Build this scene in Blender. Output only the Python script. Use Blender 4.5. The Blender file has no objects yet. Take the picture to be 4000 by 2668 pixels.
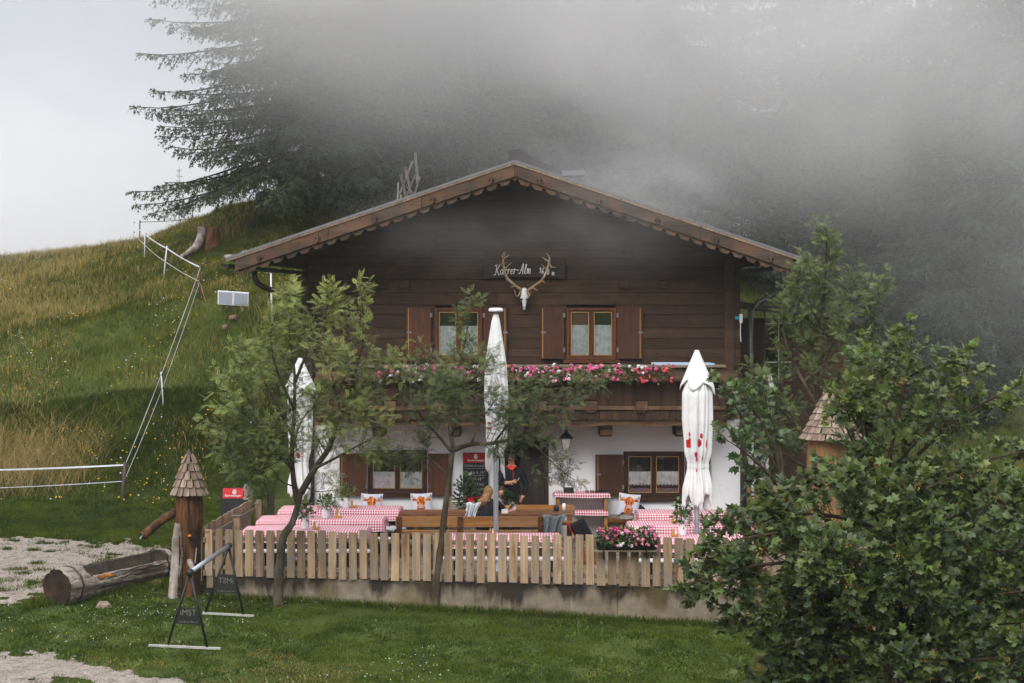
import bpy, bmesh, math, random
import numpy as np
from mathutils import Vector, Matrix, Euler

# ------------------------------------------------------------------ camera, sky, sun, exposure
SC = bpy.context.scene
COL = SC.collection
F_PX, HOR, CAMH = 7020.0, 1145.0, 4.9          # focal length and horizon row in photo pixels, eye height (m)
cam_d = bpy.data.cameras.new('camera'); cam = bpy.data.objects.new('camera', cam_d); COL.objects.link(cam)
cam.location = (0, 0, CAMH); cam.rotation_euler = (math.radians(90), 0, 0)
cam_d.sensor_width = 36.0; cam_d.lens = F_PX / 4000.0 * 36.0
cam_d.shift_y = -(1334.0 - HOR) / 4000.0
cam_d.clip_start = 0.5; cam_d.clip_end = 2000
SC.camera = cam

SUN_EL, SUN_AZ = math.radians(42), math.radians(200)     # soft sun behind the cloud, behind and left of the viewer
world = bpy.data.worlds.new('World'); SC.world = world; world.use_nodes = True
nt = world.node_tree; nt.nodes.clear()
w_out = nt.nodes.new('ShaderNodeOutputWorld'); w_bg = nt.nodes.new('ShaderNodeBackground')
w_sky = nt.nodes.new('ShaderNodeTexSky'); w_sky.sky_type = 'NISHITA'; w_sky.sun_disc = False
w_sky.sun_elevation = SUN_EL; w_sky.sun_rotation = SUN_AZ
w_sky.air_density = 1.0; w_sky.dust_density = 6.0
w_hs = nt.nodes.new('ShaderNodeHueSaturation'); w_hs.inputs['Saturation'].default_value = 0.25; w_hs.inputs['Value'].default_value = 1.0
nt.links.new(w_sky.outputs[0], w_hs.inputs['Color'])
w_tc = nt.nodes.new('ShaderNodeTexCoord'); w_sep = nt.nodes.new('ShaderNodeSeparateXYZ')
nt.links.new(w_tc.outputs['Generated'], w_sep.inputs[0])
# overcast sky: brighter towards the zenith, the same all round
w_mr = nt.nodes.new('ShaderNodeMapRange'); w_mr.inputs[1].default_value = 0; w_mr.inputs[2].default_value = 1
w_mr.inputs[3].default_value = 3.35; w_mr.inputs[4].default_value = 16.5
w_pow = nt.nodes.new('ShaderNodeMath'); w_pow.operation = 'POWER'; w_pow.inputs[1].default_value = 1.5; w_pow.use_clamp = True
w_max = nt.nodes.new('ShaderNodeMath'); w_max.operation = 'MAXIMUM'; w_max.inputs[1].default_value = 0.0
nt.links.new(w_sep.outputs['Z'], w_max.inputs[0]); nt.links.new(w_max.outputs[0], w_pow.inputs[0]); nt.links.new(w_pow.outputs[0], w_mr.inputs[0])
w_col = nt.nodes.new('ShaderNodeVectorMath'); w_col.operation = 'SCALE'; w_col.inputs[0].default_value = (0.93, 0.975, 1.085)
nt.links.new(w_mr.outputs[0], w_col.inputs['Scale'])
w_mix = nt.nodes.new('ShaderNodeMix'); w_mix.data_type = 'RGBA'; w_mix.inputs[0].default_value = 0.93
nt.links.new(w_hs.outputs[0], w_mix.inputs[6]); nt.links.new(w_col.outputs[0], w_mix.inputs[7])
nt.links.new(w_mix.outputs[2], w_bg.inputs['Color']); w_bg.inputs['Strength'].default_value = 0.10
nt.links.new(w_bg.outputs[0], w_out.inputs[0])

sun_d = bpy.data.lights.new('sun', 'SUN'); sun_d.energy = 1.5; sun_d.angle = math.radians(35); sun_d.color = (1.0, 0.965, 0.91)
sun = bpy.data.objects.new('sun', sun_d); COL.objects.link(sun)
sun.location = (-8, -5, 40)
_sd = Vector((math.sin(SUN_AZ) * math.cos(SUN_EL), math.cos(SUN_AZ) * math.cos(SUN_EL), math.sin(SUN_EL)))
sun.rotation_euler = (-_sd).to_track_quat('-Z', 'Y').to_euler()

vs = SC.view_settings
vs.view_transform = 'Standard'; vs.look = 'None'; vs.exposure = 0.68; vs.gamma = 1.0; vs.use_curve_mapping = False
SC.render.engine = 'CYCLES'
cy = SC.cycles
cy.use_denoising = True
cy.max_bounces = 6; cy.diffuse_bounces = 3; cy.glossy_bounces = 3; cy.transmission_bounces = 4; cy.transparent_max_bounces = 8
cy.volume_bounces = 3; cy.volume_step_rate = 1.0; cy.volume_max_steps = 128
cy.sample_clamp_indirect = 6.0
cy.use_adaptive_sampling = True; cy.adaptive_threshold = 0.03

# ------------------------------------------------------------------ pixel <-> place
def PX(px, D): return (px - 2000.0) * D / F_PX
def PZ(py, D): return CAMH - (py - HOR) * D / F_PX
def P(px, py, D): return Vector((PX(px, D), D, PZ(py, D)))

# ------------------------------------------------------------------ scene tree helpers
def _root_loc(o): return o.location
def link(o, parent=None):
    COL.objects.link(o)
    if parent is not None:
        o.parent = parent
        if parent.get('_w'):
            o.matrix_parent_inverse = Matrix.Translation(-Vector(parent.location))
    return o
def tag(o, label=None, cat=None, group=None, kind=None):
    if label: o['label'] = label
    if cat: o['category'] = cat
    if group: o['group'] = group
    if kind: o['kind'] = kind
    return o
def thing(name, label, cat, loc=(0, 0, 0), group=None, rz=0.0, world=False):
    o = bpy.data.objects.new(name, None); o.empty_display_size = 0.1
    o.location = loc; o.rotation_euler = (0, 0, rz)
    COL.objects.link(o); tag(o, label, cat, group)
    if world: o['_w'] = 1          # its parts are given in place, not relative to the base
    return o
def kids(o): return [c for c in bpy.data.objects if c.parent == o]
def copy_thing(o, loc, rz=0.0, label=None, group=None, tree=None, scale=None):
    """a copy of a thing with copies of its parts and sub-parts; tree is its list of (part, parent)"""
    r = o.copy(); COL.objects.link(r); r.location = loc; r.rotation_euler = (0, 0, rz)
    if scale: r.scale = (scale,) * 3 if isinstance(scale, (int, float)) else scale
    if label: r['label'] = label
    if group: r['group'] = group
    new = {o: r}
    for ch in tree:
        c = ch.copy(); COL.objects.link(c); c.parent = new[ch.parent]; new[ch] = c
    return r
def descendants(o):
    out = []
    for c in o.children:
        out.append(c); out += descendants(c)
    return out

class MB:
    """collects the faces of one mesh"""
    def __init__(s): s.v = []; s.f = []; s.m = []; s.mi = 0
    def add(s, vs_, fs):
        n = len(s.v); s.v += [tuple(p) for p in vs_]
        s.f += [tuple(i + n for i in f) for f in fs]; s.m += [s.mi] * len(fs)
        return s
    def box(s, x0, x1, y0, y1, z0, z1, rot=None, piv=None):
        vs_ = [Vector((x, y, z)) for z in (z0, z1) for y in (y0, y1) for x in (x0, x1)]
        if rot is not None:
            piv = Vector(piv) if piv is not None else Vector(((x0+x1)/2, (y0+y1)/2, (z0+z1)/2))
            vs_ = [rot @ (p - piv) + piv for p in vs_]
        return s.add(vs_, [(0,2,3,1), (4,5,7,6), (0,1,5,4), (2,6,7,3), (0,4,6,2), (1,3,7,5)])
    def cbox(s, c, sx, sy, sz, rot=None):
        x, y, z = c
        return s.box(x-sx/2, x+sx/2, y-sy/2, y+sy/2, z-sz/2, z+sz/2, rot)
    def beam(s, a, b, w, h, up=(0, 0, 1)):
        """a straight bar from a to b, w wide, h high"""
        a = Vector(a); b = Vector(b); d = (b - a).normalized(); u = Vector(up)
        if abs(d.dot(u)) > 0.95: u = Vector((0, 1, 0))
        r = d.cross(u).normalized(); u = r.cross(d)
        vs_ = [p + r*sx*w/2 + u*sz*h/2 for p in (a, b) for sx, sz in ((-1,-1), (1,-1), (1,1), (-1,1))]
        return s.add(vs_, [(0,1,2,3), (7,6,5,4), (0,4,5,1), (1,5,6,2), (2,6,7,3), (3,7,4,0)])
    def tube(s, pts, rad, n=6, cap=True, jit=0.0, rng=None):
        pts = [Vector(p) for p in pts]
        if not hasattr(rad, '__len__'): rad = [rad] * len(pts)
        ref = Vector((0.31, 0.17, 0.93)); vs_ = []; fs = []
        for i, p in enumerate(pts):
            d = (pts[min(i+1, len(pts)-1)] - pts[max(i-1, 0)])
            d = d.normalized() if d.length > 1e-9 else Vector((0, 0, 1))
            r = d.cross(ref)
            if r.length < 0.1: r = d.cross(Vector((1, 0, 0)))
            r.normalize(); u = r.cross(d)
            for k in range(n):
                a = 2*math.pi*k/n; rr = rad[i]
                if jit: rr *= 1 + jit * (rng.random()*2 - 1)
                vs_.append(p + r*math.cos(a)*rr + u*math.sin(a)*rr)
        for i in range(len(pts)-1):
            for k in range(n):
                k2 = (k+1) % n
                fs.append((i*n+k, i*n+k2, (i+1)*n+k2, (i+1)*n+k))
        if cap:
            fs.append(tuple(range(n-1, -1, -1))); fs.append(tuple((len(pts)-1)*n + k for k in range(n)))
        return s.add(vs_, fs)
    def lathe(s, prof, c=(0, 0, 0), n=16, cap=True):
        cx, cy_, cz = c; vs_ = []; fs = []
        for r, z in prof:
            for k in range(n):
                a = 2*math.pi*k/n; vs_.append((cx + r*math.cos(a), cy_ + r*math.sin(a), cz + z))
        for i in range(len(prof)-1):
            for k in range(n):
                k2 = (k+1) % n; fs.append((i*n+k, i*n+k2, (i+1)*n+k2, (i+1)*n+k))
        if cap:
            fs.append(tuple(range(n-1, -1, -1))); fs.append(tuple((len(prof)-1)*n+k for k in range(n)))
        return s.add(vs_, fs)
    def prism(s, poly, y0, y1, axis='y'):
        """a flat outline (x,z) given thickness from y0 to y1 (axis x: outline is (y,z))"""
        n = len(poly)
        if axis == 'y': vs_ = [(x, y0, z) for x, z in poly] + [(x, y1, z) for x, z in poly]
        elif axis == 'x': vs_ = [(y0, x, z) for x, z in poly] + [(y1, x, z) for x, z in poly]
        else: vs_ = [(x, z, y0) for x, z in poly] + [(x, z, y1) for x, z in poly]
        fs = [tuple(range(n)), tuple(range(2*n-1, n-1, -1))] + [(i, i+n, (i+1) % n + n, (i+1) % n) for i in range(n)]
        return s.add(vs_, fs)
    def strip(s, xs, zt, zb, y0, y1):
        """a board whose upper edge is zt(x) and lower edge zb(x): quads in columns, so concave edges stay clean"""
        vs_ = []; fs = []
        for x in xs:
            a, b = zt(x), zb(x)
            vs_ += [(x, y0, b), (x, y0, a), (x, y1, b), (x, y1, a)]
        for i in range(len(xs)-1):
            o = 4*i; p = o+4
            fs += [(o, p, p+1, o+1), (o+2, o+3, p+3, p+2), (o+1, p+1, p+3, o+3), (o, o+2, p+2, p)]
        e = 4*(len(xs)-1)
        fs += [(0, 1, 3, 2), (e, e+2, e+3, e+1)]
        return s.add(vs_, fs)
    def grid(s, fn, nu, nv, close_u=False):
        vs_ = [fn(i/(nu if close_u else nu-1), j/(nv-1)) for j in range(nv) for i in range(nu)]
        fs = []
        for j in range(nv-1):
            for i in range(nu if close_u else nu-1):
                i2 = (i+1) % nu; fs.append((j*nu+i, j*nu+i2, (j+1)*nu+i2, (j+1)*nu+i))
        return s.add(vs_, fs)
    def mesh(s, name, mats=None, smooth=False):
        me = bpy.data.meshes.new(name); me.from_pydata(s.v, [], s.f)
        if mats:
            for m in (mats if isinstance(mats, (list, tuple)) else [mats]): me.materials.append(m)
            if any(s.m): me.polygons.foreach_set('material_index', s.m)
        if smooth: me.polygons.foreach_set('use_smooth', [True] * len(s.f))
        me.update()
        bm = bmesh.new(); bm.from_mesh(me); bmesh.ops.recalc_face_normals(bm, faces=bm.faces); bm.to_mesh(me); bm.free()
        return me
    def build(s, name, mats, parent=None, smooth=False, bevel=0.0):
        o = bpy.data.objects.new(name, s.mesh(name, mats, smooth)); link(o, parent)
        if bevel:
            b = o.modifiers.new('edge', 'BEVEL'); b.width = bevel; b.segments = 1; b.limit_method = 'ANGLE'; b.angle_limit = 0.7
        return o
def put(me, name, parent, loc=(0, 0, 0), rot=(0, 0, 0), scale=(1, 1, 1)):
    """one more object that shares mesh me"""
    o = bpy.data.objects.new(name, me); link(o, parent)
    o.location = loc; o.rotation_euler = rot; o.scale = scale
    return o

def np_mesh(name, verts, faces_n, loops, mat, cols=None, smooth=False):
    """fast mesh: verts (n,3), faces_n vertex count of each face, loops flat indices, cols (n,3) linear colour per vertex"""
    me = bpy.data.meshes.new(name)
    verts = np.asarray(verts, np.float32); loops = np.asarray(loops, np.int32); faces_n = np.asarray(faces_n, np.int32)
    me.vertices.add(len(verts)); me.vertices.foreach_set('co', verts.ravel())
    me.loops.add(len(loops)); me.loops.foreach_set('vertex_index', loops)
    me.polygons.add(len(faces_n)); st = np.zeros(len(faces_n), np.int32); st[1:] = np.cumsum(faces_n)[:-1]
    me.polygons.foreach_set('loop_start', st)
    if smooth: me.polygons.foreach_set('use_smooth', np.ones(len(faces_n), bool))
    if cols is not None:
        a = me.color_attributes.new('col', 'FLOAT_COLOR', 'POINT')
        c4 = np.ones((len(verts), 4), np.float32); c4[:, :3] = cols; a.data.foreach_set('color', c4.ravel())
    for m in (mat if isinstance(mat, (list, tuple)) else [mat]): me.materials.append(m)
    me.update(calc_edges=True)
    return me

def text_mesh(name, txt, size, mat, extrude=0.002, align='CENTER', shear=0.0, bold=0.0):
    cu = bpy.data.curves.new(name, 'FONT'); cu.body = txt; cu.size = size; cu.align_x = align; cu.align_y = 'CENTER'
    cu.extrude = extrude; cu.shear = shear; cu.offset = bold; cu.resolution_u = 3
    o = bpy.data.objects.new(name, cu); COL.objects.link(o)
    dg = bpy.context.evaluated_depsgraph_get(); me = bpy.data.meshes.new_from_object(o.evaluated_get(dg))
    bpy.data.objects.remove(o); bpy.data.curves.remove(cu)
    me.name = name; me.materials.clear(); me.materials.append(mat)
    return me

# ------------------------------------------------------------------ materials
def srgb(r, g, b):
    def c(u):
        u /= 255.0
        return u/12.92 if u <= 0.04045 else ((u+0.055)/1.055)**2.4
    return (c(r), c(g), c(b))
class NT:
    def __init__(s, name):
        s.m = bpy.data.materials.new(name); s.m.use_nodes = True; s.t = s.m.node_tree
        s.b = s.t.nodes['Principled BSDF']; s.out = s.t.nodes['Material Output']
    def n(s, typ, **kw):
        nd = s.t.nodes.new(typ)
        for k, v in kw.items(): setattr(nd, k, v)
        return nd
    def l(s, a, b): s.t.links.new(a, b)
    def math(s, op, a, b=None, clamp=False):
        nd = s.n('ShaderNodeMath', operation=op, use_clamp=clamp)
        for i, v in enumerate((a, b)):
            if v is None: continue
            if isinstance(v, (int, float)): nd.inputs[i].default_value = v
            else: s.l(v, nd.inputs[i])
        return nd.outputs[0]
    def mix(s, fac, a, b, blend='MIX'):
        nd = s.n('ShaderNodeMix', data_type='RGBA', blend_type=blend)
        for i, v in ((0, fac), (6, a), (7, b)):
            if isinstance(v, (int, float)): nd.inputs[i].default_value = v
            elif isinstance(v, tuple): nd.inputs[i].default_value = v + (1,) if len(v) == 3 else v
            else: s.l(v, nd.inputs[i])
        return nd.outputs[2]
    def noise(s, vec, scale, detail=4, rough=0.6, dist=0.0):
        nd = s.n('ShaderNodeTexNoise'); nd.inputs['Scale'].default_value = scale; nd.inputs['Detail'].default_value = detail
        nd.inputs['Roughness'].default_value = rough; nd.inputs['Distortion'].default_value = dist
        if vec is not None: s.l(vec, nd.inputs['Vector'])
        return nd.outputs['Fac']
    def ramp(s, fac, stops):
        nd = s.n('ShaderNodeValToRGB'); cr = nd.color_ramp
        while len(cr.elements) < len(stops): cr.elements.new(0.5)
        for e, (p, c) in zip(cr.elements, stops):
            e.position = p; e.color = (c, c, c, 1) if isinstance(c, (int, float)) else tuple(c) + (1,)
        s.l(fac, nd.inputs[0]); return nd.outputs[0]
    def coords(s, scale=(1, 1, 1), kind='Object', rand=True):
        tc = s.n('ShaderNodeTexCoord'); mp = s.n('ShaderNodeMapping'); mp.inputs['Scale'].default_value = scale
        src = tc.outputs[kind]
        if rand:
            oi = s.n('ShaderNodeObjectInfo'); ad = s.n('ShaderNodeVectorMath', operation='ADD'); sc_ = s.math('MULTIPLY', oi.outputs['Random'], 37.0)
            cm = s.n('ShaderNodeCombineXYZ'); s.l(sc_, cm.inputs[0]); s.l(sc_, cm.inputs[1]); s.l(sc_, cm.inputs[2])
            s.l(src, ad.inputs[0]); s.l(cm.outputs[0], ad.inputs[1]); src = ad.outputs[0]
        s.l(src, mp.inputs['Vector']); return mp.outputs[0]
    def bump(s, h, strength=0.3, dist=0.01):
        nd = s.n('ShaderNodeBump'); nd.inputs['Strength'].default_value = strength; nd.inputs['Distance'].default_value = dist
        s.l(h, nd.inputs['Height']); s.l(nd.outputs[0], s.b.inputs['Normal'])
    def base(s, c):
        if isinstance(c, tuple): s.b.inputs['Base Color'].default_value = c + (1,)
        else: s.l(c, s.b.inputs['Base Color'])
    def rough(s, r, spec=0.3):
        if isinstance(r, (int, float)): s.b.inputs['Roughness'].default_value = r
        else: s.l(r, s.b.inputs['Roughness'])
        s.b.inputs['Specular IOR Level'].default_value = spec

def m_plain(name, c, rough=0.6, spec=0.3, metal=0.0, var=0.12, scale=6.0, bump=0.0):
    t = NT(name); v = t.coords(); nz = t.noise(v, scale, 4)
    lo = tuple(x * (1 - var) for x in c); hi = tuple(min(1, x * (1 + var)) for x in c)
    t.base(t.ramp(nz, [(0.3, lo), (0.7, hi)])); t.rough(rough, spec); t.b.inputs['Metallic'].default_value = metal
    if bump: t.bump(t.noise(v, scale * 8, 3), bump, 0.004)
    return t.m
def m_wood(name, dark, light, axis='z', rough=0.75, fine=30.0, wear=None, wear_amt=0.5, streak=None, rand_v=0.35, bump=0.25, knots=True):
    """grained board: stretched noise along its grain, a tone of its own for each board, knots, weathered patches"""
    t = NT(name); st = 0.045
    sc_ = {'x': (st, 1, 1), 'y': (1, st, 1), 'z': (1, 1, st)}[axis]
    v = t.coords(sc_); v0 = t.coords((1, 1, 1))
    g = t.noise(v, fine, 6, 0.65, 0.6); g2 = t.noise(v, fine * 0.22, 3, 0.5, 1.2)
    f = t.math('ADD', t.math('MULTIPLY', g, 0.55), t.math('MULTIPLY', g2, 0.45))
    c = t.ramp(f, [(0.34, dark), (0.5, tuple((a*0.6+b*0.4) for a, b in zip(dark, light))), (0.66, light)])
    if streak:
        sc3 = {'x': (0.12, 1, 1), 'y': (1, 0.12, 1), 'z': (1, 1, 0.12)}[axis]
        sn = t.noise(t.coords(sc3), 5.0, 4, 0.6, 0.8)
        c = t.mix(t.ramp(sn, [(0.56, 0.0), (0.68, 0.85)]), c, streak)
    if wear:
        wn = t.noise(v0, 2.3, 5, 0.62); c = t.mix(t.math('MULTIPLY', t.ramp(wn, [(0.45, 0.0), (0.66, 1.0)]), wear_amt), c, wear)
    if knots:
        vk = t.n('ShaderNodeTexVoronoi'); vk.inputs['Scale'].default_value = 2.6
        sk = {'x': (0.55, 1, 1), 'y': (1, 0.55, 1), 'z': (1, 1, 0.55)}[axis]
        t.l(t.coords(sk), vk.inputs['Vector'])
        kf = t.ramp(vk.outputs['Distance'], [(0.03, 0.75), (0.075, 0.0)])
        c = t.mix(kf, c, tuple(x * 0.4 for x in dark))
    oi = t.n('ShaderNodeObjectInfo')
    val = t.math('ADD', t.math('MULTIPLY', oi.outputs['Random'], 2 * rand_v), 1 - rand_v)
    hs = t.n('ShaderNodeHueSaturation'); t.l(val, hs.inputs['Value']); t.l(c, hs.inputs['Color']); t.base(hs.outputs[0])
    t.rough(rough, 0.25); t.bump(f, bump, 0.006)
    return t.m
def m_weathered_trunk():
    t = NT('gnarled_trunk_wood'); vz = t.coords((1, 1, 0.16)); v = t.coords()
    a = t.noise(vz, 4.2, 6, 0.68, 1.0); b = t.noise(t.coords((1, 1, 0.05)), 26, 5, 0.65); e = t.noise(v, 2.6, 4)
    c = t.ramp(t.math('ADD', t.math('MULTIPLY', a, 0.7), t.math('MULTIPLY', e, 0.3)), [(0.36, srgb(30, 23, 19)), (0.45, srgb(62, 42, 30)), (0.53, srgb(118, 76, 42)), (0.60, srgb(78, 56, 40)), (0.70, srgb(140, 126, 110))])
    c = t.mix(t.ramp(b, [(0.35, 0.6), (0.6, 0.0)]), c, srgb(36, 26, 20)); t.base(c); t.rough(0.75, 0.25); t.bump(t.math('ADD', a, b), 0.9, 0.03); return t.m
def m_leaf(name, rough=0.45, trans=0.25, spec=0.4, bright=1.0):
    """foliage coloured leaf by leaf through the mesh's own colour attribute"""
    t = NT(name); at = t.n('ShaderNodeAttribute', attribute_name='col'); oi = t.n('ShaderNodeObjectInfo')
    hs = t.n('ShaderNodeHueSaturation'); t.l(at.outputs['Color'], hs.inputs['Color'])
    t.l(t.math('ADD', t.math('MULTIPLY', oi.outputs['Random'], 0.3 * bright), 0.85 * bright), hs.inputs['Value'])
    t.base(hs.outputs[0]); t.rough(rough, spec)
    tr = t.n('ShaderNodeBsdfTranslucent'); t.l(hs.outputs[0], tr.inputs['Color'])
    mx = t.n('ShaderNodeMixShader'); mx.inputs[0].default_value = trans
    t.l(t.b.outputs[0], mx.inputs[1]); t.l(tr.outputs[0], mx.inputs[2]); t.l(mx.outputs[0], t.out.inputs['Surface'])
    return t.m

M = {}
M['log_dark'] = m_wood('dark_log_wood', srgb(46, 35, 27), srgb(76, 58, 45), 'x', 0.8, 30, wear=srgb(92, 66, 48), wear_amt=0.4, rand_v=0.2, bump=0.4, knots=True)
M['barge'] = m_wood('weathered_barge_wood', srgb(52, 42, 36), srgb(94, 80, 68), 'x', 0.8, 26, wear=srgb(138, 92, 60), wear_amt=0.35, rand_v=0.18)
M['balcony'] = m_wood('brown_balcony_wood', srgb(40, 28, 20), srgb(84, 60, 42), 'z', 0.6, 22, wear=srgb(52, 36, 26), wear_amt=0.6, rand_v=0.3)
M['balcony_x'] = m_wood('brown_balcony_rail_wood', srgb(54, 39, 29), srgb(104, 78, 57), 'x', 0.65, 22, wear=srgb(140, 108, 78), wear_amt=0.5, rand_v=0.15)
M['shutter'] = m_wood('red_brown_shutter_wood', srgb(66, 40, 26), srgb(98, 60, 38), 'z', 0.55, 22, wear=srgb(54, 34, 24), wear_amt=0.5, rand_v=0.15, bump=0.15)
M['frame'] = m_wood('window_frame_wood', srgb(70, 38, 22), srgb(112, 66, 38), 'z', 0.5, 18, rand_v=0.1, bump=0.12, knots=False)
M['frame_dark'] = m_wood('dark_window_frame_wood', srgb(46, 28, 19), srgb(72, 44, 29), 'x', 0.5, 18, rand_v=0.1, bump=0.12, knots=False)
M['pane_bead'] = m_plain('pale_glazing_bead', srgb(176, 138, 84), 0.6)
M['picket'] = m_wood('weathered_picket_wood', srgb(112, 92, 71), srgb(190, 161, 127), 'z', 0.85, 24, wear=srgb(132, 122, 112), wear_amt=0.75, streak=srgb(116, 76, 44), rand_v=0.26, bump=0.4)
M['rail'] = m_wood('grey_rail_wood', srgb(92, 80, 66), srgb(150, 134, 112), 'x', 0.85, 22, wear=srgb(110, 104, 96), wear_amt=0.6, rand_v=0.15)
M['bench'] = m_wood('honey_bench_wood', srgb(128, 82, 38), srgb(186, 130, 68), 'x', 0.45, 20, wear=srgb(150, 130, 110), wear_amt=0.55, rand_v=0.1, bump=0.15)
M['bench_dark'] = m_wood('brown_table_wood', srgb(86, 52, 30), srgb(132, 84, 50), 'x', 0.45, 20, wear=srgb(150, 120, 96), wear_amt=0.4, rand_v=0.15)
M['grey_wood'] = m_wood('silver_grey_wood', srgb(96, 86, 76), srgb(176, 164, 150), 'x', 0.85, 18, wear=srgb(74, 52, 38), wear_amt=0.6, rand_v=0.1, bump=0.6)
M['trunk_post'] = m_wood('oiled_trunk_wood', srgb(58, 36, 22), srgb(150, 98, 52), 'z', 0.6, 7, wear=srgb(52, 40, 32), wear_amt=0.95, streak=srgb(44, 32, 26), rand_v=0.05, bump=0.4)
M['trunk_orange'] = m_wood('orange_trunk_wood', srgb(108, 78, 48), srgb(158, 120, 78), 'z', 0.6, 9, wear=srgb(96, 72, 50), wear_amt=0.5, rand_v=0.05, bump=0.3)
M['shingle'] = m_wood('grey_shingle_wood', srgb(92, 76, 64), srgb(168, 148, 130), 'z', 0.85, 30, wear=srgb(104, 80, 64), wear_amt=0.5, rand_v=0.25, bump=0.5, knots=False)
M['bleached'] = m_wood('bleached_bare_wood', srgb(128, 116, 104), srgb(204, 194, 184), 'z', 0.85, 14, wear=srgb(72, 50, 38), wear_amt=0.9, rand_v=0.05, bump=0.6, knots=False)
M['box_wood'] = m_wood('caddy_wood', srgb(168, 112, 56), srgb(206, 156, 92), 'x', 0.5, 16, rand_v=0.1, knots=False)
M['bark_grey'] = m_wood('rowan_bark', srgb(34, 27, 22), srgb(80, 68, 54), 'z', 0.9, 20, wear=srgb(120, 118, 96), wear_amt=0.45, streak=srgb(40, 32, 26), rand_v=0.1, bump=0.9, knots=False)
M['bark_dark'] = m_wood('spruce_bark', srgb(36, 29, 25), srgb(70, 58, 49), 'z', 0.9, 12, rand_v=0.2, bump=0.8, knots=False)
M['maple_bark'] = m_wood('maple_bark', srgb(42, 32, 26), srgb(84, 68, 54), 'z', 0.85, 14, rand_v=0.1, knots=False)

M['gnarled'] = m_weathered_trunk()
def m_plaster():
    t = NT('white_rough_plaster'); v = t.coords(rand=False)
    st = t.noise(t.coords((1, 1, 0.25), rand=False), 1.3, 5)
    c = t.mix(t.math('MULTIPLY', t.ramp(st, [(0.5, 0.0), (0.78, 1.0)]), 0.3), (0.80, 0.80, 0.81), (0.62, 0.58, 0.53))
    # splash dirt above the paving
    sp = t.n('ShaderNodeSeparateXYZ'); tc = t.n('ShaderNodeTexCoord'); t.l(tc.outputs['Object'], sp.inputs[0])
    zz = t.math('ADD', sp.outputs['Z'], t.math('MULTIPLY', t.noise(v, 2.5, 4), -0.35))
    mr = t.n('ShaderNodeMapRange'); mr.inputs[1].default_value = -0.1; mr.inputs[2].default_value = 0.18; mr.inputs[3].default_value = 0.5; mr.inputs[4].default_value = 0.0
    t.l(zz, mr.inputs[0]); c = t.mix(mr.outputs[0], c, srgb(150, 138, 124)); t.base(c); t.rough(0.9, 0.15)
    t.bump(t.math('ADD', t.noise(v, 38, 4, 0.7), t.noise(v, 9, 2)), 0.5, 0.014); return t.m
M['plaster'] = m_plaster()
def m_concrete():
    t = NT('stained_concrete'); v = t.coords(rand=False); vz = t.coords((1, 1, 0.3), rand=False)
    a = t.noise(v, 3.0, 6, 0.65); b = t.noise(vz, 1.9, 5, 0.6, 0.4)
    c = t.ramp(a, [(0.3, srgb(96, 86, 72)), (0.6, srgb(140, 128, 110)), (0.8, srgb(160, 150, 134))])
    sp = t.n('ShaderNodeSeparateXYZ'); tc = t.n('ShaderNodeTexCoord'); t.l(tc.outputs['Object'], sp.inputs[0])
    mr = t.n('ShaderNodeMapRange'); mr.inputs[1].default_value = -0.25; mr.inputs[2].default_value = 0.2; mr.inputs[3].default_value = -0.12; mr.inputs[4].default_value = 0.16
    t.l(sp.outputs['Z'], mr.inputs[0])
    f = t.math('ADD', b, mr.outputs[0])
    c = t.mix(t.ramp(f, [(0.46, 0.0), (0.60, 0.93)]), c, srgb(38, 33, 27))
    c = t.mix(t.ramp(t.noise(v, 1.1, 4), [(0.56, 0.0), (0.7, 0.6)]), c, srgb(108, 94, 58)); t.base(c); t.rough(0.9, 0.2)
    t.bump(t.noise(v, 22, 5, 0.7), 0.6, 0.02); return t.m
M['concrete'] = m_concrete()
def m_glass():
    t = NT('window_glass'); t.b.inputs['Base Color'].default_value = (0.9, 0.95, 0.93, 1); t.rough(0.03, 0.5)
    g = t.n('ShaderNodeBsdfGlossy'); g.inputs['Roughness'].default_value = 0.03
    tr = t.n('ShaderNodeBsdfTransparent'); tr.inputs['Color'].default_value = (0.93, 0.95, 0.94, 1)
    fr = t.n('ShaderNodeFresnel'); fr.inputs['IOR'].default_value = 1.5
    mx = t.n('ShaderNodeMixShader'); t.l(t.math('ADD', fr.outputs[0], 0.05), mx.inputs[0]); t.l(tr.outputs[0], mx.inputs[1]); t.l(g.outputs[0], mx.inputs[2])
    t.l(mx.outputs[0], t.out.inputs['Surface']); return t.m
M['glass'] = m_glass()
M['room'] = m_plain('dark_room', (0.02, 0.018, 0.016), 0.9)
M['tin_dark'] = m_plain('dark_brown_sheet_metal', srgb(48, 42, 40), 0.45, 0.5, 0.0, 0.15)
M['tin_grey'] = m_plain('grey_sheet_metal', srgb(120, 118, 122), 0.4, 0.5, 0.3)
M['black'] = m_plain('black_paint', (0.012, 0.012, 0.013), 0.5, 0.4)
M['black_cloth'] = m_plain('black_cloth', (0.016, 0.016, 0.018), 0.9, 0.1, 0, 0.3, 30, 0.3)
M['white'] = m_plain('white_paint', (0.78, 0.78, 0.79), 0.5)
M['white_tape'] = m_plain('white_tape', (0.72, 0.74, 0.76), 0.6)
M['canvas'] = m_plain('white_canvas', (0.74, 0.735, 0.72), 0.85, 0.15, 0, 0.1, 2.2, 0.25)
M['steel'] = m_plain('galvanised_steel', srgb(168, 170, 174), 0.35, 0.5, 0.6)
M['rack_foot'] = m_plain('pale_foot_bar', srgb(172, 168, 160), 0.5)
M['red'] = m_plain('red_print', srgb(190, 30, 34), 0.5)
M['dark_red'] = m_plain('dark_red_print', srgb(146, 16, 26), 0.5)
M['blue_print'] = m_plain('blue_print', srgb(34, 92, 140), 0.6)
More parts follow.
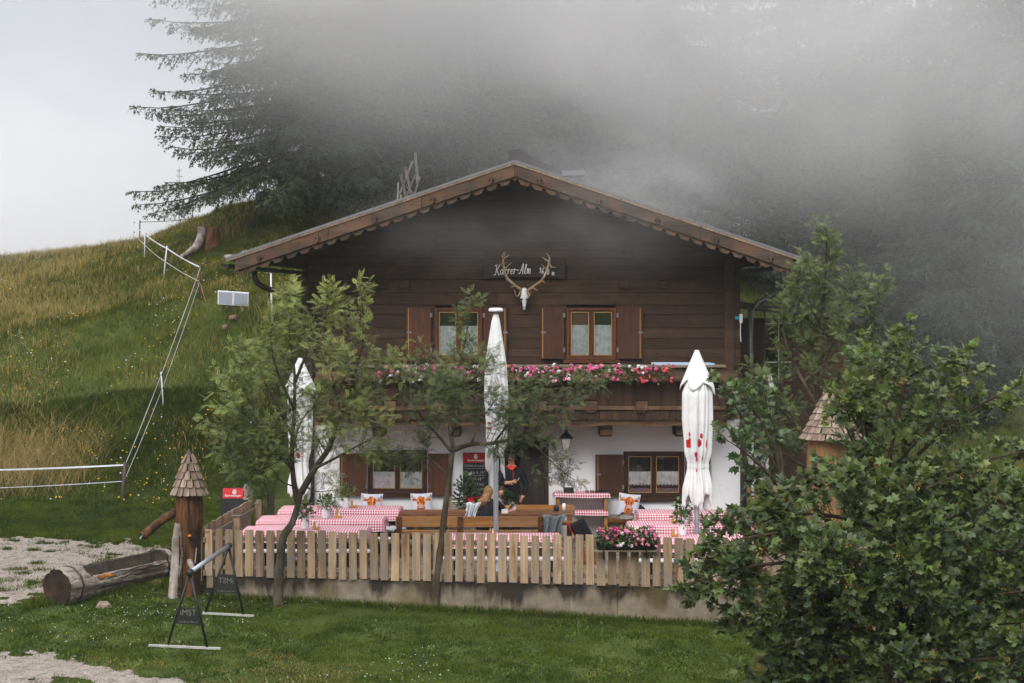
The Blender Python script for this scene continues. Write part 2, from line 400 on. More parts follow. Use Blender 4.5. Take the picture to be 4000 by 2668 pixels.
M['chalk_board'] = m_plain('chalk_board', srgb(36, 36, 38), 0.7, 0.2, 0, 0.35, 4)
M['chalk'] = m_plain('chalk', srgb(150, 150, 148), 0.9, 0.1, 0, 0.3, 40)
M['white_print'] = m_plain('white_print', (0.8, 0.8, 0.8), 0.7)
M['sign_board'] = m_wood('dark_sign_board', srgb(40, 33, 29), srgb(60, 51, 45), 'x', 0.7, 14, rand_v=0.02, knots=False)
M['antler'] = m_wood('antler_horn', srgb(132, 98, 66), srgb(196, 166, 130), 'z', 0.5, 8, wear=srgb(212, 196, 174), wear_amt=0.7, rand_v=0.03, knots=False)
M['bone'] = m_plain('bleached_bone', (0.68, 0.67, 0.66), 0.6, 0.3, 0, 0.12, 14, 0.3)
M['brass'] = m_plain('aged_brass', srgb(140, 104, 52), 0.4, 0.5, 0.5)
M['milk'] = m_plain('milk_glass', (0.74, 0.73, 0.71), 0.3, 0.5)
M['enamel'] = m_plain('white_enamel', (0.74, 0.75, 0.77), 0.35, 0.5)
M['skin'] = m_plain('skin', srgb(196, 140, 112), 0.5, 0.35, 0, 0.08, 12)
M['blonde'] = m_wood('blonde_hair', srgb(92, 62, 36), srgb(172, 132, 84), 'z', 0.5, 40, rand_v=0.02, knots=False)
M['brown_hair'] = m_wood('brown_hair', srgb(34, 22, 16), srgb(68, 46, 32), 'z', 0.5, 40, rand_v=0.02, knots=False)
M['grey_cloth'] = m_plain('grey_cloth', srgb(112, 118, 122), 0.9, 0.1, 0, 0.25, 14, 0.4)
M['denim'] = m_plain('blue_denim', srgb(52, 76, 100), 0.9, 0.1, 0, 0.3, 30, 0.3)
M['dark_trousers'] = m_plain('dark_trousers', srgb(44, 40, 38), 0.9, 0.1)
M['light_cloth'] = m_plain('pale_cloth', (0.62, 0.64, 0.68), 0.9, 0.1, 0, 0.15, 8)
M['wicker'] = m_plain('wicker', srgb(132, 112, 88), 0.8, 0.2, 0, 0.35, 40, 0.5)
M['bottle'] = m_plain('brown_bottle_glass', (0.02, 0.011, 0.006), 0.12, 0.6)
M['yellow'] = m_plain('yellow_label', srgb(214, 160, 40), 0.4)
M['fur'] = m_plain('grey_fur', srgb(128, 122, 116), 1.0, 0.05, 0, 0.4, 30, 0.9)
M['black_plastic'] = m_plain('black_plastic', (0.014, 0.014, 0.015), 0.35, 0.5)
M['yellow_board'] = m_wood('yellow_board_wood', srgb(172, 132, 78), srgb(214, 176, 118), 'x', 0.7, 18, rand_v=0.12, knots=False)
M['solar'] = None
def m_solar():
    t = NT('solar_cells'); v = t.coords((1, 1, 1), 'Object', False)
    br = t.n('ShaderNodeTexBrick'); br.offset = 0.0; t.l(v, br.inputs['Vector'])
    br.inputs['Scale'].default_value = 1.0; br.inputs['Brick Width'].default_value = 0.04; br.inputs['Row Height'].default_value = 0.04; br.inputs['Mortar Size'].default_value = 0.0022
    br.inputs['Color1'].default_value = srgb(46, 56, 92) + (1,); br.inputs['Color2'].default_value = srgb(56, 66, 104) + (1,); br.inputs['Mortar'].default_value = srgb(170, 176, 190) + (1,)
    t.base(br.outputs['Color']); t.rough(0.5, 0.2); return t.m
M['solar'] = m_solar()
def m_check(name='red_white_check', sq=0.024):
    """woven gingham: red and white threads crossing, in the cloth's own plane"""
    t = NT(name); uv = t.n('ShaderNodeUVMap'); sp = t.n('ShaderNodeSeparateXYZ'); t.l(uv.outputs[0], sp.inputs[0])
    fx = t.math('GREATER_THAN', t.math('FRACT', t.math('DIVIDE', sp.outputs['X'], sq * 2)), 0.5)
    fy = t.math('GREATER_THAN', t.math('FRACT', t.math('DIVIDE', sp.outputs['Y'], sq * 2)), 0.5)
    f = t.math('MULTIPLY', t.math('ADD', fx, fy), 0.5)
    c = t.ramp(f, [(0.0, (0.76, 0.74, 0.73)), (0.5, srgb(218, 146, 156)), (1.0, srgb(164, 54, 76))])
    t.base(c); t.rough(0.75, 0.25); return t.m
M['check'] = m_check()
# ------------------------------------------------------------------ the lie of the land
def vnoise(x, y, seed=0):
    """smooth value noise"""
    x = np.asarray(x, float); y = np.asarray(y, float)
    xi = np.floor(x).astype(np.int64); yi = np.floor(y).astype(np.int64); xf = x - xi; yf = y - yi
    def h(a, b):
        n = (a * 374761393 + b * 668265263 + seed * 1442695041) & 0xffffffff
        n = ((n ^ (n >> 13)) * 1274126177) & 0xffffffff
        return ((n ^ (n >> 16)) & 0xffff) / 65535.0
    u = xf*xf*(3-2*xf); v = yf*yf*(3-2*yf)
    return (h(xi, yi)*(1-u) + h(xi+1, yi)*u)*(1-v) + (h(xi, yi+1)*(1-u) + h(xi+1, yi+1)*u)*v
def fbm(x, y, seed=0, oct_=4):
    s = 0; a = 0.5
    for k in range(oct_): s = s + a*vnoise(x*2**k, y*2**k, seed+k); a *= 0.5
    return s / (1 - 0.5**oct_)
_cX = [-80, -30, -16, -13.5, -11.2, -9, -7.2, -3.5, 0, 5, 9, 15, 30, 80]
_cZ = [3.6, 4.9, 5.75, 6.0, 6.35, 7.3, 7.85, 8.5, 8.8, 8.0, 7.0, 7.0, 8.0, 9.0]
_pD = [38.3, 41.5, 45, 48, 52, 55, 57, 60, 64, 72, 90, 140, 260]
_pZ = [0.0, 1.45, 3.35, 4.15, 5.15, 5.8, 6.0, 5.95, 5.4, 3.8, 0.0, -8, -14]
def gz(x, y):
    x = np.asarray(x, float); y = np.asarray(y, float)
    fr = np.interp(y, [-90, -40, 0, 8, 15, 21, 26, 30.5, 31.5, 36, 38.3, 42], [6.5, 5.2, 3.25, 1.9, 0.3, -0.55, -0.38, -0.16, -0.13, 0.12, 0.5, 0.6])
    fr = fr - np.clip((x + 5) * 0.014, -0.05, 0.14) * np.interp(y, [30, 34], [1, 0])
    shift = np.interp(x, [-5.5, -3.0, 5.0, 9.0, 16], [0, 3.0, 6.5, 6.0, 5.0])
    c = np.interp(x, _cX, _cZ) / 6.35
    back = np.interp(y - shift * np.interp(y, [38, 42, 58, 66], [1, 1, 0.25, 0]), _pD, _pZ) * c
    # the right-hand slope climbs more gently and goes on rising into the wood
    rf = np.interp(x, [5, 11], [0, 1])
    rgt = np.interp(y, [38.3, 44, 52, 60, 70, 90, 140], [0, 0.2, 2.0, 3.6, 5.2, 6.0, 2.0])
    back = back*(1-rf) + rgt*rf
    z = fr + back + (fbm(x*0.45, y*0.45, 3) - 0.5) * np.interp(y, [30, 36, 44], [0.05, 0.12, 0.45]) + (fbm(x*2.1, y*2.1, 9, 2)-0.5)*np.interp(y, [36, 42], [0.02, 0.12])
    onter = (x > -5.0) & (x < 6.6) & (y > 29.3) & (y < 47)
    z = np.where(onter & (y < 36.5), np.minimum(z, -0.2), z)
    return z
def gz1(x, y): return float(gz(np.array([x]), np.array([y]))[0])

def m_ground():
    t = NT('meadow_ground'); v = t.coords(rand=False)
    a = t.noise(v, 1.1, 6, 0.65); b = t.noise(v, 14, 5, 0.7)
    c = t.ramp(a, [(0.3, srgb(62, 74, 34)), (0.55, srgb(80, 92, 44)), (0.75, srgb(116, 112, 58))])
    c = t.mix(t.ramp(b, [(0.4, 0.0), (0.7, 0.65)]), c, srgb(52, 62, 28))
    # bare earth showing through
    c = t.mix(t.ramp(t.noise(v, 0.8, 6, 0.7), [(0.64, 0.0), (0.72, 0.5)]), c, srgb(122, 96, 70))
    t.base(c); t.rough(0.95, 0.1); t.bump(t.noise(v, 25, 5, 0.75), 0.8, 0.05); return t.m
M['ground'] = m_ground()
_xs = np.unique(np.concatenate([np.linspace(-220, -32, 24), np.linspace(-32, -14, 46), np.linspace(-14, 8, 147), np.linspace(8, 30, 74), np.linspace(30, 220, 24)]))
_ys = np.unique(np.concatenate([np.linspace(-90, 18, 30), np.linspace(18, 62, 276), np.linspace(62, 90, 50), np.linspace(90, 280, 30)]))
_gx, _gy = np.meshgrid(_xs, _ys); _gzv = gz(_gx.ravel(), _gy.ravel())
_v = np.stack([_gx.ravel(), _gy.ravel(), _gzv], 1); _nx, _ny = len(_xs), len(_ys)
_i = (np.arange(_ny-1)[:, None]*_nx + np.arange(_nx-1)[None, :]).ravel()
_loops = np.stack([_i, _i+1, _i+_nx+1, _i+_nx], 1).ravel()
ground = bpy.data.objects.new('ground', np_mesh('ground', _v, np.full(len(_i), 4), _loops, M['ground'], smooth=True)); COL.objects.link(ground)
tag(ground, 'grassy alpine ground rising behind the chalet', None, None, 'structure')

# ------------------------------------------------------------------ gravel yard and track: sheets a few millimetres above the ground
def m_gravel():
    t = NT('pale_gravel'); v = t.coords(rand=False)
    vo = t.n('ShaderNodeTexVoronoi'); vo.inputs['Scale'].default_value = 42; t.l(v, vo.inputs['Vector'])
    a = t.noise(v, 5, 5, 0.7)
    c = t.ramp(a, [(0.3, srgb(112, 100, 87)), (0.5, srgb(148, 137, 124)), (0.75, srgb(170, 160, 149))])
    hs = t.n('ShaderNodeHueSaturation'); t.l(c, hs.inputs['Color']); sp = t.n('ShaderNodeSeparateColor'); t.l(vo.outputs['Color'], sp.inputs[0])
    t.l(t.math('ADD', t.math('MULTIPLY', sp.outputs[0], 0.55), 0.68), hs.inputs['Value']); t.base(hs.outputs[0]); t.rough(0.95, 0.15)
    t.bump(t.math('SUBTRACT', 1.0, vo.outputs['Distance']), 0.8, 0.03); return t.m
M['gravel'] = m_gravel()
def yard_mask(x, y):
    # image-left of the fountain: a pale patch that narrows towards the fountain, ragged at its rim
    px = 2000 + x*F_PX/y; py = HOR + (CAMH - gz(x, y))*F_PX/y
    top = np.interp(px, [-700, 0, 150, 400, 560, 680, 760], [2060, 2088, 2095, 2105, 2115, 2128, 2140])
    bot = np.interp(px, [-700, 0, 160, 260, 420, 560, 690, 760], [2420, 2360, 2345, 2330, 2270, 2195, 2150, 2141])
    n = (fbm(x*1.6, y*1.6, 21) - 0.5)*130 + (fbm(x*6, y*6, 25, 3) - 0.5)*90
    return np.minimum(py - top, bot - py) + n - 14
def track_mask(x, y):
    px = 2000 + x*F_PX/y; py = HOR + (CAMH - gz(x, y))*F_PX/y
    top = np.interp(px, [-600, 0, 180, 400, 700, 900], [2500, 2545, 2568, 2600, 2655, 2700])
    n = (fbm(x*1.6, y*1.6, 31) - 0.5)*70 + (fbm(x*6, y*6, 35, 3) - 0.5)*60
    # grass strip between the wheel tracks
    mid = np.abs(py - (top + 105 + (px - 300)*0.05)) - 26
    return np.minimum(py - top + n, mid + n*0.9 + np.where(px < 210, 45, 0)) - 4
def sheet(name, mask, x0, x1, y0, y1, step, mat, label):
    xs = np.arange(x0, x1, step); ys = np.arange(y0, y1, step); X, Y = np.meshgrid(xs, ys)
    ok = mask(X.ravel(), Y.ravel()).reshape(X.shape) > 0
    cell = ok[:-1, :-1] & ok[1:, :-1] & ok[:-1, 1:] & ok[1:, 1:]
    jj, ii = np.nonzero(cell); nx = len(xs); i = jj*nx + ii
    used = np.unique(np.concatenate([i, i+1, i+nx+1, i+nx])); mp = np.full(X.size, -1); mp[used] = np.arange(len(used))
    Z = gz(X.ravel()[used], Y.ravel()[used]) + 0.012
    v = np.stack([X.ravel()[used], Y.ravel()[used], Z], 1); lp = mp[np.stack([i, i+1, i+nx+1, i+nx], 1)].ravel()
    o = bpy.data.objects.new(name, np_mesh(name, v, np.full(len(i), 4), lp, mat, smooth=True)); COL.objects.link(o)
    return tag(o, label, None, None, 'structure')
sheet('gravel_yard', yard_mask, -13, -5, 29, 41, 0.06, M['gravel'], 'pale gravel patch beside the log trough')
sheet('gravel_track', track_mask, -9, -2.8, 22, 27.6, 0.05, M['gravel'], 'pale gravel wheel track along the lower left edge')

# ------------------------------------------------------------------ grass
M['grass'] = m_leaf('grass_blades', 0.7, 0.25, 0.1, 0.82)
RNG = np.random.default_rng(7)
def blades(x, y, h, w, lean, col, tip=None, rng=RNG):
    """one bent blade (two faces) at each point"""
    n = len(x); a = rng.uniform(0, 2*math.pi, n); la = rng.uniform(0, 2*math.pi, n)
    z = gz(x, y) - 0.005
    bx, by = np.cos(a)*w/2, np.sin(a)*w/2; lx, ly = np.cos(la)*lean*h, np.sin(la)*lean*h
    p0 = np.stack([x-bx, y-by, z], 1); p1 = np.stack([x+bx, y+by, z], 1)
    p2 = np.stack([x+bx*0.7+lx*0.4, y+by*0.7+ly*0.4, z+h*0.6], 1); p3 = np.stack([x-bx*0.7+lx*0.4, y-by*0.7+ly*0.4, z+h*0.6], 1)
    p4 = np.stack([x+lx, y+ly, z+h], 1)
    v = np.stack([p0, p1, p2, p3, p4], 1).reshape(-1, 3)
    o = np.arange(n)*5
    lp = np.concatenate([np.stack([o, o+1, o+2, o+3], 1), ], 1)
    tri = np.stack([o+3, o+2, o+4], 1)
    loops = np.concatenate([lp, tri], 1).ravel(); fn = np.tile([4, 3], n)
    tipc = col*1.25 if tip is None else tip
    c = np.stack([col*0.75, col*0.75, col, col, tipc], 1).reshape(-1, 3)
    return v, fn, loops, c
def join(parts):
    V = []; Fn = []; L = []; C = []; off = 0
    for v, fn, lp, c in parts:
        V.append(v); Fn.append(fn); L.append(lp + off); C.append(c); off += len(v)
    return np.concatenate(V), np.concatenate(Fn), np.concatenate(L), np.concatenate(C)
def mixc(a, b, f): return np.array(a)[None, :]*(1-f[:, None]) + np.array(b)[None, :]*f[:, None]
def scatter(n, x0, x1, y0, y1, rng=RNG): return rng.uniform(x0, x1, n), rng.uniform(y0, y1, n)
def in_view(x, y, m=150):
    px = 2000 + x*F_PX/y; return (px > -m) & (px < 4000 + m)
def off_hard(x, y):
    """not on the terrace, the house or the gravel"""
    terr = (x > -5.12) & (x < 6.4) & (y > 30.2 - (x + 5.16)*0.19) & (y < 46)
    return ~terr & (RNG.random(len(x)) < np.clip(0.8 - yard_mask(x, y)/20, 0.008, 1)) & (RNG.random(len(x)) < np.clip(0.8 - track_mask(x, y)/20, 0.008, 1))
G1, G2, G3 = srgb(56, 72, 18), srgb(94, 106, 30), srgb(128, 126, 66)
def tone(x, y, seed=5): return np.clip((fbm(x*0.9, y*0.9, seed) - 0.3)*1.6 + (fbm(x*4.5, y*4.5, seed + 3, 3) - 0.5)*1.5 + RNG.uniform(-0.3, 0.3, len(x)), 0, 1)
# mown lawn in front and the yard's turf
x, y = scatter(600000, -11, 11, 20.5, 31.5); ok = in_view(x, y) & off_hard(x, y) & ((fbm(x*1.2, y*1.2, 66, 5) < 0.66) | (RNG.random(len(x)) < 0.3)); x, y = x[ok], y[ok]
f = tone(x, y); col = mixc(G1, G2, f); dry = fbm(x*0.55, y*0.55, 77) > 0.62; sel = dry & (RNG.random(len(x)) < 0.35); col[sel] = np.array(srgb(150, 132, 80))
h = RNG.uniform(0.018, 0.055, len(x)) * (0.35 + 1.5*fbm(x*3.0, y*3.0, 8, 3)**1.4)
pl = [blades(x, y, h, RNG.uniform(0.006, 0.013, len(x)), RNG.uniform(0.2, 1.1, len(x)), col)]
# tufts and broad leaves here and there
x, y = scatter(34000, -10, 9, 21, 31); ok = in_view(x, y) & off_hard(x, y) & (fbm(x*1.7, y*1.7, 41) > 0.55); x, y = x[ok], y[ok]
pl.append(blades(x, y, RNG.uniform(0.03, 0.07, len(x)), RNG.uniform(0.018, 0.04, len(x)), RNG.uniform(0.5, 1.6, len(x)), mixc(G1, srgb(110, 134, 62), RNG.random(len(x)))))
# unmown fringe along the wall foot, trough and fountain
wx = RNG.uniform(-5.0, 4.5, 5200); wy = 30.14 - (wx + 5.16)*0.19 - RNG.exponential(0.07, len(wx)) - 0.03
pl.append(blades(wx, wy, RNG.uniform(0.04, 0.15, len(wx)), RNG.uniform(0.008, 0.018, len(wx)), RNG.uniform(0.2, 0.8, len(wx)), mixc(G1, G2, RNG.random(len(wx)))))
tx = RNG.uniform(-7.9, -5.2, 5000); ty = 29.25 + (tx + 7.75)*0.95 + RNG.normal(0, 0.22, len(tx)); ok = (ty < 31.9) & (ty > 28.6); tx, ty = tx[ok], ty[ok]
pl.append(blades(tx, ty, RNG.uniform(0.04, 0.16, len(tx)), RNG.uniform(0.008, 0.02, len(tx)), RNG.uniform(0.2, 0.9, len(tx)), mixc(G1, G2, RNG.random(len(tx)))))
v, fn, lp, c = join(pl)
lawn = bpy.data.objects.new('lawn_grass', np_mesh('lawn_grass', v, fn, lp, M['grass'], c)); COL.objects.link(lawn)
tag(lawn, 'short mown green lawn below the fence', 'grass', None, 'stuff')
# grass round the yard and the slope, longer and yellower uphill
pl = []
x, y = scatter(300000, -13, -4.6, 31.2, 42); ok = in_view(x, y) & off_hard(x, y); x, y = x[ok], y[ok]
f = tone(x, y, 15); col = mixc(G1, G2, f); hh = RNG.uniform(0.025, 0.07, len(x)) * np.interp(y, [38, 40], [1, 2.2])
pl.append(blades(x, y, hh, RNG.uniform(0.007, 0.014, len(x)), RNG.uniform(0.2, 1.0, len(x)), col))
x, y = scatter(330000, -19, -1.0, 38.8, 61); ok = in_view(x, y, 250) & off_hard(x, y); x, y = x[ok], y[ok]
px_ = 2000 + x*F_PX/y; py_ = HOR + (CAMH - gz(x, y))*F_PX/y
straw = np.clip(np.interp(px_, [0, 350, 700, 1000], [0.6, 0.3, 0.1, 0.08]) * np.interp(py_, [900, 1150, 1350, 1500, 1750, 1900], [0.9, 0.9, 0.35, 0.25, 0.75, 0.8]) + (fbm(x*0.7, y*0.7, 51) - 0.5)*1.0, 0, 1)
isw = RNG.random(len(x)) < straw
col = mixc(srgb(70, 82, 24), srgb(126, 126, 46), tone(x, y, 16)); col[isw] = mixc(srgb(156, 136, 78), srgb(196, 172, 108), RNG.random(len(x)))[isw]
hh = RNG.uniform(0.04, 0.15, len(x)) * np.where(isw, 1.6, 1.0) * np.interp(y, [39, 44], [0.8, 1.15]) * (0.45 + 1.5*fbm(x*1.9, y*1.9, 88, 3)**1.5)
weed = fbm(x*1.4, y*1.4, 93) > 0.62; col[weed] *= np.array([0.76, 0.84, 0.72])
pl.append(blades(x, y, hh, RNG.uniform(0.008, 0.016, len(x)), RNG.uniform(0.1, 0.8, len(x)), col))
# a stand of long straw by the lower fence line
x = RNG.normal(-11.0, 1.2, 5200); y = RNG.normal(39.6, 0.7, 5200); ok = (y > 38.2) & (x < -9.0) & in_view(x, y, 400); x, y = x[ok], y[ok]
pl.append(blades(x, y, RNG.uniform(0.15, 0.55, len(x)), RNG.uniform(0.005, 0.009, len(x)), RNG.uniform(0.3, 1.5, len(x)), mixc(srgb(160, 138, 84), srgb(206, 180, 122), RNG.random(len(x)))))
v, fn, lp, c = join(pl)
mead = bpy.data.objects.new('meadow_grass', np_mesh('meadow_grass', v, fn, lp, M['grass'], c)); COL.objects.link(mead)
tag(mead, 'long green and straw coloured meadow grass on the slope', 'grass', None, 'stuff')
# grass on the slope right of the chalet
x, y = scatter(90000, 5.5, 19, 38, 60); ok = in_view(x, y, 400) & (x > 6.2); x, y = x[ok], y[ok]
col = mixc(srgb(92, 104, 48), srgb(150, 142, 82), tone(x, y, 18))
v, fn, lp, c = blades(x, y, RNG.uniform(0.06, 0.2, len(x)), RNG.uniform(0.01, 0.02, len(x)), RNG.uniform(0.1, 0.8, len(x)), col)
rg = bpy.data.objects.new('slope_grass', np_mesh('slope_grass', v, fn, lp, M['grass'], c)); COL.objects.link(rg)
tag(rg, 'pale unmown grass on the slope right of the chalet', 'grass', None, 'stuff')
# flowers: small tilted discs on the grass tops
def flowers(name, x, y, up, r, colr, label):
    n = len(x); z = gz(x, y) + up; k = 5; a = np.arange(k)*2*math.pi/k
    tl = RNG.uniform(-0.9, -0.1, n)
    dx = np.cos(a)[None, :]*r[:, None]; dy = np.sin(a)[None, :]*r[:, None]
    v = np.stack([x[:, None] + dx, y[:, None] + dy*0.8, z[:, None] - dy*tl[:, None]], 2).reshape(-1, 3)
    c = np.repeat(colr, k, 0)
    o = bpy.data.objects.new(name, np_mesh(name, v, np.full(n, k), np.arange(n*k), M['grass'], c)); COL.objects.link(o)
    return tag(o, label, 'flowers', None, 'stuff')
x, y = scatter(3400, -15, -3.5, 38, 55); ok = in_view(x, y) & off_hard(x, y) & (fbm(x*0.8, y*0.8, 61) + np.interp(y, [38, 46], [0.1, -0.05]) > 0.55); x, y = x[ok], y[ok]
yel = RNG.random(len(x)) < 0.8; cc = np.where(yel[:, None], np.array(srgb(226, 184, 38))[None], np.array((0.75, 0.75, 0.72))[None])
flowers('meadow_flowers', x, y, RNG.uniform(0.08, 0.2, len(x)), RNG.uniform(0.012, 0.022, len(x)), cc, 'yellow and white wild flowers dotted over the slope')
x, y = scatter(2500, -9, 6, 22.5, 31); ok = in_view(x, y) & off_hard(x, y) & (fbm(x*0.8, y*0.8, 71) + np.interp(x, [-8, -4, 0], [0.12, 0.05, -0.12]) > 0.56); x, y = x[ok], y[ok]
yel = RNG.random(len(x)) < 0.22; cc = np.where(yel[:, None], np.array(srgb(222, 190, 40))[None], np.array((0.62, 0.62, 0.56))[None])
flowers('lawn_flowers', x, y, RNG.uniform(0.03, 0.06, len(x)), RNG.uniform(0.006, 0.012, len(x)), cc, 'white clover and buttercups dotted over the lawn')
# low green tufts growing through the gravel
k = 0
x, y = scatter(420, -12.5, -5.4, 30, 39.5); ok = (yard_mask(x, y) > 0) & in_view(x, y); x, y = x[ok][:46], y[ok][:46]
pl = []
for cx_, cy_ in zip(x, y):
    n = int(RNG.integers(60, 260)); r = RNG.uniform(0.05, 0.2)
    bx_ = cx_ + RNG.normal(0, r, n); by_ = cy_ + RNG.normal(0, r*0.8, n)
    pl.append(blades(bx_, by_, RNG.uniform(0.03, 0.09, n), RNG.uniform(0.006, 0.014, n), RNG.uniform(0.2, 1, n), mixc(G1, G2, RNG.random(n))))
v, fn, lp, c = join(pl)
tf = bpy.data.objects.new('gravel_tufts', np_mesh('gravel_tufts', v, fn, lp, M['grass'], c)); COL.objects.link(tf)
tag(tf, 'small grass tufts growing through the pale gravel', 'grass', None, 'stuff')
# ------------------------------------------------------------------ chalet
YF = 36.0                                    # the front wall's plane
WX0, WX1 = -4.05, 4.57
def fx(px, D=YF): return PX(px, D)
def fz(py, D=YF): return PZ(py, D)
rnd = random.Random(11)
chalet = thing('chalet', 'two-storey alpine chalet, white plaster below, dark timber above', 'house', (0.25, YF, 0), None, 0, True)
RX, RZ, RS = 0.05, 7.44, 0.338               # ridge place, height and slope
YB = 34.3                                    # front edge of the roof
def zr(x): return RZ - RS * abs(x - RX)
XL, XR = PX(884, YB), PX(3132, YB)

def holed(mb, x0, x1, z0, z1, holes, y0, y1):
    """a wall with rectangular openings (hx0,hx1,hz0,hz1)"""
    xs = sorted({x0, x1, *[h[0] for h in holes], *[h[1] for h in holes]})
    for a, b in zip(xs, xs[1:]):
        m = (a+b)/2; hs = sorted([(h[2], h[3]) for h in holes if h[0] < m < h[1]]); z = z0
        for h0, h1 in hs:
            if h0 > z: mb.box(a, b, y0, y1, z, h0)
            z = h1
        if z < z1: mb.box(a, b, y0, y1, z, z1)
UPW = [dict(x0=fx(1699), x1=fx(1884)), dict(x0=fx(2213), x1=fx(2407))]
for w in UPW: w.update(z0=fz(1405), z1=fz(1202))
LOW = [dict(x0=fx(1437), x1=fx(1669), z0=fz(1928), z1=fz(1758)), dict(x0=fx(2435), x1=fx(2672), z0=fz(1944), z1=fz(1763))]
DOOR = (fx(1948), fx(2143), -0.05, fz(1704))
mb = MB()
holed(mb, WX0, WX1, -0.6, 2.36, [(w['x0'], w['x1'], w['z0'], w['z1']) for w in LOW] + [DOOR], YF, YF + 0.35)
mb.box(WX0, WX0 + 0.35, YF + 0.35, 46, -0.6, 2.36); mb.box(WX1 - 0.35, WX1, YF + 0.35, 46, -0.6, 2.36); mb.box(WX0 + 0.35, WX1 - 0.35, 45.7, 46, -0.6, 2.36)
mb.build('plaster_wall', M['plaster'], chalet)
# rooms behind the windows
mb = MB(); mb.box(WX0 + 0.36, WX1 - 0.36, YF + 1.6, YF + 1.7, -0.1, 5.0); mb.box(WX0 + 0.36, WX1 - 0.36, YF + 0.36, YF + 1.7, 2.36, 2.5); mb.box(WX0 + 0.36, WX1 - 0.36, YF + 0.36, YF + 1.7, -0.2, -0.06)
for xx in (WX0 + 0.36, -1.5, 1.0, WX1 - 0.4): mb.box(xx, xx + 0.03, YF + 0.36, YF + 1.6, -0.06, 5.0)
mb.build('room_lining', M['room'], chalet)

# upper wall: courses of squared logs, each a plank of its own, cut for the windows and the gable
def zu(x): return zr(x) - 0.28              # underside of the roof
wall2 = MB().box(WX0 + 0.1, WX1 - 0.1, YF + 0.12, YF + 0.2, 2.4, 3.5)
wb = MB(); holed(wb, WX0 + 0.1, WX1 - 0.1, 2.36, 5.2, [(w['x0'], w['x1'], w['z0'], w['z1']) for w in UPW], YF + 0.13, YF + 0.25)
wb.prism([(WX0 + 0.1, 5.2), (WX1 - 0.1, 5.2), (WX1 - 0.1, zu(WX1 - 0.1)), (RX, zu(RX)), (WX0 + 0.1, zu(WX0 + 0.1))], YF + 0.13, YF + 0.25)
wb.box(WX0 + 0.1, WX0 + 0.22, YF + 0.25, 46, 2.36, 5.6); wb.box(WX1 - 0.22, WX1 - 0.1, YF + 0.25, 46, 2.36, 5.6)
timber = wb.build('timber_wall', M['log_dark'], chalet)
z = 2.38
while z < RZ - 0.4:
    hgt = rnd.uniform(0.15, 0.27); z1 = min(z + hgt, RZ - 0.36); za, zb = z + 0.002, z1 - 0.002
    segs = [(WX0, WX1)]
    for w in UPW:
        if za < w['z1'] and zb > w['z0']:
            ns = []
            for a, b in segs:
                if w['x0'] > a and w['x1'] < b: ns += [(a, w['x0']), (w['x1'], b)]
                else: ns.append((a, b))
            segs = ns
    # joints in the long courses
    fs_ = []
    for a, b in segs:
        if b - a > 5: c_ = rnd.uniform(a + 1.6, b - 1.6); fs_ += [(a, c_ - 0.003), (c_ + 0.003, b)]
        else: fs_.append((a, b))
    for a, b in fs_:
        # clip by the roof
        la = max(a, RX - (RZ - 0.28 - za)/RS); lb = min(b, RX + (RZ - 0.28 - za)/RS)
        ta = max(a, RX - (RZ - 0.28 - zb)/RS); tb = min(b, RX + (RZ - 0.28 - zb)/RS)
        if lb - la < 0.08: continue
        if tb <= ta: ta = tb = (ta + tb)/2 - 0.001; tb += 0.002
        yo = rnd.uniform(-0.008, 0.008); y0 = YF - 0.02 + yo; ch = 0.007
        pb = MB()
        pb.add([(la, y0 + ch, za), (lb, y0 + ch, za), (lb, y0, za + ch), (la, y0, za + ch), (ta, y0, zb - ch), (tb, y0, zb - ch), (ta, y0 + ch, zb), (tb, y0 + ch, zb),
                (la, YF + 0.12, za), (lb, YF + 0.12, za), (ta, YF + 0.12, zb), (tb, YF + 0.12, zb)],
               [(0, 1, 2, 3), (3, 2, 5, 4), (4, 5, 7, 6), (8, 10, 11, 9), (0, 8, 9, 1), (6, 7, 11, 10), (0, 3, 4, 6, 10, 8), (1, 9, 11, 7, 5, 2)])
        pb.build('log_plank', M['log_dark'], timber)
    z = z1
# ends of cross-wall logs poking through the front
for px, py in ((1497, 1110), (1580, 1112), (2455, 972), (2440, 1112), (2590, 1112), (1640, 985)):
    MB().cbox((fx(px), YF - 0.05, fz(py)), 0.2, 0.08, 0.17).build('log_end', M['log_dark'], timber, bevel=0.01)
# corner boards
for x0, x1 in ((WX0 - 0.03, WX0 + 0.27), (WX1 - 0.33, WX1 - 0.12)):
    MB().box(x0, x1, YF - 0.075, YF - 0.036, 2.37, zu(max(abs(x0), abs(x1))) - 0.02).build('corner_board', M['log_dark'], timber, bevel=0.008)

# roof
mb = MB()
for s, xe in ((-1, XL), (1, XR)):
    mb.prism([(RX, RZ), (xe, zr(xe)), (xe, zr(xe) - 0.06), (RX, RZ - 0.06)], YB + 0.02, 47.2)
roof = mb.build('roof', M['tin_dark'], chalet)
for s, xe in ((-1, XL + 0.05), (1, XR - 0.05)):
    n = 9
    for k in range(n):                       # soffit boards run along the slope's length, seen from below
        a = RX + (xe - RX)*k/n; b = RX + (xe - RX)*(k + 1)/n - math.copysign(0.006, xe)
        MB().prism([(a, zr(a) - 0.062), (b, zr(b) - 0.062), (b, zr(b) - 0.09), (a, zr(a) - 0.09)], YB + 0.1, 47).build('soffit_board', M['log_dark'], roof)
for xx in (RX, -1.9, 2.0, -3.8, 3.9):          # purlins carrying the overhang
    MB().box(xx - 0.09, xx + 0.09, YB + 0.22, YF + 0.1, zr(xx) - 0.36, zr(abs(xx) + 0.09 if xx else 0.09) - 0.1).build('purlin', M['log_dark'], roof, bevel=0.01)
for k in range(11):                           # rafters show their tails under the overhang
    for s in (-1, 1):
        pass
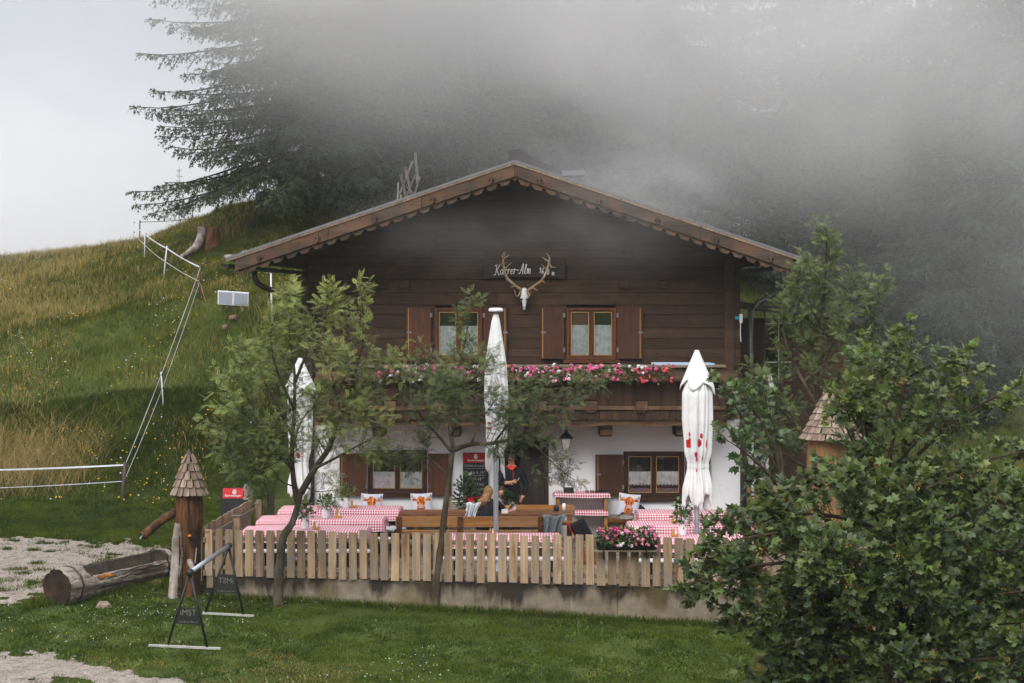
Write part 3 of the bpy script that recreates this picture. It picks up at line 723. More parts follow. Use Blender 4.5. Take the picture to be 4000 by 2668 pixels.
def scal(x, per=0.255):
    t = (abs(x - RX) / per) % 1.0
    if t < 0.42: return 0.055 * math.sin(math.pi * t / 0.42)          # arch cut up into the board
    u = (t - 0.42) / 0.58 * 3; return -0.022 * abs(math.sin(math.pi * u)) - 0.006 * (u > 1 and u < 2)
for s, xe in ((-1, XL), (1, XR)):
    e = xe; xs2 = [RX + s*0.002, e]
    def L(d): return lambda x: zr(x) - d
    MB().strip(xs2, L(-0.004), L(0.045), YB - 0.03, YB + 0.02).build('roof_edge_metal', M['tin_grey'], roof)
    MB().strip(xs2, L(0.046), L(0.084), YB - 0.02, YB + 0.02).build('edge_batten', M['picket'], roof)
    xs3 = [RX + s*0.002, e - s*0.16]
    nb = 3
    for k in range(nb):                       # the barge is three lengths of board, butted
        a = xs3[0] + (xs3[1] - xs3[0])*k/nb; b = xs3[0] + (xs3[1] - xs3[0])*(k + 1)/nb - s*0.004
        MB().strip([a, b], L(0.085), L(0.32), YB + 0.0, YB + 0.04).build('barge_board', M['barge'], roof, bevel=0.006)
    e2 = e - s*0.22; xs4 = [RX + s*0.002 + (e2 - RX)*k/900 for k in range(901)]
    MB().strip(xs4, L(0.30), lambda x: zr(x) - 0.405 + scal(x), YB + 0.045, YB + 0.07).build('scalloped_trim', M['barge'], roof)
    for px in ((1919, 1692, 1465, 1241, 1013) if s < 0 else (2107, 2340, 2569, 2797, 3010)):
        x = PX(px, YB); p = MB()
        p.box(x - 0.02, x + 0.02, YB - 0.07, YB + 0.03, zr(x) - 0.3, zr(x) - 0.16); p.box(x - 0.055, x + 0.055, YB - 0.045, YB, zr(x) - 0.225, zr(x) - 0.195)
        p.build('barge_peg', M['barge'], roof, bevel=0.006)
# gutters with their downpipes
for s, xe in ((-1, XL), (1, XR)):
    g = MB(); n = 8; R_ = 0.085; cx_ = xe + s*0.04; cz_ = zr(xe) - 0.12
    prof = [(cx_ + R_*math.cos(math.pi + math.pi*k/n), cz_ + R_*math.sin(math.pi + math.pi*k/n)) for k in range(n + 1)]
    prof += [(cx_ + (R_ - 0.012)*math.cos(2*math.pi - math.pi*k/n), cz_ + (R_ - 0.012)*math.sin(2*math.pi - math.pi*k/n)) for k in range(n + 1)]
    g.prism(prof, YB + 0.05, 47).build('gutter', M['tin_dark'], roof)
dp = MB().tube([P(993, 1058, 35.3), P(993, 1080, 35.3), P(1003, 1105, 35.3), P(1030, 1122, 35.3), P(1190, 1178, 35.7), P(1215, 1195, 35.85), P(1218, 1260, 35.9), P(1218, 1560, 35.9), (PX(1218, 35.9), 35.9, -0.1)], 0.058, 10)
dp.build('downpipe', M['tin_dark'], chalet, smooth=True)
MB().tube([P(3080, 1065, 37), P(3060, 1130, 37), P(2960, 1185, 36.4), P(2932, 1215, 36.0), (PX(2932, 35.93), 35.93, 3.0), (PX(2908, 35.93), 35.93, 2.2), (PX(2905, 35.93), 35.93, -0.1)], 0.055, 10).build('downpipe', M['tin_dark'], chalet, smooth=True)
# chimney with sloping sheet-metal cheeks
ch = MB(); D = 42.0
ch.prism([(PX(1986, D), 6.4), (PX(2064, D), 6.4), (PX(2064, D), PZ(606, D)), (PX(2030, D), PZ(589, D)), (PX(2012, D), PZ(589, D)), (PX(1986, D), PZ(598, D))], 41.6, 42.6)
ch.prism([(PX(2066, D), 6.3), (PX(2290, D), 6.0), (PX(2290, D), PZ(722, D)), (PX(2195, D), PZ(671, D)), (PX(2066, D), PZ(607, D))], 41.9, 42.6)
chim = ch.build('chimney', M['tin_dark'], roof)
MB().prism([(PX(2195, D), PZ(671, D)), (PX(2283, D), PZ(667, D)), (PX(2283, D), PZ(684, D)), (PX(2195, D), PZ(690, D))], 41.7, 42.7).build('chimney_flange', M['tin_grey'], chim)
for k in range(7):
    MB().cbox((PX(1986 + 0, D) + 0.01, 41.59, 7.1 + k*0.14), 0.02, 0.02, 0.02).build('rivet', M['tin_grey'], chim)

# ------------------------------------------------------------------ windows
def m_lace(name, hole, col=(0.93, 0.93, 0.95)):
    t = NT(name); v = t.coords((1, 1, 1), 'Object', True)
    vo = t.n('ShaderNodeTexVoronoi'); vo.inputs['Scale'].default_value = hole; t.l(v, vo.inputs['Vector'])
    n2 = t.noise(v, hole * 0.25, 2)
    a = t.math('ADD', t.ramp(vo.outputs['Distance'], [(0.3, 1.0), (0.55, 0.15)]), t.ramp(n2, [(0.46, 0.0), (0.56, 0.8)]), True)
    t.base(col); t.rough(0.9, 0.1)
    tr = t.n('ShaderNodeBsdfTransparent'); mx = t.n('ShaderNodeMixShader')
    t.l(t.math('ADD', t.math('MULTIPLY', a, 0.3), 0.7, True), mx.inputs[0]); t.l(tr.outputs[0], mx.inputs[1]); t.l(t.b.outputs[0], mx.inputs[2]); t.l(mx.outputs[0], t.out.inputs['Surface']); return t.m
M['lace'] = m_lace('white_lace', 34.0)
M['net'] = m_plain('red_check_net', srgb(132, 72, 72), 0.9, 0.1, 0, 0.4, 60)
def window(w, mats, sash, curtain, bead=True, red=False, proud=0.05, sill=True, wavy=True):
    x0, x1, z0, z1 = w['x0'], w['x1'], w['z0'], w['z1']; fw = sash; y0 = YF - proud
    f = MB()
    f.box(x0, x0 + fw, y0, YF + 0.1, z0, z1); f.box(x1 - fw, x1, y0, YF + 0.1, z0, z1)
    f.box(x0 + fw, x1 - fw, y0, YF + 0.1, z1 - fw, z1); f.box(x0 + fw, x1 - fw, y0, YF + 0.1, z0, z0 + fw)
    win = f.build('window', mats, chalet, bevel=0.006)
    xm = (x0 + x1)/2
    MB().box(xm - 0.018, xm + 0.018, y0 + 0.014, YF + 0.08, z0 + fw, z1 - fw).build('mullion', mats, win, bevel=0.005)
    for a, b, k in ((x0 + fw, xm - 0.018, 0), (xm + 0.018, x1 - fw, 1)):
        s = MB(); sw = 0.032; ya, yb = y0 + 0.02, YF + 0.06
        s.box(a + 0.002, a + sw, ya, yb, z0 + fw + 0.002, z1 - fw - 0.002); s.box(b - sw, b - 0.002, ya, yb, z0 + fw + 0.002, z1 - fw - 0.002)
        s.box(a + sw, b - sw, ya, yb, z1 - fw - sw, z1 - fw - 0.002); s.box(a + sw, b - sw, ya, yb, z0 + fw + 0.002, z0 + fw + sw)
        s.build('sash', mats, win, bevel=0.004)
        ga, gb, gc, gd = a + sw, b - sw, z0 + fw + sw, z1 - fw - sw
        bd = MB(); q = 0.011; ya = y0 + 0.012
        bd.box(ga, ga + q, ya, YF + 0.03, gc, gd); bd.box(gb - q, gb, ya, YF + 0.03, gc, gd); bd.box(ga + q, gb - q, ya, YF + 0.03, gd - q, gd); bd.box(ga + q, gb - q, ya, YF + 0.03, gc, gc + q)
        bd.build('glazing_bead', M['pane_bead'], win)
        MB().box(ga + q, gb - q, YF + 0.0, YF + 0.004, gc + q, gd - q).build('pane', M['glass'], win)
        c0, c1 = curtain; hh = gd - gc
        cb = MB(); nx = 40
        def zc(u, v, c0=c0, c1=c1, a=ga, b=gb):
            bot = gc + hh*c0 + (0.035*abs(math.sin(u*math.pi*7)) if wavy else 0.0); top = gc + hh*c1
            return (a - 0.02 + (b - a + 0.04)*u, YF + 0.026 + 0.010*math.sin(u*46 + k), bot + (top - bot)*v)
        cb.grid(zc, nx, 3); cb.build('lace_curtain', M['lace'], win, smooth=True)
        if red and k == 0:
            MB().box(ga - 0.02, gb + 0.02, YF + 0.045, YF + 0.05, gc + hh*0.68, gd).build('check_curtain', M['net'], win)
    if sill:
        MB().box(x0 - 0.07, x1 + 0.07, y0 - 0.05, YF + 0.0, z0 - 0.075, z0 - 0.002).build('sill', mats, win, bevel=0.01)
    return win
window(UPW[0], M['frame'], 0.055, (0.0, 0.68), wavy=False)
window(UPW[1], M['frame'], 0.055, (0.0, 0.70), red=True, wavy=False)
window(LOW[0], M['frame_dark'], 0.07, (0.0, 0.5), wavy=False, proud=0.03)
window(LOW[1], M['frame_dark'], 0.07, (0.18, 0.58), proud=0.03)
def shutter(x0, x1, z0, z1, hinge_left, y=YF - 0.07):
    s = MB().box(x0, x1, y - 0.03, y, z0, z1).build('shutter', M['shutter'], chalet, bevel=0.006)
    n = 2
    for k in range(1, n + 0):
        xx = x0 + (x1 - x0)*k/n; MB().box(xx - 0.004, xx + 0.004, y - 0.0325, y - 0.0305, z0 + 0.01, z1 - 0.01).build('board_gap', M['black'], s)
    xe = x1 if hinge_left else x0
    for zz in (z0 + 0.14, z1 - 0.2):
        MB().box(xe - 0.02, xe + 0.02, y - 0.045, y - 0.031, zz, zz + 0.09).build('hinge', M['tin_grey'], s)
    xl = x0 + 0.05 if hinge_left else x1 - 0.05
    MB().box(xl - 0.006, xl + 0.006, y - 0.034, y - 0.031, z0 + 0.02, z1 - 0.02).build('edge_strip', M['pane_bead'], s)
    MB().box(xl - 0.03, xl + 0.06, y - 0.046, y - 0.035, (z0 + z1)/2, (z0 + z1)/2 + 0.04).build('latch', M['tin_grey'], s)
for a, b, h in ((1587, 1685, True), (1890, 1982, False), (2110, 2203, True), (2411, 2509, False)): shutter(fx(a), fx(b), fz(1402), fz(1201), h)
for a, b, h in ((1328, 1434, True), (1672, 1764, False)): shutter(fx(a), fx(b), fz(1935), fz(1770), h)
for a, b, h in ((2325, 2433, True), (2674, 2773, False)): shutter(fx(a), fx(b), fz(1937), fz(1774), h)
# doorway: dark frame, a door leaf standing half open inside
d0, d1, _, dz = DOOR
mb = MB(); mb.box(d0, d0 + 0.08, YF - 0.02, YF + 0.3, -0.05, dz); mb.box(d1 - 0.08, d1, YF - 0.02, YF + 0.3, -0.05, dz); mb.box(d0 + 0.08, d1 - 0.08, YF - 0.02, YF + 0.3, dz - 0.09, dz)
mb.build('door_frame', M['frame_dark'], chalet, bevel=0.006)
M['door_leaf'] = m_wood('grey_brown_door', srgb(66, 58, 54), srgb(88, 78, 72), 'z', 0.6, 14, rand_v=0.02, knots=False, bump=0.1)
dl = MB().box(d0 + 0.42, d1 - 0.085, YF + 0.31, YF + 0.36, -0.02, dz - 0.1).build('door', M['door_leaf'], chalet)
MB().box(d1 - 0.19, d1 - 0.11, YF + 0.27, YF + 0.31, 0.98, 1.01).build('door_handle', M['black'], dl)

# ------------------------------------------------------------------ balcony
BY = 34.95
bal = MB().box(PX(1236, BY), PX(2836, BY), BY + 0.04, YF - 0.03, 2.46, 2.53).build('balcony', M['balcony'], chalet)
BX0, BX1 = PX(1236, BY), PX(2836, BY)
n = int((BX1 - BX0)/0.121); sw = (BX1 - BX0)/n
def slat(kind):
    zt, zb_ = 3.45, 2.6; w = sw - 0.004
    half = [(0, 2.70), (0.012, 2.74), (0.028, 2.81), (0.03, 2.85), (0.02, 2.9), (0.01, 2.97), (0.008, 3.0), (0.018, 3.02), (0.008, 3.04), (0.0, 3.08)]
    if kind == 0: return [(0, zb_), (w, zb_), (w, zt), (0, zt)]
    if kind == 1: return [(0, zb_), (w, zb_)] + [(w - a, z_) for a, z_ in half] + [(w, zt), (0, zt)]
    return [(0, zb_), (w, zb_), (w, zt), (0, zt)] + [(a, z_) for a, z_ in half[::-1]]
slm = [MB().prism(slat(k), -0.011, 0.011).mesh('balcony_slat', M['balcony']) for k in range(3)]
for i in range(n):
    k = {3: 1, 4: 2}.get(i % 8, 0)
    put(slm[k], 'balcony_slat', bal, (BX0 + i*sw, BY + rnd.uniform(-0.003, 0.003), 0))
# scalloped skirt below
tongue = [(0, 2.66), (0, 2.47), (0.012, 2.45), (0.035, 2.432), (sw/2, 2.422), (sw - 0.039, 2.432), (sw - 0.016, 2.45), (sw - 0.004, 2.47), (sw - 0.004, 2.66)]
tg = MB().prism(tongue, -0.012, 0.012).mesh('skirt_tongue', M['balcony'])
for i in range(n): put(tg, 'skirt_tongue', bal, (BX0 + i*sw, BY - 0.026 + rnd.uniform(-0.003, 0.003), 0))
def wave(x): 
    t = (x * 0.72) % 1.0
    return 0.045 * math.sin(math.pi*t)**0.7 - 0.012 * (abs(t - 0.5) > 0.42)
xs = list(np.linspace(BX0 - 0.03, BX1 + 0.03, 260))
MB().strip(xs, lambda x: 2.45, lambda x: 2.285 + wave(x), BY + 0.02, BY + 0.05).build('wavy_fascia', M['balcony_x'], bal)
post_x = [BX0 + 0.1]; xx = PX(2505, BY)
px_list = [PX(2505 + 196*k, BY) for k in range(-6, 2)]
edges = []
for xx in px_list:
    if xx < BX0 + 0.15: continue
    p = MB().box(xx - 0.118, xx + 0.118, BY - 0.06, BY - 0.014, 2.82, 3.3).build('balcony_post', M['balcony'], bal, bevel=0.006)
    b = MB(); b.box(xx - 0.118, xx + 0.118, BY - 0.12, BY - 0.014, 2.62, 2.8); b.box(xx - 0.08, xx + 0.08, BY - 0.10, BY - 0.03, 2.58, 2.62); b.build('post_block', M['balcony_x'], p, bevel=0.012)
    edges.append((xx - 0.12, xx + 0.12))
cur = BX0
for a, b in sorted(edges) + [(BX1, BX1)]:
    if a - cur > 0.1: MB().box(cur, a, BY - 0.085, BY - 0.014, 2.63, 2.705).build('lower_rail', M['balcony_x'], bal, bevel=0.01)
    cur = b
MB().box(BX0, BX1, BY - 0.05, BY + 0.3, 3.452, 3.5).build('hand_rail', M['rail'], bal, bevel=0.008)
# flower trough hung outside the rail
TX0, TX1, TY = PX(1225, 34.62), PX(2888, 34.62), 34.62
tr_ = MB().strip(list(np.linspace(TX0, TX1, 240)), lambda x: 3.385, lambda x: 3.21 + 0.7*wave(x), TY, TY + 0.03).build('flower_trough', M['balcony_x'], bal)
MB().box(TX0, TX1, TY + 0.03, BY - 0.02, 3.2, 3.225).build('trough_floor', M['balcony_x'], bal)
for a in (TX0, TX1 - 0.03): MB().prism([(TY, 3.21), (TY, 3.39), (TY - 0.02, 3.45), (TY + 0.04, 3.45), (BY - 0.05, 3.4), (BY - 0.05, 3.21)], a, a + 0.029, 'x').build('trough_end', M['balcony_x'], bal)
for sx in (BX0 + 0.012, BX1 - 0.012): MB().box(sx - 0.012, sx + 0.012, BY + 0.02, YF - 0.03, 2.4, 3.45).build('balcony_side', M['balcony'], bal)
for px in (1477, 1774, 2071, 2368, 2665):
    x = PX(px, 35.1); MB().prism([(35.08, 2.12), (35.08, 2.24), (35.02, 2.28), (35.02, 2.455), (YF - 0.01, 2.455), (YF - 0.01, 2.08), (35.3, 2.08), (35.2, 2.12)], x - 0.115, x + 0.115, 'x').build('corbel', M['log_dark'], chalet, bevel=0.008)
# things left lying on the hand rail: a bundle of pale blue profiles
bb = MB()
for k in range(4): bb.box(PX(2545, 35.1), PX(2788 - 12*k, 35.1), BY + 0.0 + k*0.06, BY + 0.045 + k*0.06, 3.502, 3.535 + 0.012*(k % 2))
M['pale_blue'] = m_plain('pale_blue_profile', srgb(176, 194, 212), 0.5)
tag(bb.build('profile_bundle', M['pale_blue']), 'pale blue metal profiles lying on the balcony rail', 'profiles')
# white repeater box with its turquoise tag and cable, on the corner board
wb = thing('router_box', 'white plastic box with turquoise tab and dangling cable on the corner', 'router', (PX(2893, 35.9), 35.9, fz(1245)), None, 0, True)
MB().cbox((PX(2894, 35.9), 35.885, fz(1244)), 0.06, 0.05, 0.18).build('box_housing', M['white'], wb, bevel=0.008)
M['turquoise'] = m_plain('turquoise_plastic', srgb(30, 150, 170), 0.5)
MB().cbox((PX(2880, 35.9), 35.895, fz(1241)), 0.09, 0.02, 0.06).build('side_tab', M['turquoise'], wb)
MB().tube([P(2893, 1262, 35.89), P(2892, 1300, 35.9), P(2894, 1335, 35.89)], 0.009, 6).build('cable', M['white'], wb)
# dark plate reading WC by the corner
wc = thing('toilet_sign', 'small dark sign plate reading WC at the house corner', 'sign', (PX(2906, 35.8), 35.8, 2.0), None, 0, True)
MB().box(PX(2889, 35.8), PX(2924, 35.8), 35.79, 35.815, fz(1697), fz(1662)).build('plate', M['black'], wc)
o = put(text_mesh('wc_lettering', 'WC', 0.12, M['white_print']), 'lettering', wc, (PX(2906, 35.8), 35.786, fz(1679)), (math.pi/2, 0, 0))

# side wing: brown boarded wall with barred windows, set back right of the house
AX0, AX1, AY = 4.62, 7.2, 39.0
wing = MB(); holed(wing, AX0, AX1, -0.3, 4.35, [(PX(2985, AY), PX(3105, AY), PZ(1338, AY), PZ(1210, AY)), (PX(2985, AY), PX(3105, AY), PZ(1490, AY), PZ(1360, AY))], AY, AY + 0.12)
wing.box(AX1 - 0.12, AX1, AY + 0.12, 44, -0.3, 4.35)
wg = wing.build('side_wing', M['log_dark'], chalet)
MB().box(AX0, AX1 - 0.2, AY + 0.6, AY + 0.7, -0.3, 4.35).build('wing_interior', M['room'], chalet)
MB().prism([(AX0 + 0.02, 4.75), (AX1 + 0.5, 4.35), (AX1 + 0.5, 4.25), (AX0 + 0.02, 4.65)], AY - 0.5, 44.5).build('wing_roof', M['tin_dark'], chalet)
for za, zb in ((1338, 1210), (1490, 1360)):
    a, b, c_, d = PX(2985, AY), PX(3105, AY), PZ(za, AY), PZ(zb, AY)
    wn = MB().box(a + 0.03, b - 0.03, AY + 0.05, AY + 0.054, c_ + 0.03, d - 0.03).build('wing_window', M['glass'], chalet)
    g = MB(); g.box(a, b, AY - 0.01, AY + 0.05, c_, c_ + 0.028); g.box(a, b, AY - 0.01, AY + 0.05, d - 0.028, d); g.box(a, a + 0.028, AY - 0.01, AY + 0.05, c_ + 0.028, d - 0.028); g.box(b - 0.028, b, AY - 0.01, AY + 0.05, c_ + 0.028, d - 0.028)
    g.build('wing_window_frame', M['frame'], wn)
    g = MB(); xm = (a + b)/2 - 0.02; zm = (c_ + d)/2 + 0.05; g.box(xm, xm + 0.016, AY + 0.02, AY + 0.045, c_ + 0.03, d - 0.03); g.box(a + 0.03, b - 0.03, AY + 0.024, AY + 0.04, zm, zm + 0.016); g.build('glazing_bar', M['white'], wn)
# ------------------------------------------------------------------ terrace: slab, retaining wall, paving
def FL(x): return 30.2 - (x + 5.16)*0.19            # the fence line's distance at x
FX0, FX1 = PX(800, 30.2), 6.3
t = MB(); t.prism([(FX0 + 0.06, FL(FX0) + 0.12), (FX1, FL(FX1) + 0.12), (FX1, YF - 0.001), (FX0 + 0.2, YF - 0.001)], -0.5, -0.001, 'z')
def m_paving_bed():
    q = NT('paving_bed'); v = q.coords(rand=False); q.base(q.ramp(q.noise(v, 9, 5), [(0.3, srgb(74, 64, 54)), (0.7, srgb(118, 104, 90))])); q.rough(0.95, 0.1); q.bump(q.noise(v, 40, 4), 0.6, 0.02); return q.m
M['paving_bed'] = m_paving_bed()
terrace = t.build('terrace', M['paving_bed']); tag(terrace, 'paved terrace in front of the chalet', None, None, 'structure')
# small stone setts
M['sett'] = m_plain('grey_brown_sett', srgb(132, 116, 100), 0.9, 0.2, 0, 0.3, 5, 0.4)
rng = random.Random(3); st = MB()
y = 29.2
row = 0
while y < YF - 0.1:
    d = rng.uniform(0.12, 0.15); x = -5.0 + (row % 2)*0.08
    while x < 5.2:
        w = rng.uniform(0.14, 0.22)
        if y > FL(x) + 0.2: 
            h = rng.uniform(0.004, 0.016); st.add([(x, y, 0), (x + w - 0.02, y, 0), (x + w - 0.02, y + d - 0.02, 0), (x, y + d - 0.02, 0), (x + 0.008, y + 0.008, h), (x + w - 0.028, y + 0.008, h), (x + w - 0.028, y + d - 0.028, h), (x + 0.008, y + d - 0.028, h)], [(0, 1, 5, 4), (1, 2, 6, 5), (2, 3, 7, 6), (3, 0, 4, 7), (4, 5, 6, 7)])
        x += w
    y += d; row += 1
so = st.build('setts', M['sett'], terrace); so['kind'] = 'stuff'
# retaining wall in cast sections
rw = thing('retaining_wall', 'low stained concrete wall under the front picket fence', 'wall', (0, 29.5, -0.3), None, 0, True)
cuts = [FX0 - 0.02, -2.9, -0.6, 1.7, 4.0, FX1]
def fzb(x): return 0.155 + (x + 5.16)*0.007           # foot of the pickets
for a, b in zip(cuts, cuts[1:]):
    q = MB(); b2 = b - 0.006
    nn = 12; vs_ = []; fs = []
    for i in range(nn + 1):
        x = a + (b2 - a)*i/nn; zt = fzb(x) - 0.02
        vs_ += [(x, FL(x) + 0.03, -0.7), (x, FL(x) + 0.03 + 0.006*math.sin(x*9), zt - 0.02), (x, FL(x) + 0.055, zt), (x, FL(x) + 0.28, zt), (x, FL(x) + 0.28, -0.7)]
    for i in range(nn):
        for k in range(4): fs.append((i*5 + k, i*5 + k + 1, i*5 + 6 + k, i*5 + 5 + k))
    fs += [(0, 1, 2, 3, 4), tuple(nn*5 + k for k in (4, 3, 2, 1, 0))]
    q.add(vs_, fs).build('wall_section', M['concrete'], rw)

# ------------------------------------------------------------------ picket fence
pf = thing('picket_fence', 'long weathered picket fence along the terrace front', 'fence', (0, 29.4, 0.16), None, 0, True)
ang = math.atan(-0.19)
pk = []
for k in range(6):
    w = 0.128 + 0.004*(k % 3); h = 0.775 + 0.006*(k % 4); sk = rng.uniform(-0.004, 0.004); b = MB(); c = 0.004
    b.add([(-w/2 + c, -0.012, 0), (w/2 - c, -0.012, 0), (w/2 - c + sk, -0.012, h), (-w/2 + c + sk, -0.012, h), (-w/2, -0.008, 0), (w/2, -0.008, 0), (w/2 + sk, -0.008, h + sk*2), (-w/2 + sk, -0.008, h), (-w/2, 0.012, 0), (w/2, 0.012, 0), (w/2 + sk, 0.012, h + sk*2), (-w/2 + sk, 0.012, h)],
          [(0, 1, 2, 3), (0, 3, 7, 4), (1, 5, 6, 2), (3, 2, 6, 7), (0, 4, 5, 1), (4, 7, 11, 8), (5, 9, 10, 6), (7, 6, 10, 11), (8, 11, 10, 9), (4, 8, 9, 5)])
    pk.append(b.mesh('picket', M['picket']))
x = FX0 + 0.07; i = 0
while x < 5.6:
    o = put(pk[rng.randrange(6)], 'picket', pf, (x, FL(x) - 0.015, fzb(x) + rng.uniform(-0.012, 0.012)), (0, rng.uniform(-0.012, 0.012), ang), (1, 1, 1 + rng.uniform(-0.012, 0.02)))
    x += 0.18 * math.cos(ang) * rng.uniform(0.985, 1.015); i += 1
for zz, hh in ((0.63, 0.07), (0.14, 0.07)):
    for a, b in ((FX0, -2.2), (-2.19, 0.9), (0.91, 3.7), (3.71, 6.2)):
        MB().beam((a, FL(a) + 0.024, fzb(a) + zz), (b, FL(b) + 0.024, fzb(b) + zz), 0.045, hh).build('fence_rail', M['rail'], pf, bevel=0.005)
for x in (FX0 + 0.02, -3.3, -1.35, 0.75, 2.8, 4.9):
    MB().box(x - 0.05, x + 0.05, FL(x) + 0.05, FL(x) + 0.15, fzb(x) - 0.02, fzb(x) + 0.74).build('fence_post', M['rail'], pf, bevel=0.006)
# side fence running back to the house
sf = thing('side_fence', 'short fence of close boards running back beside the fountain', 'fence', (-5.15, 32.3, 0), None, 0, True)
A = Vector((FX0 - 0.05, 30.15, 0)); B = Vector((PX(985, 34.4), 34.4, 0)); n = 27; dv = (B - A)
sb = MB().box(-0.011, 0.011, -0.07, 0.07, 0, 0.9).mesh('side_board', M['picket'])
for k in range(n):
    p = A + dv*((k + 0.5)/n); put(sb, 'side_board', sf, (p.x, p.y, 0.06 + rng.uniform(-0.006, 0.006)), (0, 0, -math.atan2(dv.x, dv.y)), (1, 1, rng.uniform(0.985, 1.015)))
for zz in (0.76, 0.2): MB().beam(A + Vector((0.05, 0, zz)), B + Vector((0.05, 0, zz)), 0.05, 0.09).build('side_rail', M['rail'], sf, bevel=0.005)
for fr in (0.02, 0.52, 0.98):
    p = A + dv*fr; MB().box(p.x + 0.08, p.x + 0.19, p.y - 0.06, p.y + 0.06, -0.05, 0.88).build('side_post', M['picket'], sf, bevel=0.006)
    MB().box(p.x + 0.06, p.x + 0.21, p.y - 0.08, p.y + 0.08, 0.882, 0.9).build('post_cap', M['rail'], sf)
gp = MB().box(PX(1000, 34.6), PX(1022, 34.6), 34.55, 34.62, -0.02, 0.92)
tag(gp.build('gate_board', M['picket'], None, bevel=0.006), 'upright weathered board at the end of the side fence', 'board')
# darker boards of a second fence behind it
for k, (px, top) in enumerate(((1040, 1930), (1062, 1915))):
    tag(MB().box(PX(px - 9, 36), PX(px + 9, 36), 35.96, 36.02, gz1(PX(px, 36), 36) - 0.1, PZ(top, 36)).build('dark_post', M['bark_dark'], None, bevel=0.008), ['shorter dark wooden post behind the side fence', 'taller dark wooden post behind the side fence'][k], 'post', 'dark posts behind the side fence')

# ------------------------------------------------------------------ tables, cloths, benches
def table_parts(root, L_, W, top, leg):
    MB().box(-L_/2, L_/2, -W/2, W/2, 0.705, 0.745).build('table_top', M[top], root, bevel=0.006)
    for sx in (-1, 1):
        q = MB(); xx = sx*(L_/2 - 0.35)
        q.beam((xx, -W/2 + 0.08, 0.0), (xx, -0.05, 0.70), 0.035, 0.05); q.beam((xx, W/2 - 0.08, 0.0), (xx, 0.05, 0.70), 0.035, 0.05); q.box(xx - 0.016, xx + 0.016, -W/2 + 0.1, W/2 - 0.1, 0.3, 0.335)
        q.build('trestle_leg', M[leg], root)
def bench_parts(root, L_, top, leg):
    MB().box(-L_/2, L_/2, -0.13, 0.13, 0.43, 0.465).build('bench_seat', M[top], root, bevel=0.006)
    for sx in (-1, 1):
        xx = sx*(L_/2 - 0.3); q = MB(); q.box(xx - 0.02, xx + 0.02, -0.11, -0.07, 0, 0.43); q.box(xx - 0.02, xx + 0.02, 0.07, 0.11, 0, 0.43); q.box(xx - 0.02, xx + 0.02, -0.07, 0.07, 0.12, 0.15)
        q.build('bench_leg', M[leg], root)
M['bench_white'] = m_wood('pale_painted_bench', srgb(176, 174, 176), srgb(206, 204, 206), 'x', 0.6, 14, rand_v=0.04, knots=False)
def cloth_mesh(L_, W, drop, seed):
    r = random.Random(seed); nx, ny = 72, 26; vs_ = []; uv = []
    ex, ey = L_/2, W/2; tot_x = L_ + 2*drop; tot_y = W + 2*drop
    ph = [r.uniform(0, 6.28) for _ in range(6)]
    for j in range(ny + 1):
        for i in range(nx + 1):
            u = -tot_x/2 + tot_x*i/nx; v = -tot_y/2 + tot_y*j/ny
            x = max(-ex, min(ex, u)); y = max(-ey, min(ey, v)); dx = abs(u) - ex; dy = abs(v) - ey; z = 0.0
            d = max(dx, dy, 0); 
            if dx > 0 and dy > 0:              # corner: hangs in a fold
                z = -max(dx, dy); k = min(dx, dy); x += math.copysign(0.02 + 0.35*k, u); y += math.copysign(0.02 + 0.35*k, v); z -= 0.25*k
            elif dx > 0: z = -dx; x += math.copysign(0.012 + dx*(0.08 + 0.05*math.sin(v*13 + ph[0])), u)
            elif dy > 0: z = -dy; y += math.copysign(0.012 + dy*(0.08 + 0.05*math.sin(u*9 + ph[1]) + 0.03*math.sin(u*21 + ph[2])), v)
            else: z = 0.002*math.sin(u*5 + ph[3])*math.sin(v*7 + ph[4]); 
            if d > 0: z += 0.012*math.sin(u*3.1 + ph[5])*(d/drop)
            vs_.append((x, y, z)); uv.append((u, v))
    fs = [(j*(nx+1) + i, j*(nx+1) + i + 1, (j+1)*(nx+1) + i + 1, (j+1)*(nx+1) + i) for j in range(ny) for i in range(nx)]
    me = bpy.data.meshes.new('tablecloth'); me.from_pydata(vs_, [], fs); me.materials.append(M['check'])
    ul = me.uv_layers.new(name='UVMap')
    for l in me.loops: ul.data[l.index].uv = uv[l.vertex_index]
    me.polygons.foreach_set('use_smooth', [True]*len(fs)); me.update(); return me
TABLES = [  # x0px, x1px, D of the centre, label for table, label for cloth
    (1095, 1568, 34.75, 'back', 'left'), (1012, 1505, 33.2, 'middle', 'left'), (948, 1440, 31.65, 'front', 'left'),
    (1690, 2190, 30.75, 'front', 'centre'),
    (2488, 2930, 34.15, 'back', 'right'), (2452, 2930, 32.4, 'middle', 'right'), (2440, 2930, 30.55, 'front', 'right')]
where = {'left': 'near the leaning rowan', 'centre': 'behind the forked thin rowan', 'right': 'under the right parasol'}
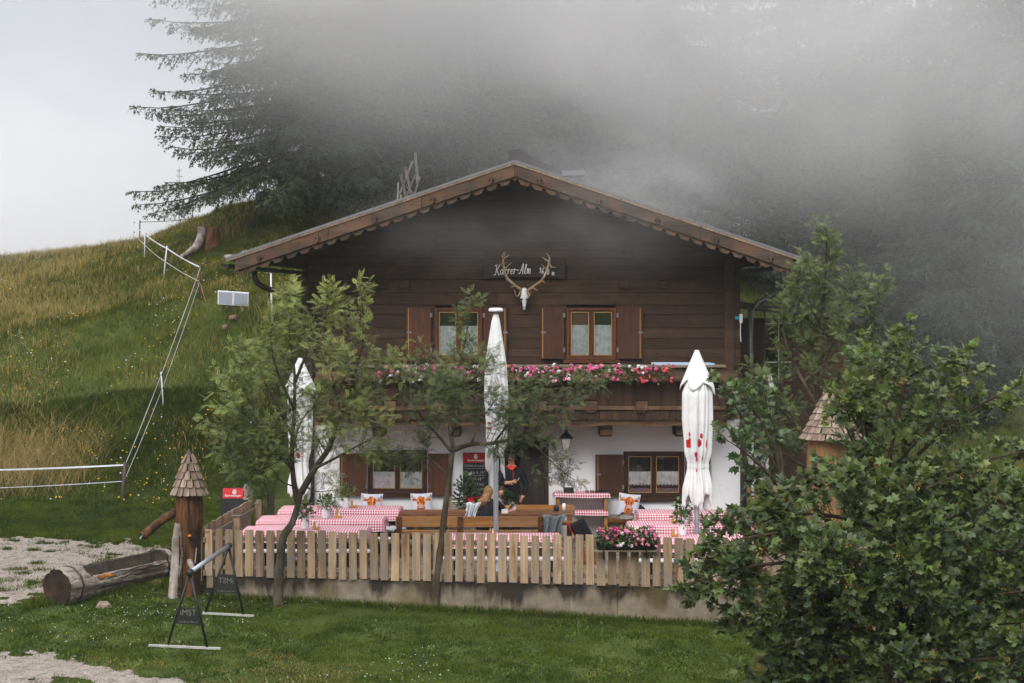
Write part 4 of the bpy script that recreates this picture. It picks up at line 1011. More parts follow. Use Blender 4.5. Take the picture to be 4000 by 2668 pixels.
for k, (a, b, D, rowv, side) in enumerate(TABLES):
    xa, xb = PX(a, D), PX(b, D); xc = (xa + xb)/2; L_ = xb - xa - 0.06
    tt = thing('beer_table', '%s-row trestle table under checked cloth, %s' % (rowv, where[side]), 'table', (xc, D, 0), 'cloth-covered tables on the terrace')
    table_parts(tt, L_, 0.72, 'bench_white', 'black')
    co = bpy.data.objects.new('tablecloth', cloth_mesh(L_ + 0.02, 0.74, 0.2 if k != 3 else 0.16, k)); co.location = (xc, D, 0.752); COL.objects.link(co)
    tag(co, 'red and white checked cloth on the %s-row table %s' % (rowv, where[side]), 'tablecloth', 'checked tablecloths')
    for s, nm in ((-1, 'fence side'), (1, 'house side')):
        if k in (3,) and s > 0: continue
        if FL(xc) + 0.35 > D + s*0.62: continue
        bn = thing('beer_bench', 'pale backless bench on the %s of the %s table, %s' % (nm, rowv, where[side]), 'bench', (xc + 0.12, D + s*0.62, 0), 'pale backless benches')
        bench_parts(bn, L_ + 0.1, 'bench_white', 'black')
# big brown table with backed benches where the guests sit
bt = thing('wooden_table', 'long brown wooden table where the guests sit', 'table', (PX(1880, 34.2), 34.2, 0))
xa, xb = PX(1560, 34.2) - bt.location.x, PX(2243, 34.2) - bt.location.x
for j in range(4): MB().box(xa, xb, -0.36 + j*0.18, -0.36 + j*0.18 + 0.175, 0.69, 0.74).build('table_board', M['bench_dark'], bt, bevel=0.006)
for xx in (xa + 0.35, xb - 0.35):
    for yy in (-0.28, 0.28): MB().box(xx - 0.045, xx + 0.045, yy - 0.045, yy + 0.045, 0, 0.69).build('table_leg', M['bench_dark'], bt)
def backed_bench(label, x0, x1, y, face, posts):
    """face +1: the sitter looks away from the camera"""
    o = thing('backed_bench', label, 'bench', ((x0 + x1)/2, y, 0), 'wooden benches with backs'); hx = (x1 - x0)/2
    MB().box(-hx, hx, min(0.05*face, 0.43*face), max(0.05*face, 0.43*face), 0.42, 0.465).build('bench_seat', M['bench'], o, bevel=0.008)
    q = MB(); r0 = 0.57
    q.add([(-hx, -0.02, r0), (hx - 0.06, -0.02, r0), (hx, -0.02, r0 + 0.05), (hx, -0.02, r0 + 0.15), (hx - 0.05, -0.02, r0 + 0.195), (-hx, -0.02, r0 + 0.195), (-hx, 0.02, r0), (hx - 0.06, 0.02, r0), (hx, 0.02, r0 + 0.05), (hx, 0.02, r0 + 0.15), (hx - 0.05, 0.02, r0 + 0.195), (-hx, 0.02, r0 + 0.195)],
          [(0, 1, 2, 3, 4, 5), (11, 10, 9, 8, 7, 6)] + [(i, i + 6, (i + 1) % 6 + 6, (i + 1) % 6) for i in range(6)])
    q.build('backrest', M['bench'], o, bevel=0.008)
    for xx in posts:
        MB().box(xx - 0.05 - o.location.x, xx + 0.05 - o.location.x, min(-0.05*face, 0.0), max(-0.05*face, 0) + 0.0, 0.0, r0 + 0.2).build('bench_post', M['bench_dark'], o, bevel=0.006) if face > 0 else MB().box(xx - 0.05 - o.location.x, xx + 0.05 - o.location.x, 0.022, 0.07, 0.0, r0 + 0.2).build('bench_post', M['bench_dark'], o, bevel=0.006)
        MB().box(xx - 0.035 - o.location.x, xx + 0.035 - o.location.x, min(0.34*face, 0.4*face), max(0.34*face, 0.4*face), 0, 0.42).build('bench_leg', M['bench_dark'], o)
    return o
backed_bench('honey-brown bench turning its long back to the fence', PX(1545, 33.25), PX(2122, 33.25), 33.25, 1, (PX(1798, 33.25), PX(2112, 33.25), PX(1560, 33.25)))
backed_bench('honey-brown bench with its back to the open door', PX(1985, 35.1), PX(2246, 35.1), 35.1, -1, (PX(2010, 35.1), PX(2225, 35.1)))
# log benches along the wall
def wall_bench(label, x0, x1):
    o = thing('wall_bench', label, 'bench', ((x0 + x1)/2, 35.65, 0), 'log benches along the house wall'); hx = (x1 - x0)/2
    MB().tube([(-hx, 0, 0.40), (-hx*0.3, 0.01, 0.405), (hx*0.4, -0.01, 0.40), (hx, 0, 0.40)], [0.075, 0.08, 0.078, 0.074], 8).build('front_log', M['bench_dark'], o, smooth=True)
    MB().box(-hx, hx, -0.05, 0.3, 0.43, 0.475).build('seat_slab', M['grey_wood'], o, bevel=0.01)
    for xx in (-hx + 0.3, hx - 0.3): MB().tube([(xx, 0.05, 0), (xx, 0.05, 0.38)], 0.06, 8).build('log_leg', M['bench_dark'], o, smooth=True)
    return o
wall_bench('log bench against the plaster left of the door', PX(1350, 35.6), PX(1795, 35.6))
wall_bench('log bench under the right ground-floor window', PX(2370, 35.6), PX(2830, 35.6))
def fur(label, px0, px1, D):
    n = 26; w = PX(px1, D) - PX(px0, D); q = MB(); r = random.Random(px0)
    def f(u, v):
        a = (u - 0.5)*w; b = (v - 0.5)*0.3; e = max(0, 1 - (2*abs(u - 0.5))**6)*max(0, 1 - (2*abs(v - 0.5))**6)
        return (PX((px0 + px1)/2, D) + a, D + 0.12 + b - 0.02, 0.478 + 0.06*e*(0.6 + 0.4*r.random()) - (0.05 if v < 0.12 else 0))
    q.grid(f, n, 10); o = q.build('fur_throw', M['fur']); tag(o, label, 'throw', 'grey fur throws on the wall benches'); return o
fur('shaggy grey fur throw on the bench left of the door', 1560, 1720, 35.6); fur('shaggy grey fur throw beside the black jacket', 2420, 2510, 35.6)
# wall console with checked cloths
cs = thing('wall_console', 'narrow wooden console with two checked shelves right of the door', 'console', (PX(2275, 35.75), 35.75, 0), None, 0, True)
x0, x1 = PX(2168, 35.6), PX(2378, 35.6)
for xx in (x0 + 0.06, x1 - 0.06):
    for yy in (35.6, 35.9): MB().box(xx - 0.035, xx + 0.035, yy - 0.035, yy + 0.035, 0, 0.9).build('console_post', M['bench'], cs, bevel=0.005)
for zz, px0, px1 in ((0.9, x0, x1), (0.55, x0 + 0.35, x1 - 0.04)):
    MB().box(px0, px1, 35.55, 35.95, zz, zz + 0.03).build('console_shelf', M['bench'], cs)
    w = px1 - px0; cm = cloth_mesh(w, 0.42, 0.075, 40); put(cm, 'shelf_cloth', cs, ((px0 + px1)/2, 35.745, zz + 0.038))
# ------------------------------------------------------------------ parasols
def parasol(name, label, px, D, top_py, bot_py, R, seed, tie=None, red=None, cap=True, cape=None, mat='canvas'):
    """a closed parasol: folded canopy gathered round its mast"""
    x = PX(px, D); zt, zb = PZ(top_py, D), PZ(bot_py, D); H = zt - zb
    o = thing(name, label, 'parasol', (x, D, 0), 'closed white parasols', 0, True); r = random.Random(seed)
    MB().lathe([(0.3, 0), (0.3, 0.05), (0.06, 0.08), (0.045, 0.4), (0.04, zt - 0.02)], (x, D, 0), 14).build('mast', M['steel'], o, smooth=True)
    if cap: MB().lathe([(0.02, -0.04), (0.125, -0.035), (0.13, 0.0), (0.1, 0.025), (0.02, 0.03)], (x, D, zt), 18).build('cap', M['white'], o, smooth=True)
    nf = 8; ph = [r.uniform(0, 6.28) for _ in range(8)]; sk = [r.uniform(-0.35, 0.35) for _ in range(nf)]
    def rad(a, t):
        """t 0 at the top, 1 at the hem"""
        base = np.interp(t, [0, 0.06, 0.3, 0.5, 0.62, 0.8, 1.0], [0.12, 0.34, 0.84, 0.98, 0.92, 0.86, 0.95])*R
        if tie is not None: base = np.interp(t, [0, 0.06, 0.25, 0.42, tie - 0.08, tie - 0.02, tie + 0.02, tie + 0.14, 1.0], [0.12, 0.34, 0.97, 1.0, 0.86, 0.66, 0.66, 0.90, 0.86])*R
        fold = 0.6*abs(math.sin(a*3.5 + ph[0] + 0.8*math.sin(t*3 + ph[1]))) + 0.4*abs(math.sin(a*6.5 + ph[3] + 0.5*math.sin(t*4 + ph[2]))); amp = np.interp(t, [0, 0.1, 0.45, 1], [0.02, 0.14, 0.4, 0.55])
        rr = base*(1 - amp*(1 - fold)) + R*0.10*math.sin(3*a + ph[2] + 4*t)*t + R*0.03*math.sin(17*a + ph[3] + t*2)*t
        return rr
    def hem(a): return 1.0 - (0.2 if tie is None else 0.085)*abs(math.sin(a*2 + ph[4]))**1.3 - 0.045*abs(math.sin(a*3.5 + ph[5]))
    def pt(a, t, off=0.0):
        rr = rad(a, t) + off; return (x + rr*math.cos(a), D + rr*math.sin(a), zt - 0.03 - H*t*1.0)
    q = MB(); q.grid(lambda u, v: pt(u*2*math.pi, v*hem(u*2*math.pi)), 120, 60, True)
    cn = q.build('canopy', M[mat], o, smooth=True)
    if cape is not None:
        def cp(u, v):
            a = u*2*math.pi; b = a + cape*math.sin(a)**2; c_ = abs(math.cos(2*b)); hm = 0.205 + 0.06*c_**2.0 + 0.02*math.sin(a + 1); t_ = v*hm
            rr = np.interp(t_, [0, 0.015, 0.22, 0.34], [0.03, 0.05, 0.29, 0.33])*(0.92 + 0.09*c_**1.3) + 0.010*math.sin(a*9 + 0.8 + v)*v**1.5
            return (x + rr*math.cos(a), D + rr*math.sin(a)*0.92, zt + 0.02 - H*t_)
        q = MB(); q.grid(cp, 90, 24, True); cc = q.build('canopy_cape', M[mat], o, smooth=True); cc.modifiers.new('thick', 'SOLIDIFY').thickness = 0.006
    sm = cn.modifiers.new('thick', 'SOLIDIFY'); sm.thickness = 0.006
    if tie is not None:
        q = MB(); q.grid(lambda u, v: pt(u*2*math.pi, tie - 0.012 + 0.024*v, 0.008), 60, 3, True); tb = q.build('tie_band', M['canvas'], o, smooth=True)
    return o, pt
M['canvas'].node_tree
M['canvas_cream'] = m_plain('cream_canvas', (0.72, 0.70, 0.64), 0.85, 0.15, 0, 0.07, 3, 0.1)
def decal(parent, pt, outline, a0, t0, sa, st, mat, name='print_mark'):
    """a printed mark lying on the folded canvas"""
    q = MB(); n = 7
    def f(u, v):
        xx, zz = outline(u, v); return pt(a0 + xx*sa, t0 + zz*st, 0.006)
    q.grid(f, n, n); return q.build(name, mat, parent)
rect = lambda u, v: (u - 0.5, v - 0.5)
disc = lambda u, v: ((u - 0.5)*math.sqrt(max(0, 1 - (2*v - 1)**2*0.98)), v - 0.5)
FR = -math.pi/2
o1, pt1 = parasol('parasol', 'closed white parasol half hidden by the leaning rowan', 1172, 33.0, 1402, 1960, 0.25, 2, tie=0.72, cap=False, cape=0.9)
decal(o1, pt1, disc, FR - 0.1, 0.66, 0.5, 0.04, M['red'])
o2, pt2 = parasol('parasol', 'tallest closed white parasol, in front of the doorway', 1937, 31.4, 1209, 1868, 0.225, 5, tie=None, mat='canvas')
for k, (da, t_, m_) in enumerate(((-0.5, 0.55, 'blue_print'), (-0.5, 0.58, 'blue_print'), (0.1, 0.55, 'blue_print'), (0.15, 0.6, 'blue_print'), (0.6, 0.57, 'red'), (0.6, 0.62, 'red'), (-0.7, 0.66, 'red'), (-0.72, 0.69, 'red'))):
    decal(o2, pt2, rect, FR + da, t_, 0.42, 0.012, M[m_])
o3, pt3 = parasol('parasol', 'closed white parasol with red letters and a tie band', 2722, 31.2, 1372, 2000, 0.285, 11, tie=0.70, cap=False, cape=0.35)
for da, t_, sa, st_, sh in ((-0.62, 0.50, 0.2, 0.03, disc), (-0.62, 0.553, 0.2, 0.062, rect), (-0.95, 0.56, 0.15, 0.05, rect), (0.25, 0.51, 0.16, 0.034, disc), (0.12, 0.555, 0.3, 0.05, disc), (0.75, 0.56, 0.22, 0.06, disc), (-0.15, 0.625, 0.26, 0.035, disc), (-0.08, 0.655, 0.2, 0.03, disc), (0.45, 0.65, 0.2, 0.03, disc), (-0.12, 0.725, 0.12, 0.02, rect)):
    decal(o3, pt3, sh, FR + da, t_, sa, st_, M['red'])
# small furled sunshade with red script, and its pole, beside the side wing
sh = thing('furled_awning', 'white cloth with red script hanging beside the side wing', 'awning', (PX(2960, 37.2), 37.2, 0), None, 0, True)
q = MB(); q.grid(lambda u, v: (PX(2918 + 85*u, 37.2), 37.2 + 0.05*math.sin(u*19) + 0.02*math.sin(u*43), PZ(1745 + 140*v + 14*math.sin(u*9)*v, 37.2)), 30, 8)
q.build('cloth', M['canvas'], sh, smooth=True)

MB().tube([(PX(2937, 37.2), 37.1, 0), (PX(2937, 37.2), 37.1, 2.0)], 0.02, 8).build('pole', M['white'], sh)
# yellow boarded counter right of the house corner
yc = thing('board_counter', 'yellow boarded counter standing beside the side wing', 'counter', (PX(2985, 38), 38, 0), None, 0, True)
for r_ in range(5):
    for c_ in range(3):
        xa = PX(2915 + 72*c_, 38); xb = PX(2915 + 72*(c_ + 1) - 2, 38); zb_ = PZ(1925 + 33*r_, 38); MB().box(xa, xb, 37.9 - 0.02*r_, 37.94, zb_, zb_ + 0.165).build('counter_board', M['yellow_board'], yc, bevel=0.008)

tag(MB().beam(P(3003, 1462, 36.6), P(3023, 1540, 36.5), 0.09, 0.025, (0, 1, 0)).build('white_plank', M['white'], None, bevel=0.004), 'white plank leaning in front of the side wing', 'plank')
# ------------------------------------------------------------------ sign, skull and antlers on the gable
sg = thing('name_sign', 'dark arched board lettered in white script above the windows', 'sign', (PX(2045, 35.9), 35.9, 3.9), None, 0, True)
D = 35.9
def arc(px): return 8*((px - 2050)/165)**2
q = MB(); q.strip(list(np.linspace(PX(1890, D), PX(2208, D), 40)), lambda x: PZ(1012 + arc(2000 + x*F_PX/D)*1.6, D), lambda x: PZ(1083 + arc(2000 + x*F_PX/D)*1.2, D), D - 0.02, D + 0.02); q.build('board', M['sign_board'], sg, bevel=0.006)
STROKES = {  # handwriting in a unit box, baseline 0, x-height 1
 'K': [[(0.0, 1.75), (0.15, 1.95), (0.35, 1.8), (0.35, 0.2), (0.15, 0.0), (0.0, 0.1)], [(0.95, 1.95), (0.5, 1.0), (0.62, 0.85), (0.95, 0.0), (1.1, 0.1)]],
 'a': [[(0.6, 0.9), (0.3, 1.0), (0.05, 0.6), (0.15, 0.1), (0.4, 0.1), (0.6, 0.7), (0.6, 0.95), (0.6, 0.2), (0.75, 0.05)]],
 'r': [[(0.0, 0.9), (0.12, 1.0), (0.15, 0.0), (0.18, 0.7), (0.4, 1.0), (0.5, 0.8)]],
 'e': [[(0.05, 0.45), (0.4, 0.65), (0.35, 0.95), (0.12, 0.85), (0.05, 0.35), (0.25, 0.02), (0.5, 0.2)]],
 '-': [[(0.05, 0.75), (0.5, 0.78)]],
 'A': [[(-0.1, 0.2), (0.05, 0.02), (0.3, 0.5), (0.55, 1.9), (0.65, 1.9), (0.7, 0.1), (0.85, 0.02)], [(0.2, 0.75), (0.75, 0.8)]],
 'l': [[(0.05, 0.3), (0.3, 1.3), (0.35, 1.85), (0.2, 1.8), (0.15, 0.3), (0.3, 0.02), (0.42, 0.15)]],
 'm': [[(0.0, 0.9), (0.1, 1.0), (0.12, 0.0), (0.15, 0.7), (0.32, 1.0), (0.4, 0.0), (0.43, 0.7), (0.6, 1.0), (0.68, 0.7), (0.7, 0.1), (0.85, 0.02)]],
 '1': [[(0.0, 1.2), (0.35, 1.75), (0.25, 0.0)]],
 '6': [[(0.5, 1.7), (0.15, 1.0), (0.1, 0.3), (0.35, 0.05), (0.55, 0.4), (0.35, 0.8), (0.12, 0.55)]],
 '7': [[(0.05, 1.6), (0.5, 1.65), (0.25, 0.0)]],
 '8': [[(0.3, 0.9), (0.05, 1.3), (0.3, 1.7), (0.5, 1.35), (0.3, 0.9), (0.05, 0.4), (0.3, 0.05), (0.55, 0.4), (0.3, 0.9)]]}
def script(txt, px0, py0, s_px, parent, drift, D=35.87, sp_=0.1):
    x = px0; 
    for i, ch_ in enumerate(txt):
        if ch_ == ' ': x += s_px*0.5; continue
        q = MB(); mxw = 0
        for st_ in STROKES[ch_]:
            pts = [P(x + a*s_px + b*s_px*0.12, py0 + drift(x) - b*s_px, D) for a, b in st_]; mxw = max(mxw, max(a for a, b in st_))
            # round the corners
            pp = []
            for k in range(len(pts) - 1):
                p0 = pts[max(k - 1, 0)]; p1 = pts[k]; p2 = pts[k + 1]; p3 = pts[min(k + 2, len(pts) - 1)]
                for u in (0, 0.33, 0.66): pp.append(0.5*((2*p1) + (p2 - p0)*u + (2*p0 - 5*p1 + 4*p2 - p3)*u*u + (3*p1 - p0 - 3*p2 + p3)*u**3))
            pp.append(pts[-1]); q.tube(pp, 0.0075, 5)
        q.build('letter', M['white_print'], parent, smooth=True); x += (mxw + sp_)*s_px
script('Karrer-Alm', 1929, 1074, 19.5, sg, lambda x: -6*math.sin((x - 1929)/150*1.2))
script('1678 m', 2106, 1068, 13.0, sg, lambda x: (x - 2106)*0.16, sp_=0.32)
sk = thing('stag_skull', 'pale stag skull with branching antlers on the gable', 'skull', (PX(2047, 35.85), 35.85, fz(1160)), None, 0, True)
D = 35.8
def sp(x, y, dy=0.0): return P(1850 + x*400/2091, 950 + y*300/1568, D + dy)
prof = [(912, 34, 0.04), (935, 50, 0.05), (985, 58, 0.06), (1040, 68, 0.065), (1085, 88, 0.07), (1125, 84, 0.065), (1165, 66, 0.06), (1210, 48, 0.05), (1260, 38, 0.045), (1310, 36, 0.035), (1350, 26, 0.025), (1362, 10, 0.015)]
q = MB(); n = 14; vs_ = []; fs = []
for yy, hw, dp in prof:
    c = sp(1035 + (yy - 912)*0.0, yy); w = hw*400/2091*D/F_PX
    for k in range(n):
        a = 2*math.pi*k/n; vs_.append((c.x + w*math.cos(a), c.y + dp*math.sin(a)*1.1, c.z))
for i in range(len(prof) - 1):
    for k in range(n): fs.append((i*n + k, i*n + (k + 1) % n, (i + 1)*n + (k + 1) % n, (i + 1)*n + k))
fs += [tuple(range(n)), tuple((len(prof) - 1)*n + k for k in range(n))]
skull = q.add(vs_, fs).build('skull', M['bone'], sk, smooth=True)
for xx in (985, 1080): 
    c = sp(xx, 1145); MB().lathe([(0.001, -0.02), (0.02, -0.012), (0.024, 0), (0.02, 0.012), (0.001, 0.02)], (c.x, c.y - 0.045, c.z), 10).build('eye_socket', M['black'], skull, smooth=True)
for xx in (1012, 1050):
    c = sp(xx, 1300); MB().lathe([(0.001, -0.035), (0.009, -0.01), (0.008, 0.01), (0.001, 0.03)], (c.x, c.y - 0.03, c.z), 8).build('nasal_opening', M['black'], skull, smooth=True)
def antler(beams):
    q = MB()
    for pts, r0, r1 in beams:
        m = len(pts); q.tube([sp(*p) for p in pts], [r0 + (r1 - r0)*(k/(m - 1)) for k in range(m)], 8)
    return q.build('antler', M['antler'], sk, smooth=True)
antler([([(985, 960), (900, 900), (840, 860, -0.04), (760, 790, -0.07), (690, 720, -0.1), (645, 620, -0.12), (620, 500, -0.13), (600, 400, -0.13), (605, 320, -0.13)], 0.03, 0.022),
        ([(605, 320, -0.13), (580, 260, -0.13), (600, 215, -0.12), (650, 160, -0.12)], 0.02, 0.004), ([(610, 320, -0.13), (625, 240, -0.16), (655, 190, -0.18)], 0.018, 0.004), ([(610, 320, -0.13), (660, 285, -0.14), (738, 228, -0.15)], 0.02, 0.004),
        ([(600, 440, -0.13), (540, 435, -0.18), (450, 440, -0.2)], 0.018, 0.004), ([(600, 430, -0.13), (560, 410, -0.2), (545, 370, -0.24)], 0.014, 0.003), ([(600, 430, -0.14), (650, 415, -0.2), (688, 375, -0.22)], 0.014, 0.003),
        ([(635, 530, -0.13), (680, 475, -0.17), (785, 388, -0.2)], 0.019, 0.004), ([(700, 740, -0.1), (680, 770, -0.16), (655, 720, -0.22)], 0.016, 0.004), ([(860, 870, -0.03), (810, 885, -0.12), (750, 895, -0.2)], 0.016, 0.004), ([(960, 970), (930, 1050, -0.08), (885, 1090, -0.16), (850, 1040, -0.22), (840, 955, -0.26)], 0.02, 0.005)])
antler([([(1100, 970), (1160, 930), (1220, 890, -0.04), (1300, 830, -0.07), (1390, 765, -0.1), (1450, 660, -0.12), (1500, 540, -0.13), (1530, 440, -0.13), (1545, 370, -0.13)], 0.03, 0.022),
        ([(1545, 370, -0.13), (1550, 290, -0.13), (1520, 240, -0.14), (1480, 195, -0.14)], 0.02, 0.004), ([(1545, 370, -0.13), (1480, 345, -0.14), (1430, 300, -0.16), (1385, 275, -0.17)], 0.02, 0.004), ([(1555, 430, -0.13), (1590, 490, -0.18), (1640, 490, -0.2), (1688, 488, -0.22)], 0.017, 0.004),
        ([(1500, 520, -0.13), (1440, 490, -0.2), (1390, 430, -0.22)], 0.017, 0.004), ([(1390, 765, -0.1), (1430, 790, -0.16), (1445, 815, -0.2)], 0.016, 0.004), ([(1210, 895, -0.04), (1250, 935, -0.12), (1300, 970, -0.18), (1305, 945, -0.2)], 0.015, 0.004), ([(1115, 980), (1130, 1050, -0.08), (1150, 1100, -0.14), (1170, 1050, -0.2), (1165, 980, -0.24)], 0.02, 0.005)])
sq = MB(); sq.tube([P(2918 + 78*u, 1832 - 9*math.sin(u*38)*(1 - 0.3*math.sin(u*11)) + 4*math.sin(u*7), 37.1) for u in np.linspace(0, 1, 90)], 0.011, 5); sq.build('red_script', M['red'], sh)
# lantern
ln = thing('wall_lantern', 'four-sided wall lantern with milky panes beside the door', 'lantern', (PX(2211, 35.6), 35.6, 2.0), None, 0, True)
x, y = PX(2211, 35.6), 35.6; z0, z1 = PZ(1758, y), PZ(1712, y)
def frus(q, a, za, b, zb): q.add([(x + sx*a, y + sy*a, za) for sx, sy in ((-1, -1), (1, -1), (1, 1), (-1, 1))] + [(x + sx*b, y + sy*b, zb) for sx, sy in ((-1, -1), (1, -1), (1, 1), (-1, 1))], [(0, 1, 5, 4), (1, 2, 6, 5), (2, 3, 7, 6), (3, 0, 4, 7), (3, 2, 1, 0), (4, 5, 6, 7)])
q = MB(); frus(q, 0.055, z0, 0.098, z1); q.build('lantern_panes', M['milk'], ln)
q = MB()
for sx, sy in ((-1, -1), (1, -1), (1, 1), (-1, 1)): q.tube([(x + sx*0.057, y + sy*0.057, z0), (x + sx*0.1, y + sy*0.1, z1)], 0.009, 6)
q.box(x - 0.065, x + 0.065, y - 0.065, y + 0.065, z0 - 0.014, z0 - 0.001); q.build('lantern_frame', M['brass'], ln)
q = MB(); frus(q, 0.135, z1 + 0.001, 0.13, z1 + 0.02); frus(q, 0.12, z1 + 0.021, 0.06, z1 + 0.1); frus(q, 0.04, z1 + 0.1, 0.035, z1 + 0.17); q.build('lantern_roof', M['black'], ln)
MB().lathe([(0.03, 0), (0.02, -0.02), (0.028, -0.035), (0.004, -0.06)], (x, y, z0 - 0.014), 10).build('lantern_finial', M['brass'], ln, smooth=True)
MB().tube([(x, y, z1 + 0.16), (x, y + 0.1, z1 + 0.22), (x, y + 0.38, z1 + 0.2)], 0.016, 8).build('lantern_arm', M['black'], ln)
put(text_mesh('lantern_lettering', 'Starkenberger', 0.024, M['black'], 0.0005), 'lettering', ln, (x, y - 0.09, (z0 + z1)/2 + 0.01), (math.pi/2 + 0.18, 0, 0))
put(text_mesh('lantern_word', 'Bier', 0.02, M['red'], 0.0005), 'lettering', ln, (x, y - 0.083, (z0 + z1)/2 - 0.025), (math.pi/2 + 0.18, 0, 0))

# chalk boards
def emblem(parent, c, s, mat):
    """the brewery's mark: a crowned ring"""
    q = MB(); x, y, z = c
    q.lathe([(s*0.5, -0.001), (s*0.5, 0.001), (s*0.36, 0.001), (s*0.36, -0.001)], (0, 0, 0), 18, False)
    for k in (-1, 0, 1): q.add([(k*s*0.3 - s*0.12, s*0.5, 0), (k*s*0.3 + s*0.12, s*0.5, 0), (k*s*0.3, s*0.85, 0)], [(0, 1, 2)])
    q.add([(-s*0.2, -s*0.2, 0), (s*0.2, -s*0.2, 0), (s*0.22, s*0.2, 0), (-s*0.22, s*0.2, 0)], [(0, 1, 2, 3)])
    o = q.build('emblem', mat, parent); o.location = c; o.rotation_euler = (math.pi/2, 0, 0); return o
cb = thing('menu_board', 'tall chalk board with red header on the wall left of the door', 'board', (PX(1858, 35.9), 35.9, 0.9), None, 0, True)
x0, x1 = PX(1808, 35.9), PX(1908, 35.9); yb = 35.93; xm = (x0 + x1)/2
MB().box(x0, x1, yb, yb + 0.02, fz(1936), fz(1808)).build('slate', M['chalk_board'], cb)
MB().box(x0, x1, yb, yb + 0.02, fz(1807), fz(1767)).build('header', M['dark_red'], cb)
MB().box(x0, x1, yb, yb + 0.02, fz(1949), fz(1937)).build('footer', M['dark_red'], cb)
emblem(cb, (xm, yb - 0.003, fz(1784)), 0.075, M['white_print'])
put(text_mesh('board_name', 'Starkenberger', 0.058, M['white_print'], 0.0005, 'CENTER', 0.15), 'lettering', cb, (xm, yb - 0.003, fz(1797)), (math.pi/2, 0, 0))
for tx_, py, sz in (('ÖFFNUNGSZEIT', 1819, 0.066), ('DI-SA 9-19°°', 1846, 0.082), ('SO  9-18°°', 1870, 0.078), ('RASTTAG', 1891, 0.075), ('WARME KÜCHE', 1910, 0.066), ('BIS 18', 1928, 0.07)):
    put(text_mesh('chalk_line', tx_, sz, M['chalk'], 0.0004, 'CENTER', 0.1), 'chalk_writing', cb, (xm, yb - 0.003, fz(py)), (math.pi/2, 0, rnd.uniform(-0.01, 0.01)))
for py in (1830, 1857): MB().box(x0 + 0.04, x1 - 0.06, yb - 0.002, yb - 0.001, fz(py), fz(py) + 0.006).build('chalk_line_mark', M['chalk'], cb)
ab = thing('pavement_sign', 'black sandwich board with a red header behind the side fence', 'sign', (PX(912, 35.0), 35.0, 0), None, 0, True)
D = 35.0; g0 = gz1(PX(912, D), D)
for s, nm in ((0, 'front_panel'), (1, 'rear_panel')):
    q = MB(); y0, y1 = D - 0.25 + 0.5*s, D + (0.02 if s else -0.02); zt = PZ(1903, D)
    def pan(q, xa, xb, f0, f1, th):
        ya = y0 + (y1 - y0)*f0; yb_ = y0 + (y1 - y0)*f1; za = g0 + (zt - g0)*f0; zb_ = g0 + (zt - g0)*f1
        q.add([(xa, ya, za), (xb, ya, za), (xb, yb_, zb_), (xa, yb_, zb_), (xa, ya + th, za), (xb, ya + th, za), (xb, yb_ + th, zb_), (xa, yb_ + th, zb_)], [(0, 1, 2, 3), (7, 6, 5, 4), (0, 4, 5, 1), (1, 5, 6, 2), (2, 6, 7, 3), (3, 7, 4, 0)])
    pan(q, PX(866, D), PX(955, D), 0.08, 1.0, 0.02); pn = q.build(nm, M['chalk_board'], ab)
    if not s:
        q = MB(); pan(q, PX(872, D), PX(951, D), 0.80, 0.985, -0.006); q.build('header', M['red'], pn)
        zz = PZ(1922, D); emblem(ab, (PX(918, D), y1 - 0.055, zz), 0.08, M['white_print'])
        put(text_mesh('sign_name', 'Starkenberger', 0.055, M['white_print'], 0.0005, 'CENTER', 0.15), 'lettering', ab, (PX(912, D), y1 - 0.065, PZ(1934, D)), (math.pi/2 - 0.2, 0, 0))

